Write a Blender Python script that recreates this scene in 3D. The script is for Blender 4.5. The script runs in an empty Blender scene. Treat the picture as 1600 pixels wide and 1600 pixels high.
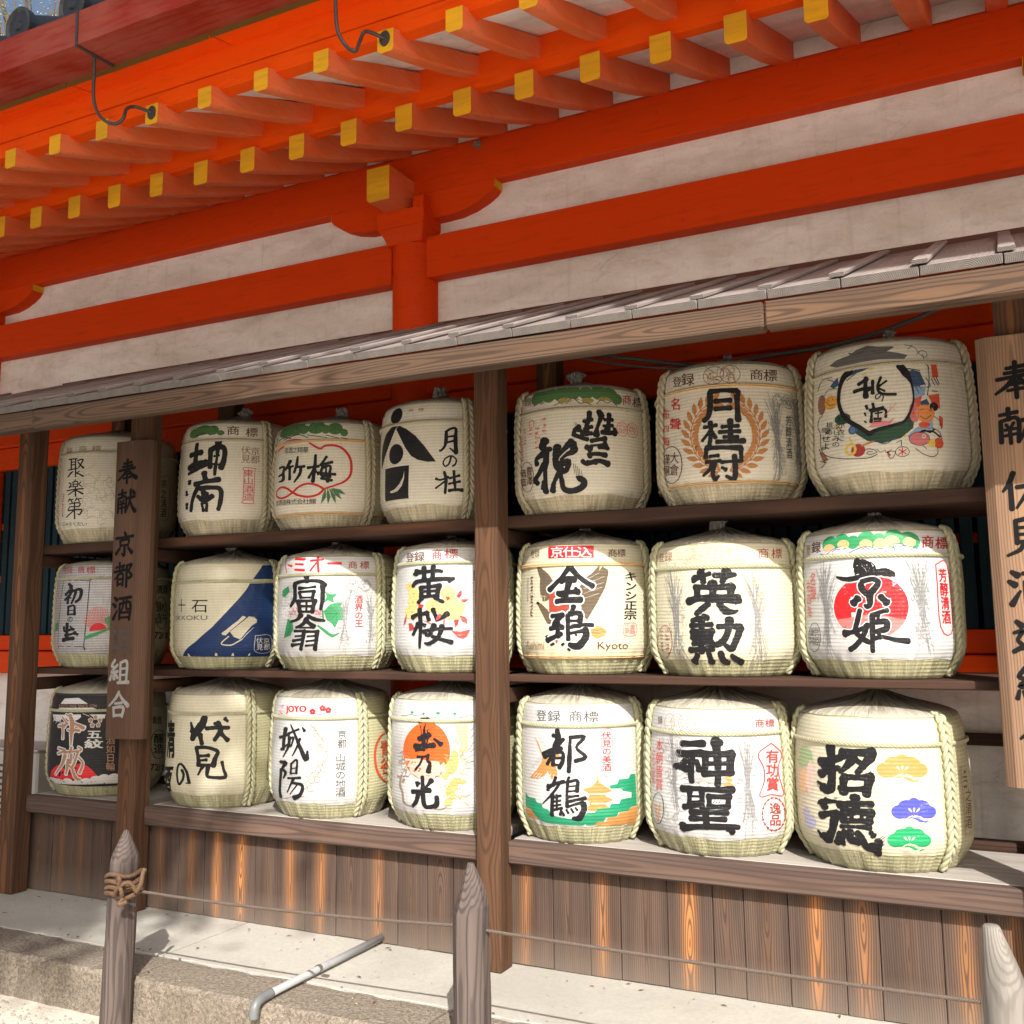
import bpy, bmesh, math, random
from mathutils import Vector, Matrix, geometry
from math import sin, cos, pi, radians, sqrt, exp
R = random.Random(7)
scn = bpy.context.scene
COL = scn.collection
# ------------------------------------------------------------------ camera
cam = bpy.data.objects.new('camera', bpy.data.cameras.new('camera')); COL.objects.link(cam); scn.camera = cam
CX = Vector((0.8924077, 0.4511098, -0.0104118)); CD = Vector((-0.0680792, 0.1117958, -0.9913965)); CF = Vector((-0.4460646, 0.8854387, 0.1304786))
cam.matrix_world = Matrix.Translation((0, -3.3, 1.55)) @ Matrix((CX, -CD, -CF)).transposed().to_4x4()
cam.data.sensor_width = 36; cam.data.sensor_fit = 'HORIZONTAL'; cam.data.lens = 1602/1600*36
cam.data.shift_y = (763.5-800)/1600; cam.data.clip_start = .05; cam.data.clip_end = 300
# ------------------------------------------------------------------ sun and sky
SD = Vector((0.64, -1.0, 0.96)).normalized()
world = bpy.data.worlds.new('World'); scn.world = world; world.use_nodes = True
wn = world.node_tree; wn.nodes.clear()
sky = wn.nodes.new('ShaderNodeTexSky'); sky.sky_type = 'NISHITA'; sky.sun_disc = False
sky.sun_elevation = math.asin(SD.z); sky.sun_rotation = math.atan2(SD.x, SD.y)
sky.air_density = 1.0; sky.dust_density = 6.0; sky.ozone_density = 1.0
bg = wn.nodes.new('ShaderNodeBackground'); bg.inputs[1].default_value = 0.10
wo = wn.nodes.new('ShaderNodeOutputWorld'); wn.links.new(sky.outputs[0], bg.inputs[0]); wn.links.new(bg.outputs[0], wo.inputs[0])
sl = bpy.data.lights.new('sun', 'SUN'); sl.energy = 4.2; sl.angle = radians(.53); sl.color = (1, .955, .88)
so = bpy.data.objects.new('sun', sl); COL.objects.link(so); so.rotation_euler = SD.to_track_quat('Z', 'Y').to_euler(); so.location = SD*20
scn.view_settings.view_transform = 'Standard'; scn.view_settings.look = 'None'; scn.view_settings.gamma = 1
scn.view_settings.use_curve_mapping = False; scn.view_settings.exposure = 0.78
scn.cycles.max_bounces = 8; scn.cycles.diffuse_bounces = 5
# ------------------------------------------------------------------ node helper
class NT:
    def __init__(s, name):
        s.m = bpy.data.materials.new(name); s.m.use_nodes = True; s.t = s.m.node_tree; s.t.nodes.clear()
        s.out = s.t.nodes.new('ShaderNodeOutputMaterial'); s.b = s.t.nodes.new('ShaderNodeBsdfPrincipled')
        s.t.links.new(s.b.outputs[0], s.out.inputs[0])
    def put(s, sock, v):
        if hasattr(v, 'links') or isinstance(v, bpy.types.NodeSocket): s.t.links.new(v, sock)
        elif v is not None:
            if isinstance(v, tuple) and len(v) == 3 and sock.type == 'RGBA': v = v+(1,)
            sock.default_value = v
    def coord(s, k='Object'): return s.t.nodes.new('ShaderNodeTexCoord').outputs[k]
    def rnd(s): return s.t.nodes.new('ShaderNodeObjectInfo').outputs['Random']
    def m_(s, op, a, b=None, c=None, clamp=False):
        n = s.t.nodes.new('ShaderNodeMath'); n.operation = op; n.use_clamp = clamp
        for i, v in enumerate((a, b, c)):
            if v is not None: s.put(n.inputs[i], v)
        return n.outputs[0]
    def v_(s, op, a, b=None):
        n = s.t.nodes.new('ShaderNodeVectorMath'); n.operation = op; s.put(n.inputs[0], a)
        if b is not None: s.put(n.inputs[1], b)
        return n.outputs[0]
    def sep(s, v): n = s.t.nodes.new('ShaderNodeSeparateXYZ'); s.put(n.inputs[0], v); return n.outputs
    def comb(s, x, y, z):
        n = s.t.nodes.new('ShaderNodeCombineXYZ')
        for i, v in enumerate((x, y, z)): s.put(n.inputs[i], v)
        return n.outputs[0]
    def noise(s, v, sc, det=3, rough=.55, dist=0):
        n = s.t.nodes.new('ShaderNodeTexNoise'); s.put(n.inputs['Vector'], v); n.inputs['Scale'].default_value = sc
        n.inputs['Detail'].default_value = det; n.inputs['Roughness'].default_value = rough; n.inputs['Distortion'].default_value = dist
        return n.outputs[0]
    def vor(s, v, sc, feat='F1'):
        n = s.t.nodes.new('ShaderNodeTexVoronoi'); s.put(n.inputs['Vector'], v); n.inputs['Scale'].default_value = sc; n.feature = feat
        return n.outputs[0]
    def ramp(s, f, *st):
        n = s.t.nodes.new('ShaderNodeValToRGB'); s.put(n.inputs[0], f); e = n.color_ramp.elements
        for i, (p, c) in enumerate(st):
            if isinstance(c, (int, float)): c = (c, c, c)
            el = e[i] if i < 2 else e.new(p)
            el.position = p; el.color = tuple(c)+(1,)
        return n.outputs[0]
    def mix(s, f, a, b, mode='MIX'):
        n = s.t.nodes.new('ShaderNodeMix'); n.data_type = 'RGBA'; n.blend_type = mode
        s.put(n.inputs[0], f); s.put(n.inputs[6], a); s.put(n.inputs[7], b); return n.outputs[2]
    def bump(s, h, st=.3, d=.01, nrm=None):
        n = s.t.nodes.new('ShaderNodeBump'); s.put(n.inputs['Height'], h); n.inputs['Strength'].default_value = st; n.inputs['Distance'].default_value = d
        if nrm is not None: s.put(n.inputs['Normal'], nrm)
        return n.outputs[0]
    def set(s, **k):
        for a, v in k.items():
            s.put(s.b.inputs[{'base': 'Base Color', 'rough': 'Roughness', 'normal': 'Normal', 'metal': 'Metallic', 'coat': 'Coat Weight', 'coatr': 'Coat Roughness', 'spec': 'Specular IOR Level', 'coatn': 'Coat Normal', 'trans': 'Transmission Weight', 'alpha': 'Alpha'}[a]], v)
        return s.m
MATS = {}
def mat(name):
    if name not in MATS: MATS[name] = MK[name]()
    return MATS[name]
MK = {}
def wood(name, axis, dark, mid, hot, ring=70, hw=.03, hotamt=1, rough=.75, lines=.55, cross=None, worn=None, amp=.13, lsc=.9):
    def f():
        s = NT(name); co = s.coord(); r = s.rnd(); x = s.sep(co)
        L, A, D = {'X': (x[0], x[2], x[1]), 'Z': (x[2], x[0], x[1]), 'Y': (x[1], x[0], x[2])}[axis]
        off = s.m_('MULTIPLY', r, 37.0)
        Lo = s.m_('ADD', L, off)
        lv = s.comb(s.m_('MULTIPLY', A, 2.0), s.m_('MULTIPLY', D, 2.0), Lo)
        n1 = s.m_('SUBTRACT', s.noise(lv, lsc*1.6, 2), .5)
        n2 = s.noise(s.comb(s.m_('MULTIPLY', A, 60.0), s.m_('MULTIPLY', D, 60.0), s.m_('MULTIPLY', Lo, 2.5)), 2.0, 4, .6)
        a1 = s.m_('ADD', A, s.m_('MULTIPLY', s.m_('SUBTRACT', s.noise(s.comb(0.0, s.m_('MULTIPLY', r, 91.0), Lo), .9, 1), .5), .05))
        d1 = s.m_('ADD', s.m_('ADD', D, .012), s.m_('MULTIPLY', n1, amp))
        rr = s.m_('SQRT', s.m_('ADD', s.m_('MULTIPLY', a1, a1), s.m_('MULTIPLY', d1, d1)))
        w = s.m_('SINE', s.m_('ADD', s.m_('MULTIPLY', rr, ring*6.283), s.m_('MULTIPLY', n2, 1.2)))
        line = s.ramp(s.m_('MULTIPLY_ADD', w, .5, .5), (.0, 0), (.55, .1), (.93, 1))
        q = s.m_('DIVIDE', a1, hw)
        heart = s.m_('POWER', 2.718, s.m_('MULTIPLY', s.m_('MULTIPLY', q, q), -1.0))
        heart = s.m_('MULTIPLY', heart, s.ramp(s.m_('FRACT', s.m_('MULTIPLY', r, 13.7)), (.35, .06), (.95, hotamt)))
        heart = s.m_('MULTIPLY', heart, s.ramp(s.noise(lv, 1.1, 3), (.3, .35), (.7, 1.2)), clamp=True)
        side = s.noise(s.comb(s.m_('MULTIPLY', A, 22.0), s.m_('MULTIPLY', D, 22.0), Lo), 1.0, 3)
        base = s.mix(s.ramp(side, (.3, 0), (.7, 1)), dark, mid)
        base = s.mix(heart, base, hot)
        base = s.mix(s.m_('MULTIPLY', line, lines), base, s.mix(.5, dark, tuple(c*.35 for c in mid)))
        base = s.mix(s.m_('MULTIPLY', s.ramp(n2, (.35, 0), (.75, 1)), .35), base, tuple(c*.45 for c in mid))
        if worn:
            wz = s.m_('SUBTRACT', 1.0, s.m_('DIVIDE', s.m_('SUBTRACT', s.m_('ADD', L, s.m_('MULTIPLY', s.m_('SUBTRACT', side, .5), .05)), worn[0]), worn[1]), clamp=True)
            base = s.mix(s.m_('MULTIPLY', wz, .5), base, (.20, .165, .135))
        h = s.m_('ADD', s.m_('MULTIPLY', line, -.6), s.m_('MULTIPLY', n2, .8))
        return s.set(base=base, rough=rough, normal=s.bump(h, .45, .002), spec=.25)
    MK[name] = f
wood('cedar_plank', 'Z', (.045, .031, .027), (.150, .098, .074), (.54, .225, .072), ring=140, hw=.024, hotamt=1.0, lines=.75, worn=(-.178, .13))
wood('post_wood', 'Z', (0.062, 0.032, 0.019), (0.135, 0.066, 0.036), (0.5, 0.2, 0.062), ring=100, hw=.018, hotamt=1.0, lines=.7)
wood('beam_wood', 'X', (.060, .038, .028), (.135, .085, .056), (.20, .105, .055), ring=120, hw=.03, lines=.9, amp=.12, lsc=.6)
wood('shelf_wood', 'X', (0.036, 0.019, 0.013), (0.075, 0.037, 0.025), (0.15, 0.065, 0.034), ring=90, hw=.015, lines=.7, amp=.07, lsc=.35)
wood('sill_wood', 'X', (.075, .050, .043), (.150, .102, .084), (.21, .125, .085), ring=90, hw=.02, lines=.7, amp=.08, lsc=.4)
wood('counter_wood', 'X', (.30, .27, .25), (.44, .41, .38), (.46, .42, .38), ring=80, hw=.03, lines=.35, amp=.1, lsc=.4)
wood('canopy_wood', 'Y', (.19, .165, .16), (.30, .265, .255), (.31, .27, .255), ring=80, hw=.05, lines=.3)
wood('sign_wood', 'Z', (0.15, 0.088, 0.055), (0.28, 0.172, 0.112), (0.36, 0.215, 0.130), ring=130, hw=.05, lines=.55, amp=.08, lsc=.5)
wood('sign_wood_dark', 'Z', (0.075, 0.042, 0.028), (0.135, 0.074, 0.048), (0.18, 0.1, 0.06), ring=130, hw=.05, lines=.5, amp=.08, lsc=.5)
wood('stake_wood', 'Z', (0.06, 0.046, 0.042), (0.155, 0.122, 0.112), (0.16, 0.125, 0.11), ring=150, hw=.03, lines=.85, amp=.035, lsc=1.0)
wood('stake_wood_pale', 'Z', (.17, .155, .14), (.31, .285, .26), (.31, .28, .25), ring=170, hw=.03, lines=.6, amp=.03, lsc=1.0)
def end_grain():
    s = NT('end_grain'); co = s.coord(); x = s.sep(co); r = s.rnd()
    a = s.m_('ADD', x[0], s.m_('MULTIPLY', s.m_('SUBTRACT', r, .5), .06)); b = s.m_('ADD', x[2], .035)
    rr = s.m_('SQRT', s.m_('ADD', s.m_('MULTIPLY', a, a), s.m_('MULTIPLY', b, b)))
    w = s.m_('SINE', s.m_('ADD', s.m_('MULTIPLY', rr, 1300.0), s.m_('MULTIPLY', s.noise(co, 12, 2), 5.0)))
    c = s.mix(s.ramp(w, (.0, 0), (.9, .8)), (.155, .140, .128), (.05, .042, .038))
    c = s.mix(s.m_('MULTIPLY', s.ramp(s.noise(co, 30, 3), (.4, 0), (.7, 1)), .5), c, (.20, .17, .15))
    return s.set(base=c, rough=.85, normal=s.bump(w, .4, .001))
MK['end_grain'] = end_grain
def paint_wood(name, col, var=.25, chalk=(.8, .35, .22), ch=.25, axis=0, rough=.55):
    def f():
        s = NT(name); co = s.coord(); r = s.rnd(); x = s.sep(s.v_('ADD', co, s.comb(s.m_('MULTIPLY', r, 7.0), 0.0, s.m_('MULTIPLY', r, 3.0))))
        st = [x[0], x[1], x[2]]; st[axis] = s.m_('MULTIPLY', st[axis], .12)
        n1 = s.noise(s.comb(*st), 9, 4, .6); n2 = s.noise(co, 2.2, 3); n3 = s.noise(s.comb(*st), 60, 3)
        c = s.mix(s.m_('MULTIPLY', s.ramp(n1, (.35, 0), (.7, 1)), var), col, tuple(k*.62 for k in col))
        c = s.mix(s.m_('MULTIPLY', s.ramp(s.m_('ADD', s.m_('MULTIPLY', n2, .6), s.m_('MULTIPLY', n3, .4)), (.42, 0), (.66, 1)), ch), c, chalk)
        c = s.mix(s.m_('MULTIPLY', s.ramp(n3, (.54, 0), (.70, 1)), .28), c, tuple(k*.5 for k in col))
        spot = s.ramp(s.noise(co, 38, 2), (.73, 0), (.76, 1))
        c = s.mix(s.m_('MULTIPLY', spot, .35), c, (.12, .05, .03))
        return s.set(base=c, rough=s.ramp(n1, (.3, rough-.06), (.7, rough+.12)), normal=s.bump(s.m_('ADD', n3, n1), .22, .002), spec=.14)
    MK[name] = f
paint_wood('vermilion', (.70, .054, .001), .18, (.76, .09, .01), .12)
paint_wood('vermilion_bright', (.86, .088, .001), .12, (.86, .13, .015), .14)
paint_wood('vermilion_faded', (.78, .145, .035), .25, (.84, .34, .19), .45, axis=1)
paint_wood('ochre_paint', (.88, .46, .016), .6, (.50, .26, .04), .5, rough=.6)
paint_wood('dark_red_paint', (.30, .026, .012), .6, (.40, .12, .085), .75, rough=.5)
paint_wood('brown_strip', (.17, .085, .02), .3, (.25, .13, .05), .2)
paint_wood('ledger_wood', (.13, .06, .042), .3, (.2, .1, .07), .2)
paint_wood('slat_blue', (.008, .030, .046), .6, (.03, .055, .065), .5, axis=2)
def plaster(name, col):
    def f():
        s = NT(name); co = s.coord('Object'); x = s.sep(co)
        big = s.noise(s.comb(s.m_('MULTIPLY', x[0], .8), x[1], s.m_('MULTIPLY', x[2], 2.2)), 2.2, 5, .6, .4)
        mid = s.noise(s.comb(x[0], x[1], s.m_('MULTIPLY', x[2], 3.0)), 7, 4, .65, .8); fine = s.noise(co, 90, 4, .7)
        c = s.mix(s.ramp(big, (.40, 0), (.68, .75)), col, (.60, .53, .46))
        c = s.mix(s.m_('MULTIPLY', s.ramp(mid, (.52, 0), (.74, 1)), .45), c, (.52, .45, .39))
        c = s.mix(s.m_('MULTIPLY', s.ramp(fine, (.52, 0), (.68, 1)), .2), c, (.45, .39, .35))
        dv = s.v_('ADD', co, s.comb(s.m_('MULTIPLY', mid, .25), 0.0, s.m_('MULTIPLY', mid, .2)))
        ck = s.ramp(s.vor(s.comb(s.m_('MULTIPLY', s.sep(dv)[0], 1.0), 0.0, s.m_('MULTIPLY', s.sep(dv)[2], 1.6)), 2.3, 'DISTANCE_TO_EDGE'), (.0, 1), (.007, 0))
        c = s.mix(s.m_('MULTIPLY', ck, s.ramp(big, (.45, 0), (.6, .4))), c, (.25, .20, .17))
        drip = s.noise(s.comb(s.m_('MULTIPLY', x[0], 26.0), 0.0, s.m_('MULTIPLY', x[2], 2.0)), 1, 4, .6)
        c = s.mix(s.m_('MULTIPLY', s.ramp(drip, (.56, 0), (.74, 1)), .28), c, (.42, .36, .31))
        return s.set(base=c, rough=.9, normal=s.bump(s.m_('ADD', s.m_('MULTIPLY', mid, .7), s.m_('MULTIPLY', fine, .35)), .5, .004), spec=.2)
    MK[name] = f
plaster('plaster', (.90, .87, .85)); plaster('soffit_plaster', (.88, .85, .82))
def simple(name, col, rough=.6, nsc=30, var=.25, bump=.2, bd=.002, **k):
    def f():
        s = NT(name); co = s.coord(); n = s.noise(co, nsc, 4, .6)
        c = s.mix(s.m_('MULTIPLY', s.ramp(n, (.35, 0), (.7, 1)), var), col, tuple(v*.5 for v in col))
        return s.set(base=c, rough=rough, normal=s.bump(n, bump, bd), **k)
    MK[name] = f
simple('tile_clay', (.032, .036, .042), .42, 25, .5); simple('iron', (.05, .045, .042), .5, 60, .4)
simple('pvc', (.34, .35, .36), .38, 20, .3); simple('pvc_dark', (.16, .17, .175), .4, 20, .3); simple('metal_clip', (.30, .28, .26), .4, 60, .4, metal=.7)
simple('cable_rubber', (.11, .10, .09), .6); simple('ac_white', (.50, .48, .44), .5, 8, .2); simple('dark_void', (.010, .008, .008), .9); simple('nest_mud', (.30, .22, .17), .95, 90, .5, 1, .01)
simple('leaf_green', (.055, .105, .025), .5, 5, .4); simple('leaf_pale', (.42, .44, .20), .5, 5, .4); simple('dry_leaf', (.17, .10, .045), .8, 30, .5); simple('bark', (.10, .075, .055), .9, 30, .5, .8, .01)
simple('ink', (.010, .010, .011), .8, 40, .2, spec=.12); simple('ink_worn', (.075, .055, .045), .7, 60, .6); simple('ink_silver', (.36, .355, .34), .55, 60, .5)
simple('bare_wood', (.42, .27, .17), .8, 40, .3)
def rope_m(name, col):
    def f():
        s = NT(name); co = s.coord(); n = s.noise(co, 160, 4, .7); b = s.noise(co, 12, 2)
        c = s.mix(s.ramp(n, (.3, 0), (.7, .6)), col, tuple(v*.45 for v in col)); c = s.mix(s.m_('MULTIPLY', s.ramp(b, (.4, 0), (.7, 1)), .4), c, tuple(v*.7 for v in col))
        return s.set(base=c, rough=.8, normal=s.bump(n, .6, .002), coat=.25, coatr=.3)
    MK[name] = f
rope_m('straw_rope', (.50, .49, .32)); rope_m('straw_rope_tan', (.54, .48, .34)); rope_m('hemp_rope', (.15, .082, .040)); rope_m('hemp_rope_grey', (.13, .095, .075)); rope_m('orange_cord', (.78, .52, .26))
def stone(name, c1, c2, c3, sc=120, b=.5, rough=.9, patch=.35):
    def f():
        s = NT(name); co = s.coord(); v = s.noise(co, sc, 3, .7); v2 = s.noise(co, sc*2.6, 2, .6); big = s.noise(co, 1.7, 5, .6, .3)
        c = s.mix(s.ramp(v, (.40, 0), (.62, 1)), c1, c2); c = s.mix(s.ramp(v2, (.60, 0), (.70, .8)), c, c3)
        c = s.mix(s.m_('MULTIPLY', s.ramp(big, (.42, 0), (.64, 1)), patch), c, tuple(k*.55 for k in c1))
        return s.set(base=c, rough=rough, normal=s.bump(s.m_('ADD', v, s.m_('MULTIPLY', big, 1.2)), b, .006), spec=.25)
    MK[name] = f
stone('granite', (.30, .255, .205), (.14, .115, .09), (.56, .50, .42), 80, 1.1)
stone('slab_concrete', (.47, .45, .40), (.42, .40, .355), (.53, .50, .445), 70, .15, .85, .35)
stone('gravel', (.68, .63, .54), (.55, .50, .42), (.78, .73, .64), 60, 1.0, .95, .3)
stone('pebble', (.40, .36, .31), (.30, .26, .22), (.55, .52, .47), 40, .4, .8, .3)
# wrapped straw surfaces: fine horizontal ribs under crinkled clear film
def film(s, co, rib=.35, crk=.35):
    x = s.sep(co)
    zz = s.m_('ADD', x[2], s.m_('MULTIPLY', s.noise(co, 5, 2), .006))
    rb = s.m_('SINE', s.m_('MULTIPLY', zz, 6.283/.0118))
    wv = s.noise(s.comb(s.m_('MULTIPLY', x[0], 160.0), s.m_('MULTIPLY', x[1], 160.0), s.m_('MULTIPLY', x[2], 25.0)), 1, 3)
    h = s.m_('ADD', s.m_('MULTIPLY', s.m_('MULTIPLY', rb, s.ramp(s.noise(co, 7, 2), (.35, .2), (.65, 1))), .5), s.m_('MULTIPLY', wv, .5))
    nb = s.bump(h, rib, .0022)
    ck = s.noise(co, 14, 5, .62, 1.2); ck2 = s.noise(s.comb(s.m_('MULTIPLY', x[0], 3.0), s.m_('MULTIPLY', x[1], 3.0), x[2]), 9, 3, .6, .6)
    cn = s.bump(s.m_('ADD', ck, s.m_('MULTIPLY', ck2, .8)), crk, .03, s.bump(rb, .25, .0016))
    return rb, wv, nb, cn
def wrap(name, col, dark, rough=.55, coat=.6, rib=.35, shade=.25, metal=0., crk=.6):
    def f():
        s = NT(name); co = s.coord(); rb, wv, nb, cn = film(s, co, rib, crk); big = s.noise(co, 3.5, 4, .6)
        c = s.mix(s.m_('MULTIPLY', s.ramp(rb, (.0, 1), (.45, 0)), shade), col, dark)
        c = s.mix(s.m_('MULTIPLY', s.ramp(wv, (.45, 0), (.7, 1)), shade*.8), c, dark)
        c = s.mix(s.m_('MULTIPLY', s.ramp(big, (.45, 0), (.7, 1)), .3), c, tuple(v*.82 for v in col))
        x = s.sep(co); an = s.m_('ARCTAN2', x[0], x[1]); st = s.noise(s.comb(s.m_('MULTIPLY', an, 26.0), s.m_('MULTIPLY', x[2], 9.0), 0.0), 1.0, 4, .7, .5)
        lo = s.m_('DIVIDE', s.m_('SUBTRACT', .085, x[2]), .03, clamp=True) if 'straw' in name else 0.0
        c = s.mix(s.m_('MULTIPLY', s.ramp(st, (.42, 0), (.60, 1)), s.m_('MULTIPLY', lo, .55)), c, tuple(v*.45 for v in col))  # crease shade of the base pleats painted as dark streaks
        c = s.mix(s.m_('MULTIPLY', s.ramp(st, (.30, 1), (.42, 0)), s.m_('MULTIPLY', lo, .55)), c, tuple(min(1, v*1.35) for v in col))  # pleat highlights painted as paler streaks
        return s.set(base=c, rough=rough, normal=s.bump(s.m_('MULTIPLY', st, lo), .8, .008, nb), coat=coat, coatr=.11, coatn=cn, metal=metal, spec=.3)
    MK[name] = f
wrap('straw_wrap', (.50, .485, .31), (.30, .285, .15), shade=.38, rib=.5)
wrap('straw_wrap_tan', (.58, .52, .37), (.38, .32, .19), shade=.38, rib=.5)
wrap('sheet_white', (.57, .57, .575), (.38, .375, .37), shade=.34); wrap('sheet_cream', (.72, .675, .565), (.46, .42, .33), shade=.36)
wrap('sheet_ivory', (.63, .60, .465), (.44, .40, .26), shade=.36); wrap('sheet_silver', (.52, .51, .52), (.26, .25, .26), shade=.6, rib=.8, metal=.35)
wrap('sheet_black', (.020, .020, .022), (.005, .005, .005), shade=.4, rib=.6)
PC = dict(k=(.014, .014, .016), r=(.58, .010, .016), w=(.62, .615, .61), br=(.30, .15, .07), dbr=(.12, .055, .035), dr=(.33, .035, .03), gn=(.075, .17, .055), gn2=(.06, .17, .07),
 dg=(.03, .07, .03), cr=(.61, .57, .45), lb=(.44, .36, .26), pr=(.60, .12, .17), go2=(.35, .27, .07), gy=(.24, .24, .25), gd=(.10, .10, .105), bo=(.48, .20, .06), og=(.72, .26, .06),
 og2=(.68, .33, .05), gy2=(.13, .12, .115), gy3=(.09, .09, .085), dgn=(.03, .075, .045), nb2=(.035, .075, .15), lbl=(.25, .36, .52), rd=(.60, .08, .03), pk2=(.60, .16, .17), br2=(.27, .12, .07),
 rdk=(.38, .035, .03), yl=(.75, .52, .08), nb=(.012, .035, .12), blw=(.08, .16, .34), pk=(.72, .22, .25), r2=(.62, .07, .06), gn3=(.03, .27, .10), yl2=(.70, .55, .22), go=(.60, .45, .08),
 bk=(.13, .095, .06), rdb=(.35, .05, .03), bo2=(.55, .26, .07), og3=(.72, .42, .20), nb3=(.05, .08, .20), pk3=(.72, .17, .16), bn=(.36, .20, .12), rd2=(.66, .012, .018), kk=(.02, .02, .022),
 br3=(.42, .24, .15), go3=(.56, .40, .15), go4=(.45, .30, .09), og4=(.74, .10, .01), pk4=(.85, .42, .34), br4=(.27, .20, .15), bo3=(.52, .235, .07), gn4=(.015, .26, .13), gw=(.45, .46, .47),
 r3=(.62, .05, .05), og5=(.62, .27, .08), bv=(.07, .08, .44), gn5=(.01, .32, .12), gn6=(.32, .46, .24), og6=(.74, .50, .28), bv2=(.42, .42, .60), pk5=(.74, .54, .48))
PC['or'] = (.66, .15, .07); PC['or2'] = (.74, .50, .36)
def print_mat(c):
    n = 'print_'+c
    if n not in MATS:
        s = NT(n); co = s.coord(); rb, wv, nb, cn = film(s, co, .3, .6); col = PC[c]
        cc = s.mix(s.m_('MULTIPLY', s.ramp(rb, (.0, 1), (.4, 0)), .3), col, tuple(v*.6 for v in col))
        sp = s.noise(co, 120, 3, .7); cc = s.mix(s.m_('MULTIPLY', s.ramp(sp, (.60, 0), (.72, 1)), .25), cc, tuple(min(1, v*1.5+.02) for v in col))
        MATS[n] = s.set(base=cc, rough=.55, normal=nb, coat=.22 if max(col) < .15 else .4, coatr=.14, coatn=cn, spec=.15 if max(col) < .15 else .3)
    return MATS[n]
def plastic():
    s = NT('clear_film'); co = s.coord(); n = s.noise(co, 45, 4, .7, 1)
    return s.set(base=s.mix(s.ramp(n, (.35, 0), (.7, 1)), (.16, .15, .14), (.50, .48, .45)), rough=.22, normal=s.bump(n, .9, .01), coat=.7, coatr=.1)
MK['clear_film'] = plastic
def lid_film():
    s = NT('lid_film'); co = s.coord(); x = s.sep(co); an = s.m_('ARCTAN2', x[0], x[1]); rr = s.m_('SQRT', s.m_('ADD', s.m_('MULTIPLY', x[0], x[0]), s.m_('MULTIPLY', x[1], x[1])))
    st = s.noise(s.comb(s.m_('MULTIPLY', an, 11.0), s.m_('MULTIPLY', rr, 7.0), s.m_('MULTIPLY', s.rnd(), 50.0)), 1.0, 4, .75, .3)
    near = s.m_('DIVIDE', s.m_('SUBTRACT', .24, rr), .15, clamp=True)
    c = s.mix(s.m_('MULTIPLY', s.ramp(st, (.44, 0), (.58, 1)), s.m_('MULTIPLY_ADD', near, .75, .2)), (.50, .465, .38), (.055, .048, .035))  # fold shadows of the gathered film painted as dark radial streaks
    cr = s.noise(co, 16, 4, .6, 1)
    return s.set(base=c, rough=.42, normal=s.bump(st, .9, .012), coat=.5, coatr=.14, coatn=s.bump(s.m_('ADD', cr, st), .7, .02), spec=.3)
MK['lid_film'] = lid_film
# ------------------------------------------------------------------ objects
def link(name, me, parent=None, loc=None, rot=None):
    o = bpy.data.objects.new(name, me); COL.objects.link(o)
    if parent is not None: o.parent = parent
    if loc is not None: o.location = loc
    if rot is not None: o.rotation_euler = rot
    return o
def thing(name, label, cat, loc=(0, 0, 0), group=None):
    o = bpy.data.objects.new(name, None); COL.objects.link(o); o.location = loc; o.empty_display_size = .1
    o['label'] = label; o['category'] = cat
    if group: o['group'] = group
    return o
def tag(o, label, cat, group=None):
    o['label'] = label; o['category'] = cat
    if group: o['group'] = group
    return o
class MB:
    def __init__(s): s.v = []; s.f = []
    def box(s, x0, x1, y0, y1, z0, z1):
        n = len(s.v); s.v += [(x, y, z) for z in (z0, z1) for y in (y0, y1) for x in (x0, x1)]
        s.f += [tuple(n+i for i in q) for q in ((0, 2, 3, 1), (4, 5, 7, 6), (0, 1, 5, 4), (2, 6, 7, 3), (0, 4, 6, 2), (1, 3, 7, 5))]; return s
    def sweep(s, pts, rad, n=8, caps=True, up=Vector((0, 0, 1)), flat=1):
        "tube along points; rad number or list"
        N = len(pts); base = len(s.v); prev = None
        for i, p in enumerate(pts):
            t = (Vector(pts[min(i+1, N-1)])-Vector(pts[max(i-1, 0)])).normalized()
            if prev is None:
                a = t.cross(up)
                if a.length < .05: a = t.cross(Vector((1, 0, 0)))
                a.normalize()
            else:
                a = (prev-t*prev.dot(t)).normalized()
            prev = a; b = t.cross(a); r = rad[i] if isinstance(rad, (list, tuple)) else rad
            for k in range(n):
                q = 2*pi*k/n; s.v.append(tuple(Vector(p)+a*r*cos(q)+b*r*flat*sin(q)))
        for i in range(N-1):
            for k in range(n):
                k2 = (k+1) % n; s.f.append((base+i*n+k, base+i*n+k2, base+(i+1)*n+k2, base+(i+1)*n+k))
        if caps: s.f.append(tuple(base+k for k in reversed(range(n)))); s.f.append(tuple(base+(N-1)*n+k for k in range(n)))
        return s
    def prism(s, poly, y0, y1):
        "polygon in (x,z) extruded along y"
        n = len(s.v); k = len(poly); s.v += [(x, y0, z) for x, z in poly]+[(x, y1, z) for x, z in poly]
        s.f.append(tuple(n+i for i in range(k))); s.f.append(tuple(n+k+i for i in reversed(range(k))))
        for i in range(k): j = (i+1) % k; s.f.append((n+i, n+k+i, n+k+j, n+j))
        return s
    def mesh(s, name, m, smooth=False, bevel=0, seg=1):
        me = bpy.data.meshes.new(name); me.from_pydata(s.v, [], s.f)
        bm = bmesh.new(); bm.from_mesh(me); bmesh.ops.recalc_face_normals(bm, faces=bm.faces)
        if bevel: bmesh.ops.bevel(bm, geom=[e for e in bm.edges if e.is_manifold and e.calc_face_angle(0) > .6], offset=bevel, segments=seg, affect='EDGES')
        bm.to_mesh(me); bm.free()
        if smooth:
            for p in me.polygons: p.use_smooth = True
        me.materials.append(mat(m) if isinstance(m, str) else m); me.update(); return me
    def build(s, name, m, parent=None, **k): return link(name, s.mesh(name, m, **k), parent)
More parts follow.
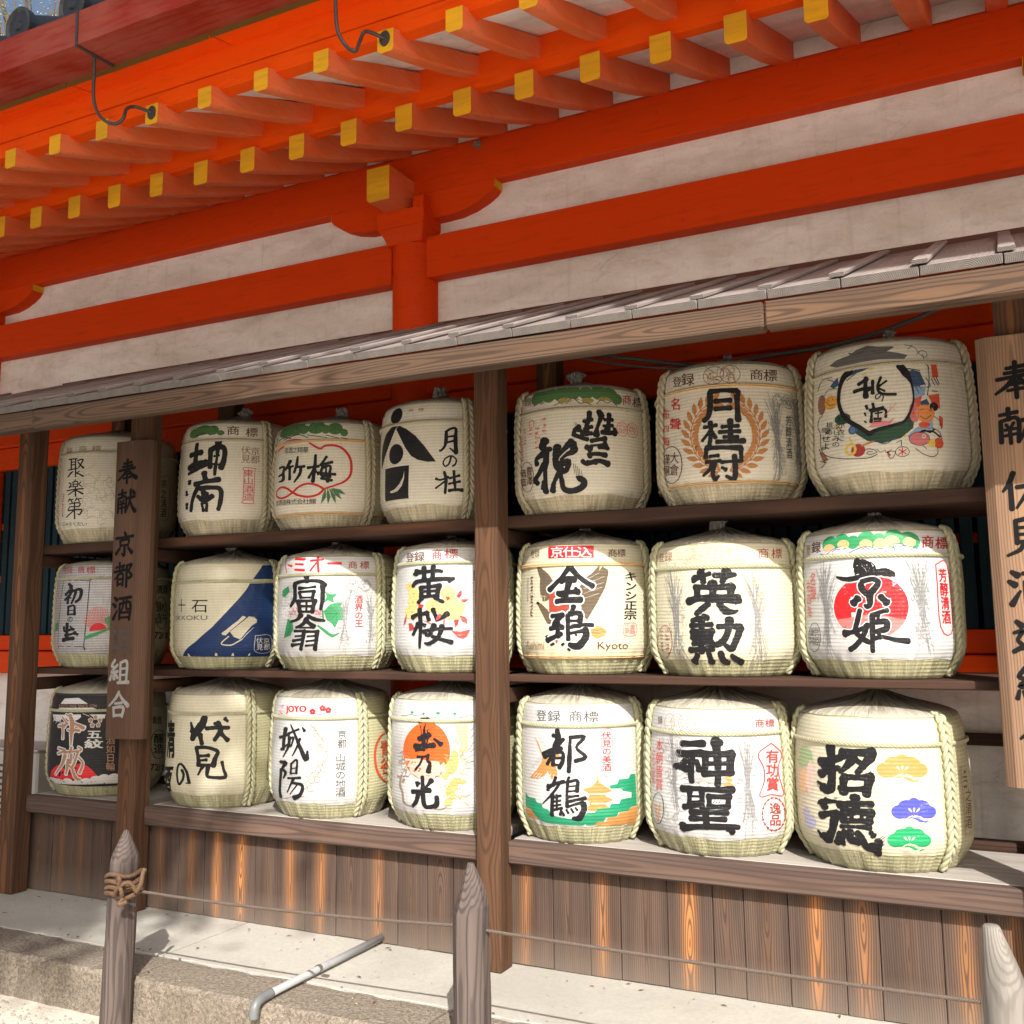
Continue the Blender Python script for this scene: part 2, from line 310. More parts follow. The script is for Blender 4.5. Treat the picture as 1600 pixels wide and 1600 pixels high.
def box_part(name, x0, x1, y0, y1, z0, z1, m, parent, bevel=.003, off=None):
    "a box whose origin is its own centre, so grain differs from piece to piece"
    c = ((x0+x1)/2, (y0+y1)/2, (z0+z1)/2); a, b, d = (x1-x0)/2, (y1-y0)/2, (z1-z0)/2
    o = MB().box(-a, a, -b, b, -d, d).build(name, m, parent, bevel=bevel); pl = parent.location if parent else Vector((0, 0, 0))
    o.location = Vector(c)-pl; return o
def struct(o): o['kind'] = 'structure'; return o
# ------------------------------------------------------------------ glyphs (built first, while the scene is small)
ART = '''@A1
T br 商 0 0 35,919 123,914 45,861 130,856
T br 標 0 0 180,916 264,914 187,853 269,852
T br 録 0 0 -166,921 -55,909 -143,855 -41,844
G scrib lb 261 439 1.52 1.514 200 310 1 46 2.6 34
G hand dr -163 354 3.699 1.547 12 150 4 1 2.5 12
K k 2.38 1.58 -91,796,8 28,795
K k 2.46 1.56 -48,795,8 -37,692
K k 2.12 1.55 12,793,8 23,672
K k 2.30 1.56 -44,767,8 11,765,6
K k 2.27 1.56 -41,740,8 14,739,6
K k 2.27 1.56 -88,694,8 48,701,7
K k 1.93 1.55 37,776,8 101,781,9 59,707,8
K k 1.88 1.55 46,760,7 115,700,11
K k 2.06 1.54 25,687,8 27,623,9
K k 2.45 1.55 -12,675,7 -85,629,9
K k 2.47 1.56 -34,670,6 -61,651
K k 1.95 1.55 70,674,7 41,652
K k 1.87 1.53 32,661,7 119,621,10
K k 2.18 1.54 -3,576,7 0,525
K k 2.01 1.53 -3,573,7 56,573 54,525
K k 2.05 1.53 1,551,7 52,551
K k 2.05 1.53 0,528,7 53,528
K k 2.08 1.54 29,592,7 14,573
K k 2.42 1.54 -64,571,7 -28,553 -60,522 -22,534
K k 1.82 1.53 97,570,7 73,548 106,524
K k 2.04 1.53 -89,497,8 124,503,9
K k 2.02 1.53 30,523,8 38,436,10
K k 2.29 1.53 18,489,8 -66,455,7
K k 1.84 1.52 46,490,8 122,455,11
K k 2.45 1.53 -36,419,7 -63,391
K k 2.27 1.53 -49,404,7 9,409
K k 2.22 1.53 -19,401,7 -2,379
K k 1.97 1.52 56,421,7 35,392
K k 1.86 1.52 46,405,7 107,413
K k 1.85 1.52 73,404,7 87,383
K k 1.97 1.52 -46,368,7 88,370,8 83,333
K k 2.03 1.52 -34,340,7 84,335
K k 1.98 1.51 -32,340,7 -52,305,9 109,308 94,261 68,268,6
K k 2.02 1.51 28,379,8 35,223,9
K k 2.32 1.52 16,296,7 -83,243,8
T k じゅらくだい 0 0 -161,206 169,190 -186,169 161,152
K k 2.29 1.56 860,644,2 975,651 996,266 841,244
T k 宗 0 0 871,621 944,631 874,543 947,552
T k 之清酒 1 0 868,527 948,536 881,255 963,263
@A2
E gn -87 904 1.518 0.915 55 48
E gn 9 925 1.21 0.921 80 50
E gn 117 917 0.996 0.9 60 48
E gn 195 889 0.906 0.877 38 26
K dg 1.68 1.02 -166,945,5 -125,958 -38,956
K dg 1.07 0.92 -19,945,5 22,960 111,948 154,924
K dg 0.97 0.90 135,925,5 129,899
K dg 0.91 0.88 167,897,5 193,914 221,895
K k 1.13 0.89 -81,877,6 -20,896 59,890 102,869
K k 1.20 0.89 -55,878,6 28,883
T dbr 商 0 1 250,948 357,949 256,867 360,868
T dbr 標 0 1 421,936 526,943 422,857 524,863
K k 1.25 0.87 -41,805,30 -46,712,40 -48,626,45
K k 1.26 0.87 -120,709,42 12,724,50
K k 1.20 0.86 -140,597,50 -50,622,55 66,624,60
K k 1.22 0.86 66,617,50 -60,572,48 -152,544,22
K k 0.95 0.86 111,735,42 112,666,46 113,585,42
K k 0.88 0.86 108,735,45 176,766,60 238,743,50 237,653 214,576
K k 0.89 0.86 180,816,60 177,749,45 174,663,24 164,596,36 159,518,26
K k 0.89 0.86 148,681,18 193,687
K k 0.89 0.85 138,612,18 200,606
K k 1.54 0.86 -127,479,32 -128,456,28
K k 1.78 0.86 -173,394,16 -163,359,24
K k 1.69 0.85 -156,279,26 -155,236,18
K k 1.01 0.85 54,537,52 69,477,50
K k 0.98 0.85 -53,445,42 67,460 197,474,48
K k 1.25 0.85 -5,422,38 -43,374,42 -78,305,36 -94,213,26
K k 0.89 0.84 13,404,42 136,406 214,385,48 216,290,44 197,214,34
K k 1.01 0.85 49,372,44 64,287,52
K k 0.99 0.84 -14,338,30 63,296,60 140,330,44
K k 0.98 0.84 83,354,44 69,287,46
K k 1.03 0.84 35,272,24 51,206,26
K k 0.99 0.84 38,270,24 85,271,28 82,206
T br 京都 1 0 467,763 542,769 469,618 543,622
T br 伏見 1 0 383,771 459,774 387,619 461,622
K pr 0.83 0.85 408,558,8 404,575 424,584 491,579 512,576 508,563
K pr 0.81 0.85 412,558,8 407,283
K pr 0.84 0.85 504,558,8 497,278
K pr 0.82 0.84 406,287,8 400,268 489,265 497,282
T pr 東山酒造 1 1 410,566 487,570 416,287 493,290
@A3
E gn -187 842 2.326 1.084 75 55
E gn -61 853 1.203 1.148 75 62
E gn 27 825 0.944 0.794 55 48
E gn 147 838 0.828 0.826 100 68
E gn 235 817 0.77 0.775 50 48
E gn 315 824 0.76 0.787 85 66
E gn 390 791 0.756 0.762 45 42
K dg 1.09 0.79 -132,823,4 -57,845 13,799
K dg 1.09 0.79 -46,797,4 -65,862
K dg 0.81 0.77 84,801,4 146,844 205,796
K dg 0.81 0.77 151,782,4 144,852
K dg 0.75 0.77 267,787,4 314,834 371,789
K dg 0.75 0.77 315,776,4 314,841
K dg 0.79 0.81 193,850,4 224,858 253,833
K dg 0.90 0.78 37,860,4 70,841 67,802
K k 1.65 0.79 -359,776,8 -204,780 -119,764
K k 1.04 0.77 -217,765,8 -34,787 75,753
K k 0.79 0.76 64,778,8 168,759 249,746
K k 0.74 0.75 237,769,8 327,746 349,743
K k 0.75 0.75 364,747,8 420,737
K r 2.25 0.80 -345,670,12 -293,692,20 -217,707,18
K r 1.12 0.77 -190,750,8 -82,748,18 5,744,8
K r 0.72 0.74 82,714,18 184,655,26 232,678,24 321,678,26 387,647,28 437,582 452,508,30 443,434,28 396,380,24 325,349,22 228,317,20
K r 0.92 0.74 228,316,24 165,351 78,365 1,344 -65,301 -130,275 -211,265 -296,288 -317,328 -232,358 -145,345 -65,301 3,272 96,256 181,273 228,314
T k 清酒之精華 0 0 -200,691 85,673 -192,640 87,621
K k 1.23 0.75 -102,569,30 -141,521,32 -163,498,16
K k 1.11 0.75 -122,512,24 -67,523,20
K k 1.14 0.75 -107,522,28 -105,415
K k 0.97 0.74 -19,597,18 -27,532,36 -52,467,22
K k 0.90 0.74 -30,511,26 51,512
K k 0.93 0.74 17,507,30 7,448,34 -49,387,16
K k 1.60 0.76 -266,528,24 -188,527 -199,474,20
K k 1.73 0.76 -277,459,18 -199,465,26 -201,416,30 -273,410,12
K k 0.78 0.74 85,498,30 181,507,26
K k 0.77 0.74 152,601,24 147,499,42 132,381,34
K k 0.79 0.73 138,484,26 95,414
K k 0.76 0.73 153,476,16 180,440,24
K k 0.73 0.74 246,585,26 201,516,32
K k 0.73 0.73 207,521,30 295,540,26
K k 0.73 0.73 216,505,30 202,435 281,420,28
K k 0.72 0.73 223,497,26 280,503,28 258,380,36
K k 0.72 0.73 178,453,24 320,437,28
K k 0.73 0.73 242,526,20 245,435
K k 0.72 0.73 203,406,26 292,388,28
T k 宝酒造株式会社醸 0 0 -321,254 165,236 -322,209 165,191
P gn2 245,325 216,264 204,190 247,247
K dg 0.72 0.72 267,310,3 215,210
P gn2 258,325 251,257 264,189 285,253
K dg 0.72 0.72 274,310,3 265,210
P gn2 272,325 292,251 328,194 324,264
K dg 0.71 0.72 281,310,3 320,214
P gn2 283,325 326,262 376,229 349,287
K dg 0.71 0.73 287,310,3 361,244
P gn2 290,325 351,280 408,272 364,312
K dg 0.71 0.73 291,310,3 388,280
@A4
E k -174 856 1.255 0.765 60 84
P k -119,767 -41,731 44,670 120,587 216,458 149,457 69,476 7,513 -48,583 -102,667 -157,745 -140,764
P k -140,768 -165,746 -206,673 -262,588 -329,512 -395,446 -402,552 -362,647 -300,724 -217,770
E k -149 541 1.098 0.708 77 115
P k -303,439 -7,439 -12,180 -317,181
P cr -52,398 -63,350 -100,298 -162,260 -256,246 -191,235 -125,243 -75,282 -52,339
T br 商 0 0 -39,900 11,894 -34,870 15,865
T br 標 0 0 60,894 108,890 63,866 111,862
T dbr 録 0 0 -488,923 -399,906 -487,897 -368,874
K k 0.69 0.70 298,694,28 295,629,40 282,573,28 250,540,20 245,549,10
K k 0.70 0.70 303,698,20 333,715,24 372,715,32 368,630,42 374,524,34
K k 0.69 0.69 323,563,12 370,524,32
K k 0.69 0.70 303,651,20 361,658,22
K k 0.69 0.70 300,607,20 361,620,24
K k 0.69 0.69 334,492,17 318,441 289,419 272,448 294,484 339,501 374,472 367,437 346,421
K k 0.68 0.69 216,321,24 253,312,22 311,334,26
K k 0.68 0.69 281,374,26 294,310,38 287,209,24
K k 0.68 0.68 279,296,20 215,248,18
K k 0.69 0.69 320,325,22 398,348,26
K k 0.69 0.69 355,381,28 361,283,32
K k 0.69 0.69 316,281,20 404,302,24
K k 0.69 0.69 362,280,28 366,232
K k 0.69 0.69 316,228,28 369,237,30 422,234,34
@A5
E gn -159 869 1.009 0.851 75 78
E gn -48 867 0.809 0.753 72 76
E gn 50 866 0.726 0.74 85 78
E gn 140 872 0.691 0.753 90 76
E gn 242 864 0.679 0.714 85 68
E gn 342 869 0.707 0.747 90 76
E gn 432 861 0.76 0.722 85 70
E gn 489 828 0.799 0.687 58 62
E go2 80 813 0.693 0.672 80 34
E go2 254 807 0.666 0.669 70 30
E go2 384 818 0.711 0.675 70 28
P cr -198,800 -143,820 -92,818 -50,790
P cr 52,779 107,824 148,828 207,796 246,775
P cr 319,772 355,809 419,810 476,773
K dbr 0.89 0.68 -200,800,9 -143,820 -112,810 -84,827
K dbr 0.71 0.67 -5,785,9 38,799 63,791
K dbr 0.66 0.67 80,796,9 141,828 194,788 237,792 279,775
K dbr 0.68 0.67 94,788,9 114,810
K dbr 0.71 0.67 320,782,9 355,811 407,792 437,807 484,776
K dbr 0.67 0.67 141,825,9 188,817
T dbr 登録 0 0 -363,901 -239,877 -320,825 -223,808
T dr 商 0 1 544,861 633,872 533,787 617,797
T dbr 標 0 1 650,856 780,877 635,779 746,796
K k 0.64 0.65 264,717,48 255,663,52 239,611 241,558,62
K k 0.65 0.66 220,650,34 279,664,42
K k 0.64 0.65 226,590,40 277,610
K k 0.64 0.65 228,559,46 273,561,40
K k 0.66 0.66 334,726,50 349,690,72 341,664,50 318,604,34 308,552,66
K k 0.64 0.65 188,612,46 155,587,50 148,551,46
K k 0.64 0.65 171,593,48 206,572,44 202,527
K k 0.64 0.65 154,551,40 208,527,46 245,516,40
K k 0.70 0.66 413,706,44 405,640,50 393,587,58
K k 0.70 0.66 374,665,32 438,666,36
K k 0.69 0.66 365,617,28 436,623,36
K k 0.69 0.65 352,571,44 406,566,50 464,579,46
K k 0.73 0.66 450,603,28 451,557,44
K k 0.65 0.65 271,505,40 324,516,44 377,524,48
K k 0.64 0.65 236,461,50 261,447,68
K k 0.66 0.65 329,462,50 376,466,64
K k 0.68 0.65 370,495,40 392,450
K k 0.65 0.65 265,468,24 356,480
K k 0.65 0.64 250,403,40 308,411,46 375,401,50
K k 0.64 0.64 262,415,40 260,387
K k 0.64 0.64 206,359,42 236,336,40 288,355,56 333,359,50 392,337,58
K k 0.64 0.64 243,345,50 300,349
K k 0.78 0.65 -78,527,82 -99,487,80 -62,453,52
K k 0.81 0.65 -33,462,46 -101,432,60 -156,399,40 -152,359,46
K k 0.81 0.65 -152,405,40 -78,422,50
K k 0.76 0.65 -63,434,50 -71,357,64 -76,305,48 -78,215,44 -84,155,56
K k 0.79 0.64 -96,229,30 -106,179,40
K k 0.84 0.65 -85,358,48 -136,285 -174,247,62 -147,216,40
K k 0.69 0.65 24,472,72 9,401,66 19,336,80 56,293,66
K k 0.67 0.65 20,401,50 54,430,46 131,505,62
K k 0.65 0.65 137,490,66 146,438,84 90,409,40 50,376,26
K k 0.66 0.64 50,344,66 106,360,60 89,296,56 49,287,50
K k 0.70 0.64 35,277,50 -1,222,44 -23,157,58
K k 0.64 0.64 48,263,38 57,211,50 69,161,60 135,149 195,169,68 218,205,66 184,232,60 162,245,20
K k 0.64 0.64 141,342,5 148,271
K k 0.64 0.64 155,335,5 162,258
K k 0.63 0.64 168,321,5 176,251
K k 0.63 0.64 182,302,5 187,244
K k 0.63 0.64 197,289,5 203,241
K k 0.82 0.66 -125,565,5 -113,531
K k 0.80 0.66 -104,550,5 -93,522
K k 0.65 0.65 153,642,5 172,612
K k 0.64 0.65 165,639,5 181,612
K k 0.66 0.65 54,443,5 92,486
K k 0.66 0.65 78,487,5 112,518
K k 0.65 0.66 224,676,5 237,650
G hand or -85 640 0.791 0.663 55 140 3 1 6 55
G hand or -150 556 0.872 0.66 42 220 5 1 6 42
G hand or -218 598 1.018 0.67 36 80 6 1 5 36
G hand or -287 576 1.222 0.671 30 180 7 1 5 30
G hand or -334 493 1.436 0.669 24 250 8 1 4 24
L or -210 667 1.007 0.673 26 50 6
L or 518 604 0.799 0.661 60 82 6
L or 518 604 0.797 0.662 33 46 4
G scrib or 518 604 0.797 0.662 60 100 1250 6 4 24
L or 617 604 0.967 0.668 58 82 6
L or 617 604 0.96 0.669 32 46 4
G scrib or 617 604 0.959 0.669 60 100 1365 6 4 24
K or2 1.11 0.66 690,554,3 677,414 680,217
K or2 1.05 0.66 657,543,3 660,412 669,249
K or2 1.02 0.66 632,442,3 664,379
K or2 0.95 0.66 588,392,3 655,306
K or2 0.95 0.66 586,352,3 659,268
K or2 0.72 0.65 447,537,3 438,459 443,394
K or2 0.74 0.65 461,525,3 474,467 465,421
K or2 0.81 0.66 491,514,3 580,515
K or2 0.76 0.65 482,487,3 504,463
K or2 1.15 0.66 705,417,3 678,348
K or2 0.96 0.65 590,333,3 634,246 669,178
K dbr 1.11 0.65 -189,271,6 -195,234 -209,202 -235,181 -267,171 -297,174 -321,190 -346,218 -363,254 -367,294 -360,331 -339,363 -311,384 -280,393 -250,389 -224,372 -204,345 -192,310 -189,271
T dbr 豊澤 1 1 -273,359 -202,350 -278,217 -206,209
T dbr 酒造 1 1 -365,350 -283,339 -372,221 -288,211
@A6
T dbr 登 0 1 -301,909 -208,891 -290,836 -203,820
T dbr 録 0 1 -206,915 -104,897 -196,826 -100,810
T dbr 商 0 1 301,899 397,903 294,823 387,826
T dbr 標 0 1 409,902 522,912 397,817 503,825
L br 41 867 0.687 0.703 104 92 7
G scrib br 41 867 0.684 0.694 120 110 635 14 5 40
L br 156 869 0.667 0.702 104 92 7
G scrib br 156 869 0.665 0.693 120 110 805 14 5 40
K br 0.68 0.69 -12,909,3 84,822
K br 0.69 0.69 -22,889,3 44,819
K br 0.68 0.70 1,922,3 98,835
K br 0.67 0.70 127,917,3 190,830
K bo 0.69 0.66 51,214,10 4,233 -39,263 -76,302 -106,349 -125,401 -133,454 -128,506 -111,555 -83,598 -46,634 -3,661 44,678
P bo 61,219 55,254 32,276 5,288 11,259 28,232
P bo 57,204 22,207 -5,192 -26,170 5,168 36,176
E bo 59 211 0.642 0.647 14 16
P bo 15,236 16,272 -1,298 -26,316 -27,286 -15,257
P bo 8,222 -26,234 -57,225 -82,207 -51,197 -19,199
E bo 12 229 0.657 0.65 14 16
P bo -27,264 -18,298 -30,327 -51,351 -58,322 -53,290
P bo -37,252 -70,271 -104,269 -134,257 -104,241 -70,235
E bo -32 258 0.677 0.652 14 16
P bo -64,300 -47,331 -53,363 -69,390 -83,363 -85,332
P bo -77,291 -106,317 -142,323 -176,317 -148,295 -115,283
E bo -71 296 0.699 0.655 14 16
P bo -94,344 -70,370 -68,402 -78,431 -98,409 -108,379
P bo -110,338 -133,369 -169,382 -206,384 -183,357 -150,338
E bo -102 341 0.725 0.661 14 16
P bo -115,393 -84,413 -75,443 -78,473 -103,456 -120,430
P bo -132,391 -149,426 -181,445 -219,454 -202,424 -174,399
E bo -123 392 0.745 0.663 14 16
P bo -124,445 -88,457 -72,484 -68,514 -97,502 -120,481
P bo -142,446 -150,482 -178,507 -214,522 -205,491 -182,462
E bo -133 445 0.756 0.665 14 16
P bo -121,496 -82,500 -60,522 -50,550 -81,545 -109,529
P bo -139,500 -138,537 -159,565 -190,586 -190,555 -175,523
E bo -130 498 0.754 0.666 14 16
P bo -106,544 -67,540 -40,557 -24,582 -56,583 -86,573
P bo -123,551 -113,586 -127,617 -152,642 -159,613 -152,580
E bo -114 548 0.741 0.666 14 16
P bo -81,587 -43,576 -14,587 8,607 -23,615 -55,611
P bo -95,597 -78,628 -84,660 -103,689 -116,662 -117,630
E bo -88 592 0.72 0.666 14 16
P bo -47,623 -13,605 18,609 44,625 16,638 -16,641
P bo -58,635 -35,662 -34,694 -45,724 -64,701 -72,671
E bo -52 629 0.699 0.671 14 16
P bo -6,650 23,626 54,624 82,634 58,653 27,662
P bo -15,665 14,686 22,716 18,747 -5,729 -20,702
E bo -10 658 0.677 0.67 14 16
P bo 39,669 62,640 92,631 121,635 102,658 74,673
P bo 34,684 66,698 80,726 83,757 57,744 37,720
E bo 37 676 0.659 0.669 14 16
K bo 0.65 0.66 145,209,10 192,223 235,249 273,284 303,326 325,375 335,426 335,479 323,529 301,575 269,614 230,646 186,669
P bo 136,215 170,225 188,249 196,278 168,269 145,249
P bo 139,200 156,171 185,159 215,159 198,183 173,200
E bo 137 207 0.631 0.641 14 16
P bo 182,227 213,245 225,273 227,302 202,287 183,263
P bo 188,213 212,188 242,183 271,189 249,209 221,221
E bo 185 220 0.633 0.647 14 16
P bo 225,250 251,274 258,304 253,334 232,313 218,285
P bo 233,238 262,218 293,220 321,233 295,248 265,253
E bo 229 244 0.639 0.647 14 16
P bo 262,283 283,312 283,343 273,370 255,345 248,315
P bo 273,272 306,260 337,269 363,288 333,297 301,295
E bo 267 277 0.649 0.648 14 16
P bo 292,323 307,356 301,386 284,410 272,382 272,351
P bo 306,315 342,311 371,327 393,351 361,353 329,344
E bo 299 319 0.661 0.653 14 16
P bo 314,369 322,404 309,432 287,452 282,422 288,392
P bo 329,365 367,369 393,390 410,417 377,413 347,397
E bo 322 367 0.674 0.655 14 16
P bo 326,419 326,454 307,478 281,493 282,463 295,435
P bo 343,418 379,429 401,455 411,485 379,474 353,453
E bo 334 418 0.682 0.657 14 16
P bo 328,469 319,504 295,523 267,531 274,502 293,478
P bo 344,472 378,490 393,520 396,550 367,533 346,507
E bo 336 470 0.684 0.658 14 16
P bo 318,518 302,550 274,563 245,565 258,539 282,519
P bo 334,524 363,549 371,580 366,610 342,588 328,559
E bo 326 521 0.679 0.659 14 16
P bo 298,563 276,590 246,598 216,594 235,571 262,557
P bo 312,572 334,602 336,633 325,661 307,636 298,604
E bo 305 568 0.67 0.66 14 16
P bo 269,603 241,625 211,626 183,616 206,597 235,589
P bo 281,614 296,648 290,678 274,703 262,675 260,643
E bo 275 608 0.659 0.663 14 16
P bo 232,635 201,651 171,645 146,630 172,617 203,615
P bo 241,648 249,684 237,713 216,734 210,704 216,673
E bo 237 642 0.649 0.666 14 16
P bo 190,659 156,668 128,656 107,636 136,628 166,633
P bo 196,674 196,710 178,736 153,752 154,721 166,692
E bo 193 666 0.643 0.666 14 16
K k 0.67 0.67 16,747,46 15,653,58 2,587,50 -30,556,44
K k 0.65 0.68 16,750,46 109,754,42 194,745,50
K k 0.64 0.67 196,741,56 193,641,52 196,545,54
K k 0.65 0.67 51,682,44 151,683
K k 0.64 0.67 49,628,42 149,629,44
K k 0.66 0.66 -31,510,32 52,517,34
K k 0.66 0.66 12,540,42 14,467,46 0,381,34
K k 0.67 0.66 7,478,32 -48,419,26
K k 0.65 0.66 21,476,30 43,433,38
K k 0.63 0.66 88,504,34 194,505,36
K k 0.63 0.66 143,544,50 142,402,56
K k 0.63 0.66 70,468,34 203,468,36
K k 0.63 0.66 97,433,30 189,431,32
K k 0.63 0.66 50,403,38 228,402,48
K k 0.64 0.65 -22,366,46 95,362,42 205,354,50
K k 0.67 0.66 -21,361,44 -28,303,40
K k 0.63 0.65 205,348,50 206,289,36
K k 0.65 0.66 2,308,30 58,310,32
K k 0.65 0.65 -26,272,34 69,274
K k 0.67 0.65 17,266,46 -5,219,38 -53,183,20
K k 0.65 0.62 30,259,40 15,192,44 26,156,46 54,174,22
K k 0.63 0.65 75,264,32 210,268,34
K k 0.63 0.63 162,303,44 164,184,54 150,150,48 103,171,26
K k 0.64 0.65 78,228,26 103,213,38
T r 名 0 1 -306,756 -210,738 -304,672 -210,655
T r 聲 0 1 -316,613 -211,595 -319,535 -214,518
T r 布 0 0 -419,702 -325,684 -417,625 -325,608
T r 四 0 0 -418,584 -331,568 -420,536 -333,520
T r 海 0 0 -422,502 -327,485 -425,433 -330,418
K dbr 1.03 0.67 -210,273,7 -218,230 -239,195 -275,171 -316,161 -357,166 -391,186 -420,218 -444,261 -450,306 -436,349 -406,384 -367,406 -325,415 -286,409 -253,389 -228,357 -213,316 -210,273
T dbr 大倉 1 0 -317,378 -236,367 -328,209 -247,199
T dbr 謹醸 1 0 -413,376 -325,363 -426,221 -336,208
G plume gy 467 415 0.805 0.661 190 760 11 46 4 0
G plume gy 702 438 1.603 0.683 130 740 12 36 4 0
L gy 494 689 0.856 0.678 46 58 6
G scrib gy 494 689 0.854 0.678 50 70 1300 8 5 20
L gy 592 690 1.068 0.689 46 70 6
G scrib gy 592 690 1.059 0.687 50 70 1405 8 5 20
L gy 702 688 1.557 0.704 30 52 6
G scrib gy 702 688 1.542 0.704 50 70 1495 8 5 20
L gy 592 690 1.062 0.687 30 48 3
T gd 芳醇清酒 1 1 561,588 623,596 539,288 597,293
@A7
P gy2 -332,860 -272,884 -174,899 -127,925 -52,946 21,927 113,922 62,894 145,875 199,858 176,833 18,842 -165,836 -266,836
K gy3 0.77 0.78 -174,914,12 -126,894 -51,924
K gy3 0.70 0.77 -22,904,12 34,885 113,916
K k 0.75 0.75 185,927,5 242,913 267,879 293,849 323,846 323,876 290,886 258,864
K k 0.73 0.77 203,895,5 236,925
K k 0.76 0.75 295,864,5 302,830
P dgn -194,468 -115,413 -61,364 -5,390 96,412 157,437 201,508 219,465 201,387 124,326 17,302 -77,325 -160,390
P nb2 175,733 219,761 267,745 297,665 217,644
P nb2 -214,782 -166,762 -84,778 -26,799 -127,803 -190,796
P nb2 -322,721 -257,768 -249,714 -294,700
P nb2 245,550 297,572 316,536 265,521
P lbl 211,652 296,651 284,593 212,572
P lbl 164,339 207,380 325,450 327,372 262,379 176,310
P rd 345,802 386,801 391,715 345,710
P rd 306,593 384,606 384,509 338,529
P rd 219,572 269,593 251,529 213,479 198,451
P rd 372,466 400,453 394,388 371,402
E pk2 214 487 0.684 0.713 46 90
E og 283 479 0.722 0.714 85 78
E k 342 522 0.767 0.717 38 40
E br2 -400 612 1.157 0.748 34 90
E og2 -318 611 0.96 0.741 56 62
K dbr 0.96 0.74 -355,622,6 -326,594 -289,594
K dbr 1.00 0.75 -344,635,6 -334,629
K dbr 0.93 0.74 -305,635,6 -296,625
K dbr 0.70 0.71 249,500,6 271,507
K dbr 0.74 0.71 306,500,6 324,493
K dbr 0.72 0.71 247,464,6 281,443 319,468
E rd 271 407 0.71 0.711 50 28
E pk2 236 319 0.691 0.706 88 58
E w 263 333 0.702 0.709 18 18
E k 263 333 0.702 0.709 7 7
E rd 359 291 0.778 0.707 42 48
E yl 310 290 0.734 0.705 34 34
L k 236 319 0.691 0.706 92 60 5
E rdk -137 271 0.729 0.713 62 58
L yl -185 281 0.766 0.716 40 45 22
K bo 0.69 0.71 -114,297,18 -39,318
E blw -167 405 0.754 0.722 38 40
L nb -167 405 0.754 0.722 30 32 5
E dgn -234 489 0.827 0.729 70 50
K k 0.72 0.71 240,358,14 269,372 304,358 335,379
K k 0.74 0.71 254,365,14 319,365 370,330
K k 0.79 0.71 341,458,6 378,430 383,381
K k 0.78 0.71 320,386,6 364,366 384,317
K k 0.72 0.70 207,260,6 260,220 317,206 348,228 348,259
K k 0.70 0.70 249,280,6 276,255
K k 0.66 0.70 96,300,6 123,312
K k 0.66 0.70 126,312,6 126,277
L k 129 241 0.66 0.702 62 44 5
K r 0.66 0.70 107,257,8 151,226
K r 0.66 0.70 105,225,8 153,254
K r 0.66 0.70 130,266,8 128,220
K r 0.66 0.70 40,240,8 59,224
K r 0.66 0.70 47,246,8 52,218
K k 0.66 0.70 40,247,5 86,244 71,206 48,211 40,247
K k 0.69 0.71 -94,266,5 -66,274 -20,252 -54,237 -82,243 -74,257 -47,254
K k 0.66 0.70 -19,266,4 0,246 28,258 33,240 67,259
K k 0.91 0.73 -393,540,6 -431,517 -441,466 -419,424 -418,349 -404,302 -356,261 -233,228 -84,215 -21,234
K k 1.17 0.73 -432,322,6 -409,258 -384,221 -431,198
K k 1.13 0.73 -429,239,6 -373,223
K k 1.11 0.77 -440,716,6 -392,774 -303,777
K k 0.97 0.76 -342,770,6 -284,743
K k 0.97 0.75 -370,670,6 -333,700 -267,695
P br2 -429,291 -404,302 -351,238 -400,227
K yl 0.76 0.72 -192,358,14 -171,326
K yl 0.87 0.73 -279,445,14 -263,420
K yl 0.71 0.74 -84,752,14 -62,763
K yl 0.70 0.74 -41,783,14 -19,787
K yl 0.66 0.71 144,332,14 158,350
K nb2 0.70 0.72 202,725,8 265,636
K nb2 0.71 0.73 223,731,8 296,658
K nb2 0.70 0.72 214,695,8 249,608
K nb2 0.78 0.75 -206,743,8 -127,796
K nb2 0.75 0.74 -190,732,8 -83,796
K nb2 0.78 0.75 -182,753,8 -150,792
K nb2 0.75 0.73 323,783,8 322,695 302,593
K nb2 0.75 0.73 301,709,8 326,658 302,644
K nb2 0.70 0.72 -104,350,8 -77,329
K nb2 0.66 0.71 -36,324,8 30,297 98,335
K k 0.78 0.73 338,702,7 357,659
K k 0.80 0.73 354,710,7 381,660
K k 0.82 0.73 371,718,7 390,668
K k 0.77 0.74 314,801,7 329,768
K k 0.69 0.74 138,779,7 268,753
K k 0.78 0.72 334,622,7 373,620
K k 0.77 0.73 -166,788,50 -210,758,46 -243,690,32 -254,603 -232,525,34 -187,466,38 -115,413,32 -59,366,30
K k 0.66 0.71 -59,370,34 -5,392,26 96,412 157,437,24 202,523,20 215,594,14 207,674,20 179,736,60 142,794,50
P pk -64,412 -15,455 57,438 98,458 63,416 -31,409
K k 0.71 0.73 -142,651,26 -88,660,30 -32,658,28
K k 0.70 0.73 -64,730,30 -69,683,36 -69,609,42
K k 0.71 0.73 -112,695,26 -57,722,30
K k 0.68 0.73 -23,705,24 -27,626,30
K k 0.67 0.72 27,724,18 4,659,24 26,617 110,606,20
K k 0.67 0.73 59,696,16 13,666,18
K k 0.67 0.72 12,653,18 45,632,16
K k 0.69 0.73 -21,670,14 -52,655
K k 0.69 0.73 -60,645,20 -32,653
K k 0.67 0.72 26,617,10 9,592 -7,586 -10,608 15,618 36,599 26,568
K k 0.69 0.72 -71,548,24 -65,531,22
K k 0.70 0.72 -82,503,16 -78,489,14
K k 0.70 0.72 -86,452,14 -76,443
K k 0.68 0.72 -29,558,22 -26,534,24
K k 0.67 0.72 -51,519,20 32,530,18
K k 0.68 0.72 -38,512,20 -46,444,26
K k 0.67 0.72 -31,510,18 40,515,22 43,466,20
K k 0.67 0.72 -19,494,14 24,497
K k 0.67 0.72 0,504,14 -3,463
K k 0.67 0.72 -25,461,20 13,457
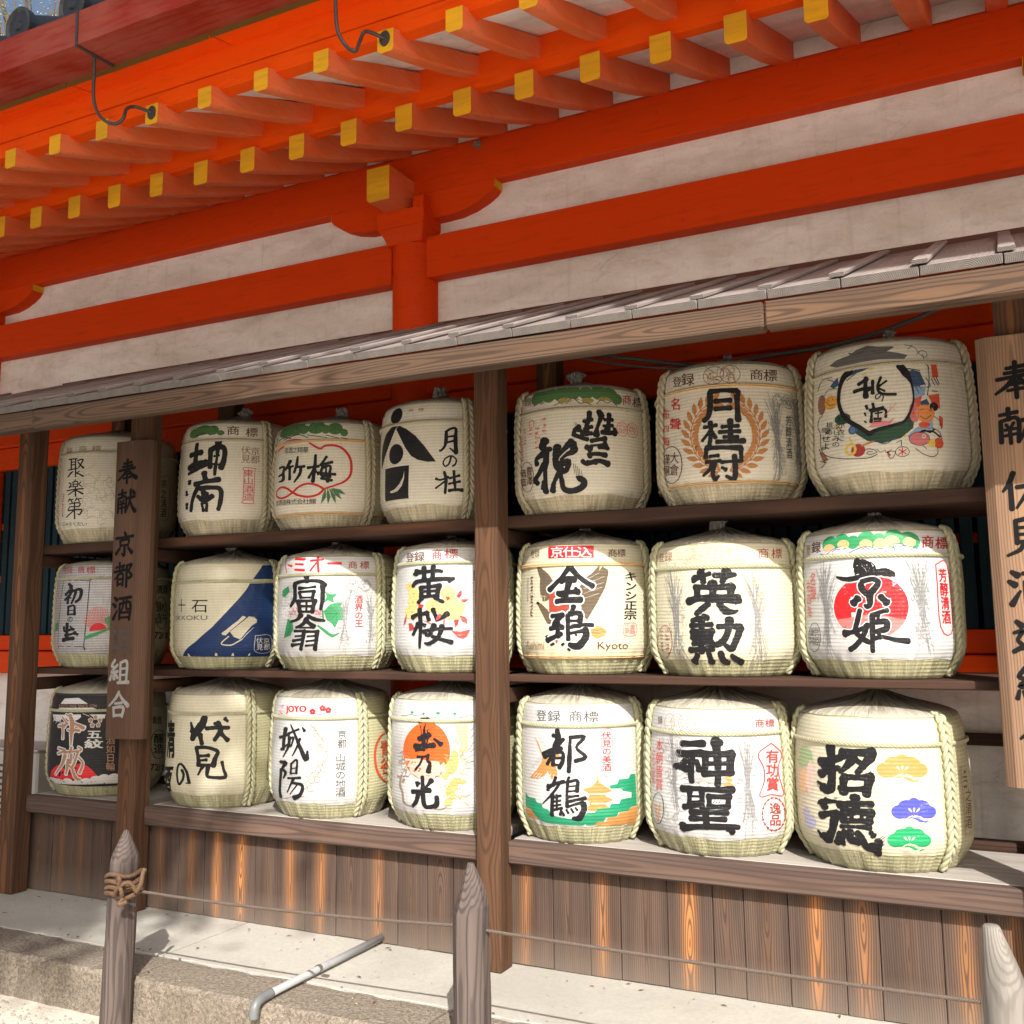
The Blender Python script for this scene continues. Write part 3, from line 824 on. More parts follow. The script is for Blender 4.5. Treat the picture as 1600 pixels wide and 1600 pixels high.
K k 0.67 0.71 -28,444,14 12,442
K pr 0.66 0.71 25,462,4 110,549
K pr 0.66 0.71 67,501,4 76,544
K pr 0.66 0.71 88,514,4 101,506
T k わが衣に 1 0 -268,513 -215,504 -278,345 -224,337
T k ふしみの 1 0 -305,467 -250,458 -314,314 -259,305
T k 桃の 1 0 -355,487 -306,479 -361,399 -311,391
T k 雫せよ 1 0 -401,458 -321,444 -411,311 -330,298
@B1
T dr 登録 0 0 -269,950 -31,940 -156,878 1,873
T dr 商 0 1 41,943 126,941 68,874 145,872
T dr 標 0 1 153,935 243,934 168,869 253,868
K k 0.98 0.74 -125,817,8 194,803 206,788 178,212 158,199 -147,208 -166,227 -138,808 -125,817
K k 1.14 0.75 -41,778,26 3,751,36 -24,744,20
K k 1.21 0.75 -72,676,26 -21,718,30
K k 1.18 0.75 -77,682,24 11,725,36 -18,673,30 -73,629,26
K k 1.15 0.74 -24,659,30 -36,598,26
K k 1.08 0.74 -10,658,15 8,643
K k 0.91 0.74 20,711,24 93,725,34 123,711,42 111,641,36 65,607,22
K k 0.98 0.74 61,701,32 43,646,30 17,597,20
K k 1.12 0.74 -20,568,22 -18,494,24
K k 0.99 0.74 -16,568,22 52,573,26 63,493,24
K k 1.02 0.74 -13,531,14 55,534
K k 1.01 0.74 -16,494,18 62,498
K k 1.03 0.74 16,469,8 2,433 -18,445 -1,467 30,467 41,445 19,424
K k 1.11 0.74 -21,411,30 -17,278,38
K k 1.12 0.74 -65,378,26 -49,340,28 40,359,24
K k 0.97 0.73 19,385,16 64,355,26
K k 0.99 0.73 -45,303,24 48,315,28 84,329,30
K k 1.06 0.73 -70,259,44 5,271 64,274,36
K k 0.88 0.73 76,318,26 110,311
K r2 0.78 0.73 222,373,7 161,422
K r2 0.77 0.73 226,380,7 167,445
K r2 0.77 0.73 231,388,7 176,467
K r2 0.76 0.73 237,395,7 185,487
K r2 0.76 0.73 244,401,7 197,505
K r2 0.75 0.73 251,407,7 210,521
K r2 0.74 0.73 260,412,7 224,535
K r2 0.74 0.73 269,416,7 239,546
K r2 0.73 0.73 278,419,7 254,555
K r2 0.72 0.73 288,421,7 271,561
K r2 0.72 0.73 298,422,7 287,565
K r2 0.71 0.73 308,422,7 304,565
K r2 0.71 0.73 318,421,7 321,563
K r2 0.70 0.73 328,419,7 337,558
K r2 0.70 0.73 338,417,7 353,550
K r2 0.70 0.73 347,413,7 368,539
K r2 0.70 0.73 356,408,7 383,526
K r2 0.69 0.73 364,403,7 396,511
K r2 0.69 0.73 371,397,7 408,493
K r2 0.69 0.73 378,390,7 419,474
K r2 0.69 0.73 383,382,7 429,453
K r2 0.69 0.73 388,375,7 437,430
K r2 0.69 0.73 392,366,7 445,375
K r2 0.69 0.73 394,358,7 449,363
P r 227,337 226,352 229,367 236,381 247,394 260,404 276,411 293,414 311,415 329,411 345,405 360,395 371,383 380,369 385,354
P gn3 178,290 231,310 316,338 385,366 398,385 362,425 357,455 408,480 425,417 417,355 345,323 275,289 183,260
P gn3 -251,409 -170,431 -178,349 -251,342
T k 清酒 0 1 839,765 1037,772 840,684 1035,688
K k 1.28 0.76 1035,507,7 1029,454 1008,408 978,374 943,356 910,356 880,374 856,408 841,454 834,505 837,557 849,603 869,637 897,656 930,657 964,639 997,605 1023,559 1035,507
T k 醸造 1 1 829,611 918,613 837,398 928,398
T k 松井 1 0 924,605 1012,607 933,411 1024,410
T k 72ℓ詰 0 2 820,323 1055,320 824,263 1065,259
@B2
P nb -166,119 49,241 197,361 314,487 421,608 480,683 511,736 775,744 776,426 815,107
P nb 538,775 572,819 634,896 773,906 781,837 775,780
T k 十 0 0 -213,609 -94,606 -199,494 -85,492
T k 石 0 0 -7,604 150,602 -1,489 155,487
T gd JIKKOKU 0 0 -274,469 154,464 -266,416 156,412
P cr 351,324 507,453 553,446 578,423 574,400 532,374 494,329 437,258 385,280
P cr 282,313 318,339 361,376 418,420 454,459 483,446 412,383 354,333 319,294 289,298
K cr 0.73 0.75 343,285,13 282,224 357,210 408,233 453,259
K cr 0.76 0.75 453,259,8 495,307 551,359,4
K cr 0.84 0.76 566,287,5 710,285 720,150 572,155 566,287
T cr 伏見 1 0 577,272 632,271 585,161 642,160
T cr 京都 1 0 643,267 701,266 653,162 714,161
@B3
K r 1.69 0.75 -292,931,8 -204,806
K r 1.41 0.74 -208,872,12 -135,856,24
K r 1.07 0.76 -106,913,24 6,906,30
K r 1.02 0.73 -90,871,20 -2,865,26
K r 0.99 0.73 -87,825,24 14,817,30
K r 0.82 0.74 68,893,24 183,901,22
K r 0.79 0.73 130,921,28 149,802,26
K r 0.82 0.72 131,884,20 75,811
K r 0.74 0.72 224,868,26 336,868,28
T dr 商 0 1 398,885 471,886 397,824 469,824
T dr 標 0 1 501,885 581,887 498,823 575,824
E w -186 572 1.465 0.722 55 62
L gy -186 572 1.465 0.722 55 62 3
E w -204 493 1.561 0.721 50 58
L gy -204 493 1.561 0.721 50 58 3
E w -125 614 1.193 0.72 55 36
L gy -125 614 1.193 0.72 55 36 3
E w -99 520 1.101 0.715 50 70
L gy -99 520 1.101 0.715 50 70 3
E w 260 649 0.716 0.71 45 45
L gy 260 649 0.716 0.71 45 45 3
E w -180 450 1.413 0.718 50 40
L gy -180 450 1.413 0.718 50 40 3
G scrib pr -61 477 1.003 0.712 70 100 3 16 4 30
G scrib pr 147 477 0.753 0.706 80 70 4 14 4 30
G scrib gy -145 521 1.253 0.718 120 220 5 14 3 50
P gn3 202,656 232,620 310,621 275,585 284,549 233,570 201,549 225,599
P gn3 202,480 248,535 304,553 350,551 333,518 375,484 355,436 370,407 320,409 293,346 264,387 228,410
P gn3 -153,426 -94,406 -76,342 -112,291 -209,269 -176,364
P gn3 -260,660 -157,693 -138,650 -202,600 -263,617
K gn3 0.71 0.70 156,368,20 208,329,34 272,286 329,310,10
K gn3 0.73 0.70 194,494,18 199,417
K dg 0.70 0.70 234,466,4 305,465 361,472
K dg 0.70 0.70 262,508,4 305,465 299,395
K dg 0.70 0.70 264,416,4 305,465
K dg 1.19 0.71 -148,299,4 -115,370 -140,413
K dg 0.71 0.71 224,635,4 268,593
K k 0.85 0.72 45,761,50 54,724,44
K k 0.81 0.71 -80,707,40 -10,724,36 84,730 171,721,44 207,689
K k 1.05 0.72 -75,702,38 -68,641,36 -69,584,44 -116,527,26
K k 0.73 0.71 190,693,46 191,579,48 177,498,28
K k 0.83 0.71 -23,670,36 63,674,18 128,680,24
K k 0.92 0.71 -19,638,30 -3,595
K k 0.83 0.71 -14,640,24 124,645,28
K k 0.78 0.71 118,641,36 106,591,34
K k 0.83 0.71 -10,594,20 110,595
K k 0.93 0.71 -28,567,44 -10,482,40
K k 0.82 0.71 -22,567,30 139,569
K k 0.77 0.71 126,565,48 104,478,44
K k 0.83 0.71 55,566,26 54,488,20
K k 0.83 0.71 -8,526,28 117,524
K k 0.83 0.71 -10,482,26 110,480
K k 0.97 0.71 1,454,46 -35,419,36 -105,402,22
K k 0.76 0.70 68,448,32 125,421,46 210,406,22
K k 0.88 0.71 58,422,46 21,380,42 -47,354,22
K k 0.79 0.70 58,404,40 122,360,46
K k 0.82 0.70 -14,353,18 122,352,20
K k 0.90 0.71 -63,326,26 43,327,30
K k 0.86 0.70 36,323,38 21,242 -1,179,32
K k 0.92 0.71 -55,284,18 10,288,22
K k 0.94 0.71 -80,248,30 16,260,26
K k 0.96 0.71 -93,213,36 1,223,18
K k 0.77 0.70 58,321,26 161,322,32
K k 0.75 0.70 151,318,40 143,242,42 131,179,38
K k 0.78 0.70 66,283,18 131,287,20
K k 0.78 0.70 58,244,22 137,252
K k 0.79 0.70 50,209,20 124,214
L gy 431 688 0.732 0.714 70 72 5
L gy 431 688 0.731 0.714 56 58 3
G scrib gy 431 688 0.731 0.714 70 70 880 8 4 26
L gy 539 689 0.791 0.718 62 66 5
L gy 539 689 0.791 0.718 50 53 3
G scrib gy 539 689 0.79 0.718 70 70 1022 8 4 26
T r 酒界の王 1 1 450,609 515,610 451,349 516,349
G plume gy 369 415 0.706 0.705 190 600 21 44 3 0
G plume gy 585 414 0.82 0.712 150 600 22 40 3 0
K k 1.26 0.73 929,764,4 772,756 756,740 758,279 787,259 909,259
T k 北川本家 1 0 787,726 869,729 780,283 859,281
@B4
T dbr 登 0 1 -222,921 -121,916 -201,846 -108,842
T dbr 録 0 1 -112,924 -16,919 -99,850 -8,846
T dr 商 0 1 54,937 132,935 63,857 137,855
T dr 標 0 1 156,938 261,937 160,862 261,860
E yl2 -154 661 1.125 0.709 24 24
E yl2 -154 676 1.128 0.71 17 18
E yl2 -132 665 1.063 0.708 17 18
E yl2 -139 648 1.081 0.707 17 18
E yl2 -167 649 1.165 0.709 17 18
E yl2 -177 666 1.202 0.711 17 18
K go 1.13 0.71 -174,674,5 -174,680 -171,685 -164,688 -155,689 -146,688 -139,684 -136,678 -136,672
K go 1.04 0.71 -143,676,5 -135,678 -127,677 -119,673 -115,668 -114,662 -117,657 -123,653 -131,652
K go 1.07 0.71 -128,657,5 -123,653 -121,647 -123,641 -128,637 -136,635 -144,635 -152,638 -157,644
K go 1.18 0.71 -148,643,5 -153,639 -161,636 -170,636 -179,638 -185,643 -188,649 -186,655 -181,659
K go 1.23 0.71 -177,653,5 -187,655 -194,659 -198,665 -198,671 -193,676 -185,679 -175,679 -166,677
K br 1.10 0.71 -154,661,3 -138,660
K br 1.11 0.71 -154,661,3 -148,651
K br 1.14 0.71 -154,661,3 -166,655
K br 1.14 0.71 -154,661,3 -167,667
K br 1.12 0.71 -154,661,3 -150,670
E yl2 -103 603 0.994 0.703 42 42
E yl2 -103 630 0.992 0.704 30 32
E yl2 -70 610 0.926 0.702 30 32
E yl2 -82 580 0.947 0.702 30 32
E yl2 -124 581 1.041 0.704 30 32
E yl2 -139 612 1.08 0.706 30 32
K go 0.99 0.70 -133,625,5 -134,635 -128,644 -117,651 -104,653 -90,650 -80,643 -74,633 -75,623
K go 0.91 0.70 -86,630,5 -73,633 -61,631 -50,626 -44,617 -43,606 -47,597 -56,590 -68,588
K go 0.93 0.70 -64,597,5 -56,589 -54,579 -57,569 -65,562 -77,558 -90,559 -102,564 -110,573
K go 1.06 0.70 -96,573,5 -103,564 -115,559 -130,559 -143,564 -153,572 -158,582 -155,592 -145,600
K go 1.11 0.71 -140,589,5 -155,593 -167,600 -173,610 -172,620 -163,629 -150,634 -135,635 -122,631
K br 0.96 0.70 -103,603,3 -79,602
K br 0.98 0.70 -103,603,3 -95,586
K br 1.01 0.70 -103,603,3 -123,593
K br 1.01 0.70 -103,603,3 -123,613
K br 0.98 0.70 -103,603,3 -96,619
E yl2 -124 463 1.04 0.701 48 48
E yl2 -124 494 1.038 0.702 34 36
E yl2 -85 472 0.95 0.699 34 36
E yl2 -99 438 0.977 0.699 34 36
E yl2 -149 438 1.106 0.702 34 36
E yl2 -167 473 1.163 0.704 34 36
K go 1.03 0.70 -160,488,5 -161,499 -154,510 -141,517 -124,519 -109,517 -96,509 -90,498 -90,486
K go 0.92 0.70 -103,494,5 -89,497 -74,496 -62,489 -54,479 -53,468 -58,457 -68,449 -83,446
K go 0.96 0.70 -78,457,5 -69,448 -66,436 -69,425 -79,417 -93,412 -108,413 -122,419 -132,429
K go 1.13 0.70 -115,429,5 -124,419 -138,413 -156,413 -172,418 -185,427 -190,438 -186,450 -175,459
K go 1.22 0.70 -169,447,5 -187,451 -202,459 -210,470 -208,482 -198,492 -181,498 -163,499 -146,494
K br 1.00 0.70 -124,463,3 -96,462
K br 1.02 0.70 -124,463,3 -115,444
K br 1.06 0.70 -124,463,3 -147,451
K br 1.06 0.70 -124,463,3 -148,475
K br 1.02 0.70 -124,463,3 -116,481
E yl2 -114 540 1.016 0.702 36 36
E yl2 -115 563 1.015 0.703 26 27
E yl2 -85 546 0.952 0.701 26 27
E yl2 -96 521 0.972 0.701 26 27
E yl2 -133 521 1.06 0.703 26 27
E yl2 -146 548 1.096 0.704 26 27
K go 1.01 0.70 -141,559,5 -141,567 -136,575 -127,581 -115,582 -103,580 -94,574 -89,566 -90,557
K go 0.93 0.70 -99,563,5 -88,566 -77,564 -68,559 -62,552 -61,543 -65,535 -73,529 -84,527
K go 0.96 0.70 -80,535,5 -73,528 -71,520 -74,511 -81,505 -91,502 -103,502 -113,507 -120,514
K go 1.08 0.70 -108,514,5 -115,507 -125,503 -138,502 -150,506 -158,513 -162,522 -159,530 -151,537
K go 1.13 0.70 -147,528,5 -160,531 -170,537 -175,546 -174,554 -167,562 -156,566 -143,567 -131,564
K br 0.99 0.70 -114,540,3 -94,539
K br 1.00 0.70 -114,540,3 -108,526
K br 1.03 0.70 -114,540,3 -132,531
K br 1.03 0.70 -114,540,3 -132,549
K br 1.00 0.70 -114,540,3 -108,554
E yl2 190 597 0.706 0.694 51 51
E yl2 190 629 0.707 0.695 36 38
E yl2 219 607 0.701 0.694 36 38
E yl2 208 571 0.702 0.693 36 38
E yl2 171 571 0.71 0.693 36 38
E yl2 160 607 0.714 0.694 36 38
K go 0.71 0.69 164,623,5 164,635 169,646 178,654 190,657 201,654 210,646 215,634 215,622
K go 0.70 0.69 205,630,5 216,634 228,632 238,625 244,615 245,602 241,591 232,583 221,580
K go 0.70 0.69 224,591,5 231,582 234,570 231,558 223,548 212,544 200,545 190,551 183,561
K go 0.71 0.69 195,561,5 189,551 178,545 167,544 155,549 148,559 145,571 147,583 154,592
K go 0.72 0.69 158,580,5 147,584 138,592 133,604 134,616 140,627 151,633 163,634 174,630
K br 0.70 0.69 190,597,3 210,597
K br 0.70 0.69 190,597,3 196,577
K br 0.71 0.69 190,597,3 173,585
K br 0.71 0.69 190,597,3 172,609
K br 0.70 0.69 190,597,3 195,617
E yl2 66 509 0.762 0.694 45 45
E yl2 66 537 0.762 0.694 32 34
E yl2 94 517 0.743 0.693 32 34
E yl2 83 485 0.748 0.693 32 34
E yl2 48 486 0.775 0.694 32 34
E yl2 37 518 0.785 0.695 32 34
K go 0.76 0.69 41,531,5 41,542 46,552 55,559 66,561 77,559 85,551 90,542 90,531
K go 0.74 0.69 81,537,5 91,541 102,539 111,533 117,524 118,513 114,503 106,496 95,493
K go 0.74 0.69 99,504,5 105,495 108,484 105,474 98,466 88,462 76,462 67,468 60,477
K go 0.78 0.69 72,477,5 65,468 56,463 44,462 33,467 26,475 23,485 25,496 32,505
K go 0.80 0.69 36,494,5 25,497 16,505 11,515 12,526 18,535 28,541 40,542 51,538
K br 0.75 0.69 66,509,3 86,508
K br 0.76 0.69 66,509,3 72,491
K br 0.77 0.69 66,509,3 50,498
K br 0.77 0.69 66,509,3 50,520
K br 0.76 0.69 66,509,3 72,526
E yl2 140 487 0.719 0.692 36 36
E yl2 140 510 0.719 0.692 26 27
E yl2 161 494 0.711 0.691 26 27
E yl2 153 468 0.713 0.691 26 27
E yl2 126 468 0.724 0.691 26 27
E yl2 118 494 0.728 0.692 26 27
K go 0.72 0.69 121,505,5 121,514 125,521 131,527 140,529 148,527 155,521 158,513 158,504
K go 0.71 0.69 151,510,5 159,513 167,511 174,507 179,499 179,491 176,483 170,477 162,474
K go 0.71 0.69 165,483,5 170,476 171,467 169,459 164,453 156,449 148,450 140,454 135,462
K go 0.73 0.69 144,461,5 139,454 132,450 123,450 115,453 110,460 107,468 109,477 114,483
K go 0.73 0.69 117,475,5 109,478 102,484 99,492 100,500 104,508 112,512 120,513 128,510
K br 0.71 0.69 140,487,3 155,487
K br 0.72 0.69 140,487,3 144,473
K br 0.72 0.69 140,487,3 128,478
K br 0.72 0.69 140,487,3 127,495
K br 0.72 0.69 140,487,3 144,501
E yl2 231 482 0.698 0.691 75 75
E yl2 231 530 0.699 0.692 53 56
E yl2 275 497 0.698 0.691 53 56
E yl2 258 444 0.696 0.69 53 56
E yl2 204 444 0.7 0.69 53 56
E yl2 188 497 0.704 0.691 53 56
K go 0.70 0.69 194,520,5 194,538 201,554 215,566 232,570 248,565 262,554 269,537 268,519
K go 0.70 0.69 254,530,5 270,536 288,534 302,524 311,509 312,491 306,474 293,462 276,457
K go 0.69 0.69 282,474,5 293,460 296,442 291,425 280,411 264,404 247,406 232,415 222,430
K go 0.70 0.69 240,430,5 230,415 215,406 198,405 182,412 170,426 166,444 170,461 180,475
K go 0.71 0.69 186,458,5 169,463 156,475 150,492 151,510 160,526 175,535 192,537 209,531
K br 0.70 0.69 231,482,3 262,482
K br 0.70 0.69 231,482,3 241,453
K br 0.70 0.69 231,482,3 207,464
K br 0.70 0.69 231,482,3 207,500
K br 0.70 0.69 231,482,3 240,511
P rdk 251,579 270,610 289,624 292,596 273,565
P rdk 280,553 345,555 308,530
P rdk 231,399 269,403 262,368 243,344
P rdk 271,431 308,426 330,405 332,373 294,389
P rdk -55,525 -4,517 -22,491 -57,497
P rdk -26,458 29,481 19,447
P rdk -213,408 -185,450 -190,393 -222,358
P rdk -160,379 -123,379 -88,337 -148,320
P rdk 168,576 197,576 204,559 182,547
P r2 214,319 286,313 353,327 328,278 300,260 262,272
P r2 -21,406 20,391 111,356 36,377
P r2 154,404 165,404 161,355 150,362
K k 0.95 0.71 -82,752,48 -72,778,40
K k 0.78 0.70 -81,766,44 32,769,36 109,773 142,765,26
K k 0.84 0.70 -6,798,44 -1,712,46
K k 0.77 0.70 72,805,44 68,711,46
K k 0.79 0.70 -111,661,36 -78,690,44 17,701,42 124,709,44 232,711,26
K k 0.71 0.70 197,691,34 232,711,22
K k 0.79 0.70 37,704,44 39,586,40
K k 0.86 0.70 -30,649,44 -24,576
K k 0.78 0.70 -27,649,32 129,659,40
K k 0.73 0.69 118,654,52 105,576,44
K k 0.78 0.70 -4,618,22 92,621,24
K k 0.78 0.70 -18,578,30 107,584,34
K k 0.87 0.70 -21,569,40 -55,535,34
K k 0.73 0.69 88,569,36 150,536,32
K k 0.87 0.69 -43,483,40 -36,343,42 -48,196,20
K k 0.90 0.70 -115,424,44 -65,444,36 7,450,30
K k 0.94 0.69 -58,375,42 -108,292,26
K k 0.83 0.69 -28,378,22 2,362,36
K k 0.79 0.69 21,457,44 37,402,36
K k 0.74 0.69 72,481,44 107,404,36
K k 0.72 0.69 184,448,52 140,418,40 100,397,18
K k 0.77 0.69 80,363,48 43,294,46 8,288,20
K k 0.73 0.69 -8,314,40 96,334,34 218,336,24
K k 0.71 0.69 62,281,30 146,253,40 215,235,42
K k 0.75 0.69 143,356,44 111,273 42,227,42 -1,229,16
P r2 96,411 114,442 137,447 129,414 100,397
K k 0.73 0.69 107,411,4 129,439
K k 0.74 0.70 394,767,6 386,735 390,700
@B5
P r -116,920 257,913 253,826 -103,830
T w 京仕込 0 1 -92,913 240,902 -80,835 237,826
T dbr 登 0 0 -316,901 -264,897 -295,842 -249,840
T dbr 録 0 0 -260,903 -204,900 -242,843 -191,840
T dbr 商標 0 1 364,888 517,891 359,832 507,834
P bk -221,781 -167,766 -132,743 -109,728 -87,710 -55,665 -37,616 -78,545 -117,525 -148,523 -170,565 -180,634 -175,689
P bk -214,519 -163,508 -109,467 -67,412 -76,358 -110,365 -159,440
P bk 148,626 190,686 232,713 283,766 297,764 289,733 313,767 336,752 354,743 358,719 347,678 331,617 297,556 276,516 233,449 195,389 158,423
P rdb -90,590 -25,595 90,498 158,450 117,410 3,425 -68,358 -92,453
P rdb -54,256 -15,263 -32,222
P bo2 216,321 251,344 292,341 332,313 324,277 298,270 264,253 223,281
K gy3 0.69 0.68 190,679,5 275,733
K gy3 0.69 0.68 183,652,5 316,719
K gy3 0.69 0.68 175,625,5 329,678
K gy3 0.69 0.68 168,591,5 321,637
K gy3 0.68 0.68 167,558,5 298,597
K gy3 0.68 0.68 167,524,5 276,550
K gy3 0.68 0.68 166,490,5 262,516
K gy3 0.68 0.67 172,456,5 241,482
K gy3 0.68 0.67 178,429,5 220,449
K gy3 0.93 0.69 -166,745,5 -107,646
K gy3 0.89 0.69 -145,730,5 -82,631
K gy3 0.95 0.69 -173,689,5 -134,591
K gy3 0.85 0.69 -108,701,5 -65,603
K gy3 1.03 0.70 -209,775,5 -164,689
K gy3 0.68 0.67 227,318,5 319,307
K gy3 0.68 0.67 230,301,5 305,287
K cr 0.69 0.68 190,669,3 288,719
K cr 0.69 0.68 182,639,3 323,692
K cr 0.69 0.68 175,608,3 321,651
K cr 0.68 0.68 174,574,3 306,617
K cr 0.68 0.68 174,541,3 284,573
E k -198 513 1.047 0.691 16 14
K cr 0.96 0.69 -162,571,4 -153,537
K cr 0.91 0.69 -134,564,4 -130,529
K cr 0.92 0.69 -162,564,4 -116,556
K w 0.76 0.69 75,764,74 5,683,68 -86,604,72
K w 0.69 0.68 82,757,76 156,680 240,624,72
K w 0.72 0.68 9,661,72 50,679,86 110,674
K w 0.72 0.68 71,668,86 51,587,80 41,526,76
K w 0.71 0.68 -18,578,70 78,586,76 137,585,78
K w 0.71 0.68 -30,520,68 48,529,86 153,531,80
K w 0.75 0.68 -1,564,60 14,557,56
K w 0.69 0.68 120,612,56 109,592,62
K w 0.77 0.68 -67,417,66 18,424,74
K w 0.77 0.68 -9,411,80 -50,351 -6,343
K w 0.76 0.68 -20,384,66 -21,273,72
K w 0.77 0.68 -81,329,66 16,338,70
K w 0.79 0.68 -108,246,74 -54,269,72 4,293,66
K w 0.70 0.68 101,484,72 81,427
K w 0.71 0.67 57,424,66 56,329,68 58,252,66
K w 0.69 0.67 68,434,66 144,433,84 143,376,72
K w 0.69 0.67 71,383,52 130,383
K w 0.69 0.67 67,336,56 143,344,60
K w 0.68 0.67 88,344,60 177,354,64 234,351,62
K w 0.68 0.67 73,296,52 176,315,66
K w 0.68 0.67 183,325,76 182,265,100 126,207 64,217,64
K w 0.69 0.67 106,299,50 116,282,48
K w 0.68 0.67 134,309,46 141,299,44
K k 0.76 0.69 75,764,48 5,683,42 -86,604,46
K k 0.69 0.68 82,757,50 156,680 240,624,46
K k 0.72 0.68 9,661,46 50,679,60 110,674
K k 0.72 0.68 71,668,60 51,587,54 41,526,50
K k 0.71 0.68 -18,578,44 78,586,50 137,585,52
K k 0.71 0.68 -30,520,42 48,529,60 153,531,54
K k 0.75 0.68 -1,564,34 14,557,30
K k 0.69 0.68 120,612,30 109,592,36
K k 0.77 0.68 -67,417,40 18,424,48
K k 0.77 0.68 -9,411,54 -50,351 -6,343
K k 0.76 0.68 -20,384,40 -21,273,46
K k 0.77 0.68 -81,329,40 16,338,44
K k 0.79 0.68 -108,246,48 -54,269,46 4,293,40
K k 0.70 0.68 101,484,46 81,427
K k 0.71 0.67 57,424,40 56,329,42 58,252,40
K k 0.69 0.67 68,434,40 144,433,58 143,376,46
K k 0.69 0.67 71,383,26 130,383
K k 0.69 0.67 67,336,30 143,344,34
K k 0.68 0.67 88,344,34 177,354,38 234,351,36
K k 0.68 0.67 73,296,26 176,315,40
K k 0.68 0.67 183,325,50 182,265,74 126,207 64,217,38
K k 0.69 0.67 106,299,24 116,282,22
K k 0.68 0.67 134,309,20 141,299,18
K k 0.81 0.68 -76,215,22 -57,223
K k 0.74 0.67 10,215,22 21,223
K k 0.72 0.68 55,187,22 63,180
K k 0.87 0.68 -120,273,16 -107,283,10
T k キンシ正宗 1 2 488,727 595,729 472,385 574,384
K pr 0.86 0.68 468,360,5 570,359 567,280 466,281 468,360
T pr 金鵄 1 0 519,355 565,355 516,284 562,283
T pr 正宗 1 0 472,356 514,355 470,285 512,284
T br Fushimi 0 0 -325,239 -135,241 -340,184 -141,186
T dbr Kyoto 0 0 266,235 496,232 266,172 502,168
G hand dbr -266 560 1.272 0.697 26 400 9 1 6 26
G hand gy -322 611 1.571 0.704 14 240 10 1 3 14
@B6
T br 登 0 0 -424,844 -353,840 -407,782 -342,778
T br 録 0 0 -345,847 -267,842 -333,781 -260,777
T dr 商 0 0 383,849 466,850 374,780 453,781
T dr 標 0 0 493,849 591,852 480,781 572,783
L lb -132 822 0.866 0.72 85 88 3.5
L lb -132 822 0.863 0.717 62 64 2.5
L lb -74 819 0.805 0.714 85 88 3.5
L lb -74 819 0.802 0.712 62 64 2.5
L lb -20 817 0.763 0.71 85 88 3.5
L lb -20 817 0.762 0.709 62 64 2.5
L lb 32 815 0.736 0.707 85 88 3.5
L lb 32 815 0.735 0.706 62 64 2.5
L lb 83 814 0.719 0.705 85 88 3.5
L lb 83 814 0.718 0.704 62 64 2.5
L lb 133 812 0.711 0.704 85 88 3.5
L lb 133 812 0.71 0.702 62 64 2.5
L lb 183 811 0.711 0.703 85 88 3.5
L lb 183 811 0.71 0.701 62 64 2.5
L lb 233 810 0.72 0.703 85 88 3.5
L lb 233 810 0.719 0.701 62 64 2.5
L lb 283 810 0.737 0.703 85 88 3.5
L lb 283 810 0.736 0.701 62 64 2.5
G scrib lb 80 814 0.739 0.703 640 110 41 40 3 30
G plume gy -217 392 0.942 0.7 220 850 31 60 3 0
G plume gy 349 386 0.738 0.682 250 900 32 66 3 0
K k 0.73 0.69 -24,698,66 -9,666,60 -6,628,46
K k 0.73 0.69 -73,651,56 -20,667,44 40,686,36
K k 0.77 0.70 -77,633,30 -61,668,40
K k 0.69 0.69 153,697,80 141,662,70 120,628,44
K k 0.69 0.69 69,674,44 145,669,60 211,675,34
K k 0.69 0.69 57,619,82 59,568,70 54,513
K k 0.69 0.69 -68,598,44 60,592,50 183,596,62
K k 0.74 0.69 -47,591,60 -53,522
K k 0.68 0.69 180,596,74 170,514,64
K k 0.70 0.69 -115,501,60 -42,521 58,519,76 221,516,74
K k 0.68 0.68 207,503,60 234,503,50
K k 0.72 0.69 27,484,44 -8,459,66 -60,418,40
K k 0.68 0.68 94,483,44 137,439,76 190,429,44 218,438,16
K k 0.73 0.69 -92,374,34 -39,387,60 19,393,44
K k 0.72 0.69 -2,404,50 -25,363,56
K k 0.72 0.69 -100,343,42 45,348,40
K k 0.72 0.68 -94,303,46 50,306
K k 0.77 0.69 -90,303,48 -88,260,44
K k 0.69 0.68 47,304,52 31,260,46
K k 0.72 0.68 -88,257,42 35,260
K k 0.72 0.68 -21,390,54 -33,171
K k 0.72 0.68 -90,222,38 47,229,44
K k 0.73 0.69 -115,181,46 46,192,50
K k 0.72 0.68 -79,281,20 22,282
K k 0.67 0.68 85,334,44 160,337,50 230,329,60
K k 0.67 0.68 230,326,60 204,259,66 168,191 125,215,30
K k 0.67 0.68 161,378,72 149,306,64 116,242 71,215,46
K k 0.80 0.70 -65,150,40 -104,104,56
K k 0.73 0.69 15,164,40 27,105,60
K k 0.71 0.69 95,164,46 109,116,66 145,99,40
K k 0.71 0.69 167,147,30 195,123,60 237,101,50
K dr 1.22 0.71 -264,235,5 -271,198 -295,165 -328,140 -372,125 -409,124 -429,137 -439,162 -437,195 -439,233 -427,271 -406,304 -378,329 -348,342 -320,342 -295,329 -276,305 -266,272 -264,235
G hand dr -317 231 1.159 0.706 34 220 51 1 5 34
G hand dr -380 230 1.41 0.712 28 200 52 1 4 28
@B7
E gn3 -249 851 0.88 0.705 68 72
E gn3 -160 860 0.774 0.7 72 76
E gn3 -83 855 0.713 0.692 62 62
E gn3 4 863 0.68 0.693 88 84
E gn3 84 860 0.667 0.686 72 68
E gn3 176 866 0.681 0.691 98 86
E gn3 271 851 0.721 0.685 100 86
E og3 -252 826 0.871 0.698 50 34
E og3 -148 844 0.756 0.693 55 40
E og3 0 837 0.673 0.683 60 44
E og3 87 840 0.661 0.681 60 44
E og3 161 852 0.672 0.682 70 50
E og3 270 844 0.715 0.681 60 44
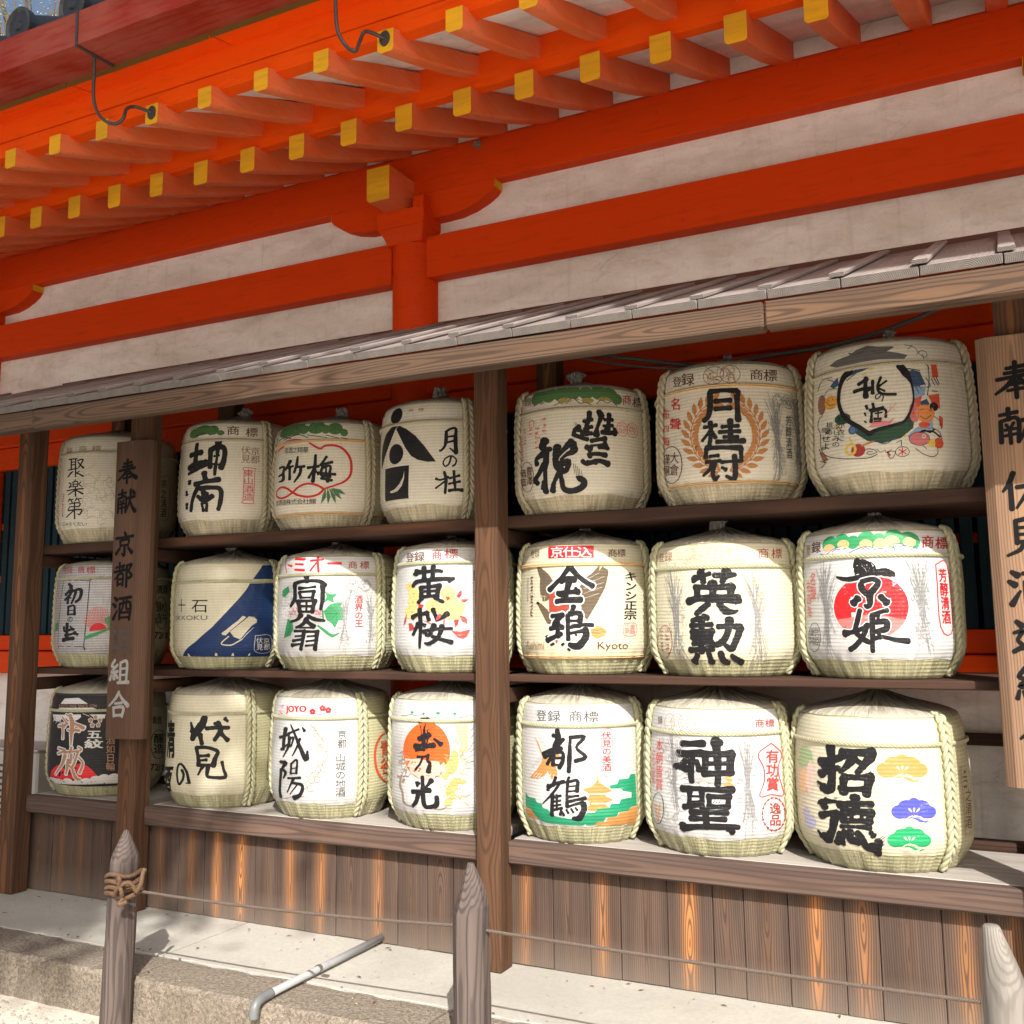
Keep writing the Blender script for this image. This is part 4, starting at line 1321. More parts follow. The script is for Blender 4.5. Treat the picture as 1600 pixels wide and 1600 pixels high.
P w -306,790 -252,806 -210,824 -148,831 -141,789 -112,784 -1,823 52,811 169,791 173,837 240,824 330,800 327,773
K nb3 0.81 0.69 -265,790,7 -214,819 -159,830
K nb3 0.79 0.69 -226,799,7 -198,816 -171,811
K nb3 0.67 0.68 -106,789,7 -55,809 -1,825 39,815 51,800
K nb3 0.67 0.68 -28,803,7 -1,820
K nb3 0.65 0.68 51,801,7 98,806 122,782
K nb3 0.69 0.68 172,794,7 176,837 246,822 330,798
K nb3 0.69 0.68 197,804,7 229,822 261,795 294,803
K nb3 0.66 0.68 -1,820,7 25,798
K nb3 0.97 0.70 -320,791,7 -306,788
T br 登 0 0 -487,860 -436,857 -476,795 -429,792
T dbr 録 0 1 -414,875 -329,869 -404,803 -323,798
T dr 商 0 2 364,882 453,883 350,806 435,807
T dr 標 0 2 472,876 590,880 454,801 560,803
P w 241,443 236,411 225,380 209,350 189,323 164,299 136,278 106,262 73,250 38,242 3,240 -33,242 -68,250 -102,263 -134,280 -162,301 -188,326 -209,354 -224,385 -232,418 -234,451 -229,484 -217,516 -198,546 -175,574 -147,598 -116,619 -83,635 -48,647 -12,653 25,655 60,651 94,643 126,629 156,612 182,590 204,565 221,537 233,507 240,476
P r 232,443 227,413 217,382 202,354 182,328 159,305 132,285 102,269 71,257 37,250 3,248 -31,250 -65,258 -97,270 -128,286 -156,307 -180,331 -199,358 -214,388 -222,419 -224,451 -218,482 -207,513 -190,542 -167,569 -141,592 -111,612 -79,628 -45,639 -11,645 24,647 58,643 91,635 122,622 150,605 175,585 197,561 213,534 225,505 231,474
P pk3 211,370 200,350 186,332 171,316 154,301 135,287 115,275 94,265 73,258 50,252 27,249 3,248 -20,249 -44,252 -67,258 -89,266 -111,276 -131,288 -150,302 -168,318 -184,336 -197,354 -208,374 -136,378 -53,397 11,401 81,399 155,375
G plume gy -283 452 0.885 0.685 180 760 61 64 3 0
G plume gy 315 443 0.715 0.66 230 780 62 80 3 0
K w 0.65 0.67 -189,638,32 -152,624,56 -89,622,66 -9,639,70 57,658,78 108,658,90 146,646,68
K w 0.67 0.68 -58,734,62 -49,689,118 -34,655,108
K w 0.65 0.67 -5,718,68 32,666,88
K k 0.67 0.68 -58,736,50 -51,703,90 -40,662,110 -22,641,60
K k 0.65 0.67 -31,723,60 -6,688,100 5,654,70
K k 0.65 0.67 -18,727,40 20,697,80 31,663,70
K k 0.65 0.67 -195,639,14 -152,625,38 -89,623,48 -8,641,52 57,659,60 108,659,72 146,647,50 157,637,24
K w 0.64 0.67 -40,591,60 -35,564,76 -1,527 39,559 63,599,66 29,618,56 -36,605,52
K w 0.64 0.67 8,526,76 8,466,66 -9,447,58 -24,459,36
K w 0.67 0.67 -61,501,72 -90,472,76
K w 0.63 0.66 71,509,66 104,472,78
K w 0.65 0.66 -53,429,50 -76,348,62 -87,294 -29,241,66 8,225,46
K w 0.67 0.67 -155,285,78 -119,291,60 -51,311,56 -11,340,50
K w 0.66 0.66 -15,327,52 -48,261,62 -90,211,66 -131,184,52
K w 0.63 0.66 17,393,60 14,301,66 8,175,50
K w 0.63 0.66 17,392,60 69,416,56 107,425,50
K w 0.63 0.66 37,353,56 94,356,76 92,313 34,294,50
K w 0.63 0.66 53,403,46 47,350
K w 0.63 0.66 23,254,52 67,264,50 135,247,60 218,236
K w 0.63 0.66 47,294,50 57,257
K k 0.64 0.67 -40,591,44 -35,564,60 -1,527 39,559 63,599,50 29,618,40 -36,605,36
K k 0.64 0.67 8,526,60 8,466,50 -9,447,42 -24,459,20
K k 0.67 0.67 -61,501,56 -90,472,60
K k 0.63 0.66 71,509,50 104,472,62
K k 0.65 0.66 -53,429,34 -76,348,46 -87,294 -29,241,50 8,225,30
K k 0.67 0.67 -155,285,62 -119,291,44 -51,311,40 -11,340,34
K k 0.66 0.66 -15,327,36 -48,261,46 -90,211,50 -131,184,36
K k 0.63 0.66 17,393,44 14,301,50 8,175,34
K k 0.63 0.66 17,392,44 69,416,40 107,425,34
K k 0.63 0.66 37,353,40 94,356,60 92,313 34,294,34
K k 0.63 0.66 53,403,30 47,350
K k 0.63 0.66 23,254,36 67,264,34 135,247,44 218,236
K k 0.63 0.66 47,294,34 57,257
E r -2 570 0.644 0.668 18 30
K r 0.92 0.67 437,706,8 539,704 543,314 436,318 437,706
T r 芳醇清酒 1 2 456,679 521,680 455,336 525,335
T r2 名聲 1 0 -422,679 -362,676 -431,495 -370,494
T r2 布四海 1 0 -475,625 -423,623 -494,382 -439,381
K k 1.18 0.69 -351,262,4 -358,231 -371,203 -395,182 -423,171 -449,170 -467,181 -478,201 -488,229 -488,260 -478,292 -461,320 -440,340 -416,351 -393,351 -374,340 -359,320 -351,293 -351,262
T gd 京姫 1 0 -427,322 -357,322 -441,204 -368,205
T gd 謹製 1 0 -469,319 -421,319 -484,210 -433,211
@C1
P kk -317,895 12,914 277,914 501,902 575,895 588,556 594,211 606,98 233,104 -49,117 -322,129 -264,195 -232,481 -212,736
P rd2 -198,165 -154,235 -50,293 87,263 191,313 258,300 317,250 363,195 345,151 -183,140
P w -61,840 -15,888 145,895 241,843
P w -145,774 -65,805 289,808 355,780
P w -201,738 184,749 190,725 164,704 141,694 109,712 76,686 36,711 -6,713 -59,679 -147,685
P w 264,748 406,744 401,709 324,707
K w 0.85 0.71 123,812,6 135,787
K w 0.81 0.71 157,812,6 180,787
K w 1.79 0.71 -154,718,6 -162,674
K w 1.38 0.71 -76,707,6 -110,662
K w 1.16 0.71 -27,709,6 -45,665
K w 0.75 0.71 203,755,6 265,733
E w -149 151 2.486 0.835 50 26
E w -40 145 1.312 0.794 50 30
E w 69 151 0.963 0.767 60 36
E w 162 142 0.833 0.766 60 26
E w 259 161 0.741 0.747 62 32
E w 345 171 0.703 0.742 70 42
E w 415 177 0.692 0.738 76 48
E w 498 175 0.704 0.742 80 52
E w 569 177 0.729 0.745 60 50
P w -202,142 241,142 570,169 593,122 387,126 65,124 -193,120
K w 0.99 0.71 3,642,52 60,668,42
K w 1.01 0.71 -13,724,30 52,668,38
K w 1.04 0.71 -9,666,34 8,603,36 8,527,32
K w 1.09 0.71 -56,642,40 24,639,50
K w 0.87 0.71 79,744,50 109,669,76 107,584,56 107,473,30
K w 0.79 0.71 123,669,42 180,648,56 220,627,60
K w 0.81 0.71 118,612,56 183,606,50
K w 0.87 0.71 65,611,36 128,595,42
K w 0.96 0.71 31,746,28 71,733,42
K w 1.09 0.71 -45,443,40 41,425,46 -47,393,38
K w 0.85 0.71 115,456,42 97,406,50
K w 0.77 0.71 180,460,32 211,439,40 163,412,32
K w 0.83 0.71 32,407,50 208,428,36
K w 1.05 0.71 46,383,56 10,296,48 -78,205,30
K w 0.85 0.71 115,392,50 107,314,46
K w 0.90 0.71 83,348,50 73,270 62,213,34
K w 0.85 0.71 86,299,40 130,265,38
K w 0.79 0.71 182,414,42 146,314,46 129,272 166,187,60 203,171,44
K w 0.75 0.71 188,368,34 229,315,44 202,230,46
K bn 0.99 0.71 3,642,36 60,668,26
K bn 1.01 0.71 -13,724,14 52,668,22
K bn 1.04 0.71 -9,666,18 8,603,20 8,527,16
K bn 1.09 0.71 -56,642,24 24,639,34
K bn 0.87 0.71 79,744,34 109,669,60 107,584,40 107,473,14
K bn 0.79 0.71 123,669,26 180,648,40 220,627,44
K bn 0.81 0.71 118,612,40 183,606,34
K bn 0.87 0.71 65,611,20 128,595,26
K bn 0.96 0.71 31,746,12 71,733,26
K bn 1.09 0.71 -45,443,24 41,425,30 -47,393,22
K bn 0.85 0.71 115,456,26 97,406,34
K bn 0.77 0.71 180,460,16 211,439,24 163,412,16
K bn 0.83 0.71 32,407,34 208,428,20
K bn 1.05 0.71 46,383,40 10,296,32 -78,205,14
K bn 0.85 0.71 115,392,34 107,314,30
K bn 0.90 0.71 83,348,34 73,270 62,213,18
K bn 0.85 0.71 86,299,24 130,265,22
K bn 0.79 0.71 182,414,26 146,314,30 129,272 166,187,44 203,171,28
K bn 0.75 0.71 188,368,18 229,315,28 202,230,30
P w 318,747 342,729 335,701 307,701 296,730
P bn 319,742 337,727 332,705 310,706 302,728
P w 359,720 382,702 375,673 347,674 337,703
P bn 359,714 377,700 371,678 350,678 342,701
P w 345,678 369,659 362,631 334,632 324,660
P bn 346,672 364,658 358,635 337,636 329,659
P w 296,677 320,658 313,630 284,630 274,659
P bn 296,671 315,657 309,635 287,635 279,657
P w 278,722 302,704 295,675 266,676 255,704
P bn 278,716 297,702 291,680 269,680 261,703
T w 五 0 3 258,607 373,604 262,533 376,530
T w 紋 0 3 244,524 387,520 248,448 390,444
T bn 酒如日輪 1 1 421,551 491,547 433,241 503,236
T bn KYOTO_SAKE_SINCE_1726 0 1 -79,835 325,838 -72,808 326,811
T k 清酒 0 1 842,697 1007,683 842,628 1006,612
K k 1.44 0.75 1164,406,7 1147,361 1101,326 1048,303 998,293 951,299 913,319 883,353 865,394 857,440 861,485 876,523 903,550 939,563 983,558 1034,537 1087,501 1136,455 1164,406
T k 醸造 1 1 893,536 1052,520 901,347 1065,327
T k 72ℓ詰 0 2 855,263 1095,231 860,204 1156,164
@C2
K k 0.84 0.73 174,766,54 146,697,90 91,638,80 67,586,46
K k 0.91 0.73 47,724,18 68,652,50
K k 0.81 0.73 138,624,50 159,550,40
K k 0.74 0.73 193,677,38 285,682,46 382,679,34
K k 0.74 0.73 288,718,56 315,659,62 267,580,38
K k 0.72 0.73 316,637,46 376,576,44
K k 0.73 0.73 349,753,40 370,734,28
K k 0.74 0.73 262,715,30 291,722,40
K k 0.82 0.72 109,518,36 129,435,40 135,374,46
K k 0.75 0.72 113,518,34 208,519 295,486,44 278,435,46 262,370,54
K k 0.78 0.72 142,449,28 222,454,36
K k 0.78 0.72 143,412,24 204,418,30
K k 0.76 0.72 135,374,34 265,374
K k 0.80 0.72 171,364,36 131,294,18
K k 0.73 0.72 217,364,44 212,288,36 261,273,34 362,274,44 347,339,26 334,398,32
K k 1.07 0.73 -39,327,24 -17,285 -35,236 -74,207 -99,279 -90,356 -48,374 14,316 45,223
K k 0.94 0.72 11,220,12 49,223,16
T k 清 0 4 -387,708 -174,722 -298,404 -141,419
T k 酒 0 4 -351,328 -163,347 -370,107 -226,123
K dbr 1.02 0.74 805,614,5 762,616 752,596 731,250 746,229 785,222
G hand dbr 771 415 1.042 0.745 30 460 71 1 6 30
@C3
T r JOYO 0 3 -150,886 79,892 -137,823 85,830
G hand pr -228 851 1.887 0.722 60 80 72 1 5 60
E r 140 861 0.807 0.717 16 16
E r 156 852 0.796 0.716 16 16
E r 151 836 0.796 0.716 16 16
E r 133 836 0.808 0.716 16 16
E r 126 852 0.816 0.716 16 16
E pk 141 847 0.804 0.716 8 8
E r 225 888 0.774 0.713 16 16
E r 240 878 0.766 0.714 16 16
E r 236 862 0.764 0.716 16 16
E r 218 862 0.769 0.716 16 16
E r 211 878 0.775 0.714 16 16
E pk 226 874 0.769 0.714 8 8
E r 274 873 0.759 0.715 16 16
E r 288 863 0.755 0.717 16 16
E r 283 847 0.753 0.716 16 16
E r 265 847 0.755 0.716 16 16
E r 259 863 0.759 0.716 16 16
E pk 274 859 0.756 0.717 8 8
K r 0.77 0.71 166,834,6 205,824 250,834
K r 0.75 0.72 295,833,6 340,839 363,853
K r 0.77 0.71 203,870,6 233,891
K r 0.76 0.72 325,861,6 340,868
K r 0.76 0.72 355,828,6 371,835
K br3 0.76 0.71 131,743,12 171,706 206,659,10 229,634
K br3 0.73 0.71 224,677,7 240,613 263,548 271,498,10 250,456
K br3 0.75 0.71 243,463,7 229,406 200,364 156,307 110,264 45,219
K br3 0.78 0.71 155,385,7 125,335 93,348
K br3 0.74 0.71 156,321,7 201,336 223,350
K br3 0.97 0.75 -142,160,7 -4,183 85,191
E w 186 727 0.761 0.714 26 28
K br3 0.76 0.71 174,738,4 173,743 175,747 179,751 185,752 190,751 194,747 197,743 197,738
K br3 0.75 0.71 192,741,4 197,742 203,742 207,739 210,735 211,730 209,725 205,722 200,720
K br3 0.76 0.71 201,725,4 205,721 206,716 205,711 201,707 197,705 191,706 186,708 183,712
K br3 0.77 0.71 189,712,4 186,708 181,706 176,705 171,707 167,711 166,716 167,721 170,725
K br3 0.77 0.71 172,720,4 166,722 162,725 160,730 160,735 163,739 167,742 173,742 178,741
E br3 186 727 0.761 0.715 5 5
E w 166 677 0.767 0.714 26 28
K br3 0.77 0.71 154,688,4 153,693 155,697 160,701 165,702 170,701 175,697 177,693 177,688
K br3 0.76 0.71 172,691,4 177,692 183,692 187,689 190,685 191,680 189,675 185,672 180,670
K br3 0.76 0.71 182,675,4 185,671 186,666 185,661 182,657 177,655 171,656 166,658 163,662
K br3 0.77 0.71 169,662,4 166,658 161,656 156,655 151,657 147,661 145,666 146,671 150,675
K br3 0.78 0.71 152,670,4 146,671 142,675 140,680 140,685 143,689 147,692 153,692 158,691
E br3 166 677 0.767 0.714 5 5
E w 211 613 0.742 0.713 26 28
K br3 0.74 0.71 200,623,4 199,629 201,633 205,636 210,637 216,636 220,633 222,628 222,623
K br3 0.74 0.71 218,626,4 222,628 228,627 232,625 235,620 235,615 234,611 230,607 225,606
K br3 0.74 0.71 226,611,4 230,607 231,602 230,597 226,593 221,591 216,591 212,594 209,598
K br3 0.74 0.71 214,598,4 211,594 207,592 201,591 196,593 193,597 191,602 192,607 196,611
K br3 0.75 0.71 197,606,4 192,607 188,611 186,616 186,621 189,625 193,628 199,628 204,626
E br3 211 613 0.742 0.712 5 5
E w 241 590 0.733 0.714 26 28
K br3 0.73 0.71 230,600,4 229,606 231,610 235,613 240,614 246,613 250,610 252,605 252,600
K br3 0.73 0.71 247,603,4 252,605 257,604 262,601 265,597 265,592 263,587 260,584 255,583
K br3 0.73 0.71 256,588,4 259,583 260,578 259,574 256,570 251,568 246,568 241,571 238,575
K br3 0.73 0.71 244,575,4 241,571 236,568 231,568 226,570 223,574 221,579 222,584 226,588
K br3 0.74 0.71 227,583,4 222,584 218,588 216,593 217,598 219,602 224,605 229,605 234,603
E br3 241 590 0.732 0.714 5 5
E w 201 563 0.744 0.713 26 28
K br3 0.74 0.71 189,574,4 189,579 191,583 195,586 200,588 205,586 210,583 212,579 212,573
K br3 0.74 0.71 207,577,4 212,578 218,578 222,575 225,571 225,565 223,561 220,557 215,556
K br3 0.74 0.71 216,561,4 219,557 221,552 219,547 216,543 211,541 206,542 201,544 198,548
K br3 0.75 0.71 204,548,4 201,544 196,542 191,541 186,543 182,547 181,552 182,557 185,561
K br3 0.75 0.71 187,556,4 182,558 178,561 176,566 176,571 179,575 183,578 189,578 194,577
E br3 201 563 0.744 0.713 5 5
E w 256 557 0.729 0.713 26 28
K br3 0.73 0.71 245,567,4 245,573 247,577 251,580 256,581 261,580 265,577 267,572 267,567
K br3 0.73 0.71 262,570,4 267,572 272,571 277,568 280,564 280,559 278,554 274,551 270,550
K br3 0.73 0.71 271,554,4 274,550 275,545 274,541 271,537 266,535 261,535 256,538 254,542
K br3 0.73 0.71 259,542,4 256,538 251,535 246,535 241,537 238,541 237,546 238,551 241,555
K br3 0.73 0.71 242,550,4 237,552 234,555 232,560 232,565 235,569 239,572 244,572 249,570
E br3 256 557 0.728 0.713 5 5
E w 214 449 0.737 0.71 26 28
K br3 0.74 0.71 202,460,4 202,465 204,469 208,472 213,474 218,472 222,469 225,465 225,459
K br3 0.73 0.71 220,463,4 225,464 230,464 235,461 237,456 238,451 236,447 232,443 227,442
K br3 0.73 0.71 229,447,4 232,443 233,438 232,433 229,429 224,427 219,428 214,430 211,434
K br3 0.74 0.71 217,434,4 214,430 209,428 204,428 199,429 196,433 194,438 195,443 198,447
K br3 0.74 0.71 200,442,4 195,444 191,447 189,452 189,457 192,461 196,464 202,464 207,463
E br3 214 449 0.737 0.71 5 5
E w 198 400 0.741 0.709 26 28
K br3 0.74 0.71 187,410,4 187,415 189,420 193,423 198,424 203,423 207,420 209,415 209,410
K br3 0.73 0.71 205,413,4 210,415 215,414 219,411 222,407 223,402 221,397 217,394 212,393
K br3 0.74 0.71 214,397,4 217,393 218,388 217,384 213,380 209,378 203,378 199,381 196,385
K br3 0.74 0.71 201,385,4 198,381 194,378 188,378 184,380 180,384 179,388 180,393 183,397
K br3 0.75 0.71 184,393,4 179,394 175,397 173,402 174,407 176,411 181,414 186,415 191,413
E br3 198 400 0.741 0.709 5 5
E w 244 399 0.727 0.709 26 28
K br3 0.73 0.71 233,410,4 232,415 234,419 238,422 243,424 248,422 252,419 255,414 254,409
K br3 0.72 0.71 250,412,4 255,414 260,413 265,411 267,406 268,401 266,397 262,393 257,392
K br3 0.72 0.71 259,397,4 262,393 263,388 262,383 259,379 254,377 249,378 244,380 241,385
K br3 0.73 0.71 247,384,4 244,380 239,378 234,378 229,380 226,384 224,388 225,393 229,397
K br3 0.73 0.71 230,392,4 225,394 221,397 219,402 220,407 222,411 227,414 232,414 237,413
E br3 244 399 0.727 0.709 5 5
E w 178 364 0.749 0.708 26 28
K br3 0.75 0.71 166,374,4 166,379 168,384 172,387 178,388 183,387 187,384 189,380 189,374
K br3 0.74 0.71 185,377,4 190,379 195,379 199,376 202,372 203,367 201,362 197,359 192,357
K br3 0.74 0.71 194,362,4 197,358 198,353 197,348 193,344 189,342 183,343 179,345 176,349
K br3 0.75 0.71 181,349,4 178,345 173,343 168,342 163,344 160,348 158,353 159,358 162,362
K br3 0.76 0.71 164,357,4 159,358 155,362 153,366 153,371 156,376 160,378 166,379 171,377
E br3 178 364 0.749 0.708 5 5
E w 149 314 0.764 0.708 26 28
K br3 0.76 0.71 137,324,4 137,329 139,334 143,337 148,339 153,337 158,334 160,330 160,325
K br3 0.75 0.71 155,328,4 160,329 166,329 170,326 173,322 174,317 172,312 168,309 163,307
K br3 0.76 0.71 164,312,4 168,308 169,303 168,299 164,295 159,293 154,293 149,295 146,300
K br3 0.77 0.71 152,300,4 149,295 144,293 138,292 133,294 130,298 128,303 129,308 133,312
K br3 0.78 0.71 134,307,4 129,308 125,312 123,316 123,321 126,326 131,328 136,329 141,327
E br3 149 314 0.764 0.707 5 5
E w 118 285 0.785 0.711 26 28
K br3 0.78 0.71 106,295,4 106,300 108,305 112,308 118,310 123,309 128,306 130,301 130,296
K br3 0.77 0.71 125,299,4 130,301 136,300 140,298 143,293 144,288 142,284 138,280 133,279
K br3 0.78 0.71 134,283,4 138,280 139,275 137,270 134,266 129,264 123,264 118,266 115,270
K br3 0.80 0.71 121,271,4 118,266 113,264 107,263 102,265 98,269 97,274 98,279 101,283
K br3 0.80 0.71 103,278,4 98,279 94,282 92,287 92,292 95,296 100,299 105,300 111,299
E br3 118 285 0.785 0.711 5 5
E w 86 270 0.813 0.711 26 28
K br3 0.81 0.71 74,280,4 74,285 76,290 80,293 86,295 92,294 96,290 98,286 98,281
K br3 0.80 0.71 94,284,4 99,286 105,285 109,283 112,278 113,273 111,269 107,265 101,264
K br3 0.80 0.71 103,269,4 106,265 108,260 106,255 102,251 97,249 92,249 87,251 83,255
K br3 0.82 0.71 89,255,4 86,251 81,248 75,248 70,250 66,253 64,258 65,263 69,267
K br3 0.83 0.71 71,263,4 65,264 61,267 59,272 59,277 62,281 67,284 73,285 79,283
E br3 86 270 0.812 0.711 5 5
E w 142 250 0.77 0.71 26 28
K br3 0.77 0.71 130,260,4 130,265 132,270 136,273 141,275 147,274 151,270 153,266 153,261
K br3 0.76 0.71 149,264,4 154,266 159,265 164,262 166,258 167,253 165,248 161,245 156,243
K br3 0.76 0.71 157,248,4 161,244 162,239 161,235 157,231 152,229 147,229 142,231 139,235
K br3 0.78 0.71 144,236,4 141,231 137,229 131,228 126,230 122,234 121,239 122,244 125,248
K br3 0.78 0.71 127,243,4 122,244 118,248 116,252 116,257 119,262 124,264 129,265 134,264
E br3 142 250 0.769 0.71 5 5
E w 194 322 0.741 0.708 26 28
K br3 0.74 0.71 182,332,4 182,337 184,342 188,345 193,346 198,345 202,342 205,337 205,332
K br3 0.73 0.71 200,335,4 205,337 210,336 215,333 218,329 218,324 216,319 212,316 207,315
K br3 0.74 0.71 209,320,4 212,316 213,311 212,306 209,302 204,300 199,300 194,303 191,307
K br3 0.74 0.71 197,307,4 194,303 189,300 184,300 179,302 175,306 174,311 175,316 178,319
K br3 0.75 0.71 180,315,4 175,316 171,319 169,324 169,329 172,333 176,336 181,337 186,335
E br3 194 322 0.741 0.707 5 5
K k 1.25 0.72 -194,633,26 -78,665,24
K k 1.24 0.72 -119,708,34 -134,638,36 -138,544,24
K k 1.20 0.72 -168,540,22 -73,594,14
K k 0.98 0.72 -86,670,22 23,709,18
K k 1.13 0.72 -69,642,28 -78,569,26 -139,484,8
K k 0.87 0.72 -62,740,12 -17,673,26 38,575,40 100,473,46 109,541,16
K k 0.85 0.72 58,722,14 76,699,30
K k 0.92 0.72 40,636,20 2,552 -32,499,8
K k 1.02 0.72 -64,628,14 -25,644,18 -47,578 -67,570,8
K k 1.23 0.72 -174,443,26 -101,440,38 -144,395,26 -101,366,28 -126,318,10
K k 1.36 0.72 -161,386,22 -178,167,26
K k 0.99 0.71 -40,439,18 -42,360,20
K k 0.92 0.71 -37,439,16 16,470,20 13,365
K k 0.94 0.71 -36,399,10 8,408
K k 0.94 0.71 -38,362,12 13,368
K k 0.93 0.71 -71,324,18 52,333,22
K k 1.00 0.72 -14,322,24 -79,214,10
K k 0.88 0.71 -23,292,20 70,275,34 52,205 -11,175,44
K k 0.94 0.71 27,282,14 -48,202,10
T gd 京都 1 0 352,703 417,700 354,561 418,558
T gd 山城の地酒 1 0 338,521 411,518 342,189 416,184
K rd 2.26 0.74 949,239,11 831,256 759,290 710,340 682,403 672,472 681,539 710,596 759,635 832,652 949,640
T rd 青谷 1 1 741,595 900,578 741,325 898,304
@C4
K gy3 0.78 0.70 -237,839,5 -170,842 -126,854 -73,848 0,854 77,830 138,849 201,830 258,852 310,837 378,851 413,841
E gn3 -111 870 1.061 0.706 16 12
K gn3 1.06 0.70 -111,870,4 -110,855
E gn3 6 865 0.87 0.702 14 11
K gn3 0.87 0.70 6,865,4 7,851
E gn3 130 870 0.775 0.699 22 15
K gn3 0.77 0.70 130,870,4 131,856
E gn3 261 865 0.744 0.698 18 12
K gn3 0.74 0.70 261,865,4 261,851
P go3 258,786 365,786 360,599 322,586 308,583 290,684
K w 0.73 0.70 258,776,4 365,773
K w 0.73 0.70 264,752,4 364,749
K w 0.73 0.70 270,728,4 364,726
K w 0.73 0.70 275,704,4 364,702
K w 0.73 0.70 281,681,4 363,678
K w 0.73 0.70 287,657,4 363,654
K w 0.72 0.69 292,633,4 363,631
K w 0.72 0.70 298,609,4 363,607
K w 0.72 0.70 269,784,4 279,594
K w 0.72 0.70 284,784,4 292,594
K w 0.72 0.70 299,783,4 305,594
K w 0.73 0.70 313,783,4 318,593
K w 0.73 0.70 328,783,4 331,593
K w 0.73 0.70 343,782,4 344,592
K w 0.74 0.70 358,782,4 357,592
P og4 226,595 224,559 216,523 203,490 185,460 163,434 138,413 109,397 78,387 45,382 11,384 -24,391 -58,404 -91,423 -122,447 -148,475 -169,507 -183,542 -188,579 -184,616 -173,653 -154,689 -128,721 -98,749 -66,772 -31,789 4,799 39,804 74,801 106,792 136,777 162,756 185,730 203,700 216,667 224,632
P pk4 -163,528 -89,528 -25,535 50,523 112,521 215,510 186,456 142,414 90,392 43,382 -15,391 -88,424 -145,469
K k 0.83 0.70 29,785,150 19,746,70 26,697,80
K k 0.83 0.70 -27,677,44 32,697,60 64,712,44
K k 0.82 0.70 26,697,70 22,620,60
K k 0.82 0.70 -61,623,50 34,627 100,635
K k 0.87 0.70 -52,595,30 18,607,40
K k 0.75 0.70 102,683,22 156,644,46
K k 0.83 0.70 -35,546,26 54,555,24
K k 0.86 0.70 11,548,20 -11,499,24 -52,453,20
K k 0.79 0.70 57,565,28 50,523 70,506,34 59,443,44
K k 0.82 0.69 10,404,34 17,299,44
K k 0.88 0.70 -30,355,46 -34,334,20
K k 0.78 0.69 84,382,46 35,321,22
K k 0.84 0.70 -79,291,40 -6,301,36 71,309,44
K k 0.91 0.70 -22,283,40 -46,221,42 -91,182,24
K k 0.78 0.69 17,285,40 27,202,44 55,188,40 123,206,52 126,265,34
K br4 1.19 0.71 -210,399,14 -229,326,34 -197,273,26 -192,218 -158,189,20 -93,184,10
K br4 0.75 0.72 93,178,8 154,174,16 199,193,14
K br4 1.20 0.70 -167,375,20 -190,352,30
K br4 1.54 0.71 -269,386,18 -238,382,24
G scrib br4 -177 487 1.209 0.707 75 280 81 26 5 26
E go3 258 525 0.715 0.694 40 110
L go4 258 525 0.715 0.694 40 110 5
E go3 229 477 0.716 0.693 50 70
L go4 229 477 0.716 0.693 50 70 5
E go3 250 345 0.711 0.69 46 56
L go4 250 345 0.711 0.69 46 56 5
E go3 214 311 0.713 0.691 30 40
L go4 214 311 0.713 0.691 30 40 5
E go3 214 228 0.715 0.695 42 38
L go4 214 228 0.715 0.695 42 38 5
E go3 307 372 0.715 0.691 52 20
L go4 307 372 0.715 0.691 52 20 5
E go3 193 415 0.72 0.692 36 30
L go4 193 415 0.72 0.692 36 30 5
E go3 271 379 0.712 0.691 50 30
L go4 271 379 0.712 0.691 50 30 5
E go3 243 276 0.711 0.692 26 40
L go4 243 276 0.711 0.692 26 40 5
G scrib go4 257 397 0.713 0.692 200 590 82 60 5 36
K go4 0.72 0.69 258,696,5 290,629
K go4 0.72 0.69 272,685,5 301,594
K go4 0.73 0.70 301,545,5 389,626
K go4 0.73 0.70 308,517,5 403,569
K go4 0.73 0.69 307,489,5 395,521
K go4 0.73 0.69 307,462,5 387,472
K go4 0.72 0.69 300,434,5 358,418
K go4 0.72 0.70 293,545,5 352,627
K go4 0.72 0.70 215,602,5 272,587
K gy3 0.76 0.70 383,738,4 402,765
K gy3 0.75 0.70 378,682,4 409,722
K gy3 0.75 0.70 374,626,4 408,660
K gy3 0.74 0.70 373,584,4 407,611
K gy3 0.74 0.70 380,514,4 403,520
@C5
T gd 登 0 1 -174,912 -85,916 -165,837 -79,841
T gd 録 0 1 -66,913 30,916 -61,838 33,841
T gd 商 0 1 102,917 189,918 103,841 188,841
T gd 標 0 1 208,914 312,912 206,840 307,838
P gw -170,779 -145,737 -66,670 -3,716 60,775 80,783 76,761 13,667 -70,606 -194,510 -223,525 -126,602 -88,648
P bo3 -184,727 -144,687 -97,597 -53,589 -11,602 -4,553 15,490 3,461 -34,445 -63,500 -90,469 -152,439 -243,440 -167,498 -116,560 -107,596
P bo3 1,603 13,632 56,654 44,633 29,622 24,583 9,582
K w 1.08 0.72 -200,452,5 -157,485
K w 1.03 0.72 -178,443,5 -137,480
K w 0.98 0.71 -152,442,5 -117,478
K w 1.15 0.72 -217,515,5 -188,547
K w 1.09 0.72 -194,510,5 -167,541
K w 0.84 0.71 -51,458,5 -38,487
K w 0.82 0.71 -21,449,5 -13,482
P gn4 -309,331 -265,302 -186,303 -166,275 -121,275 -111,246 -63,239 -44,204 96,187 192,199 214,229 270,231 281,258 370,257 386,284 450,280 463,307 526,311 624,306 624,247 557,247 526,223 443,223 429,196 347,194 334,166 274,144 91,142 -103,145 -170,159 -203,193 -315,232
P gn4 373,407 439,414 452,442 543,441 563,467 620,465 624,301 564,306 568,346 485,362 472,380 385,386
P bo3 266,144 284,164 349,166 359,192 434,195 451,220 522,220 555,244 624,243 665,118 353,138
P bo3 -316,227 -249,223 -207,193 -170,159 -311,161
K bo3 0.74 0.70 289,535,5 291,449,8
K bo3 0.74 0.70 279,455,9 302,454
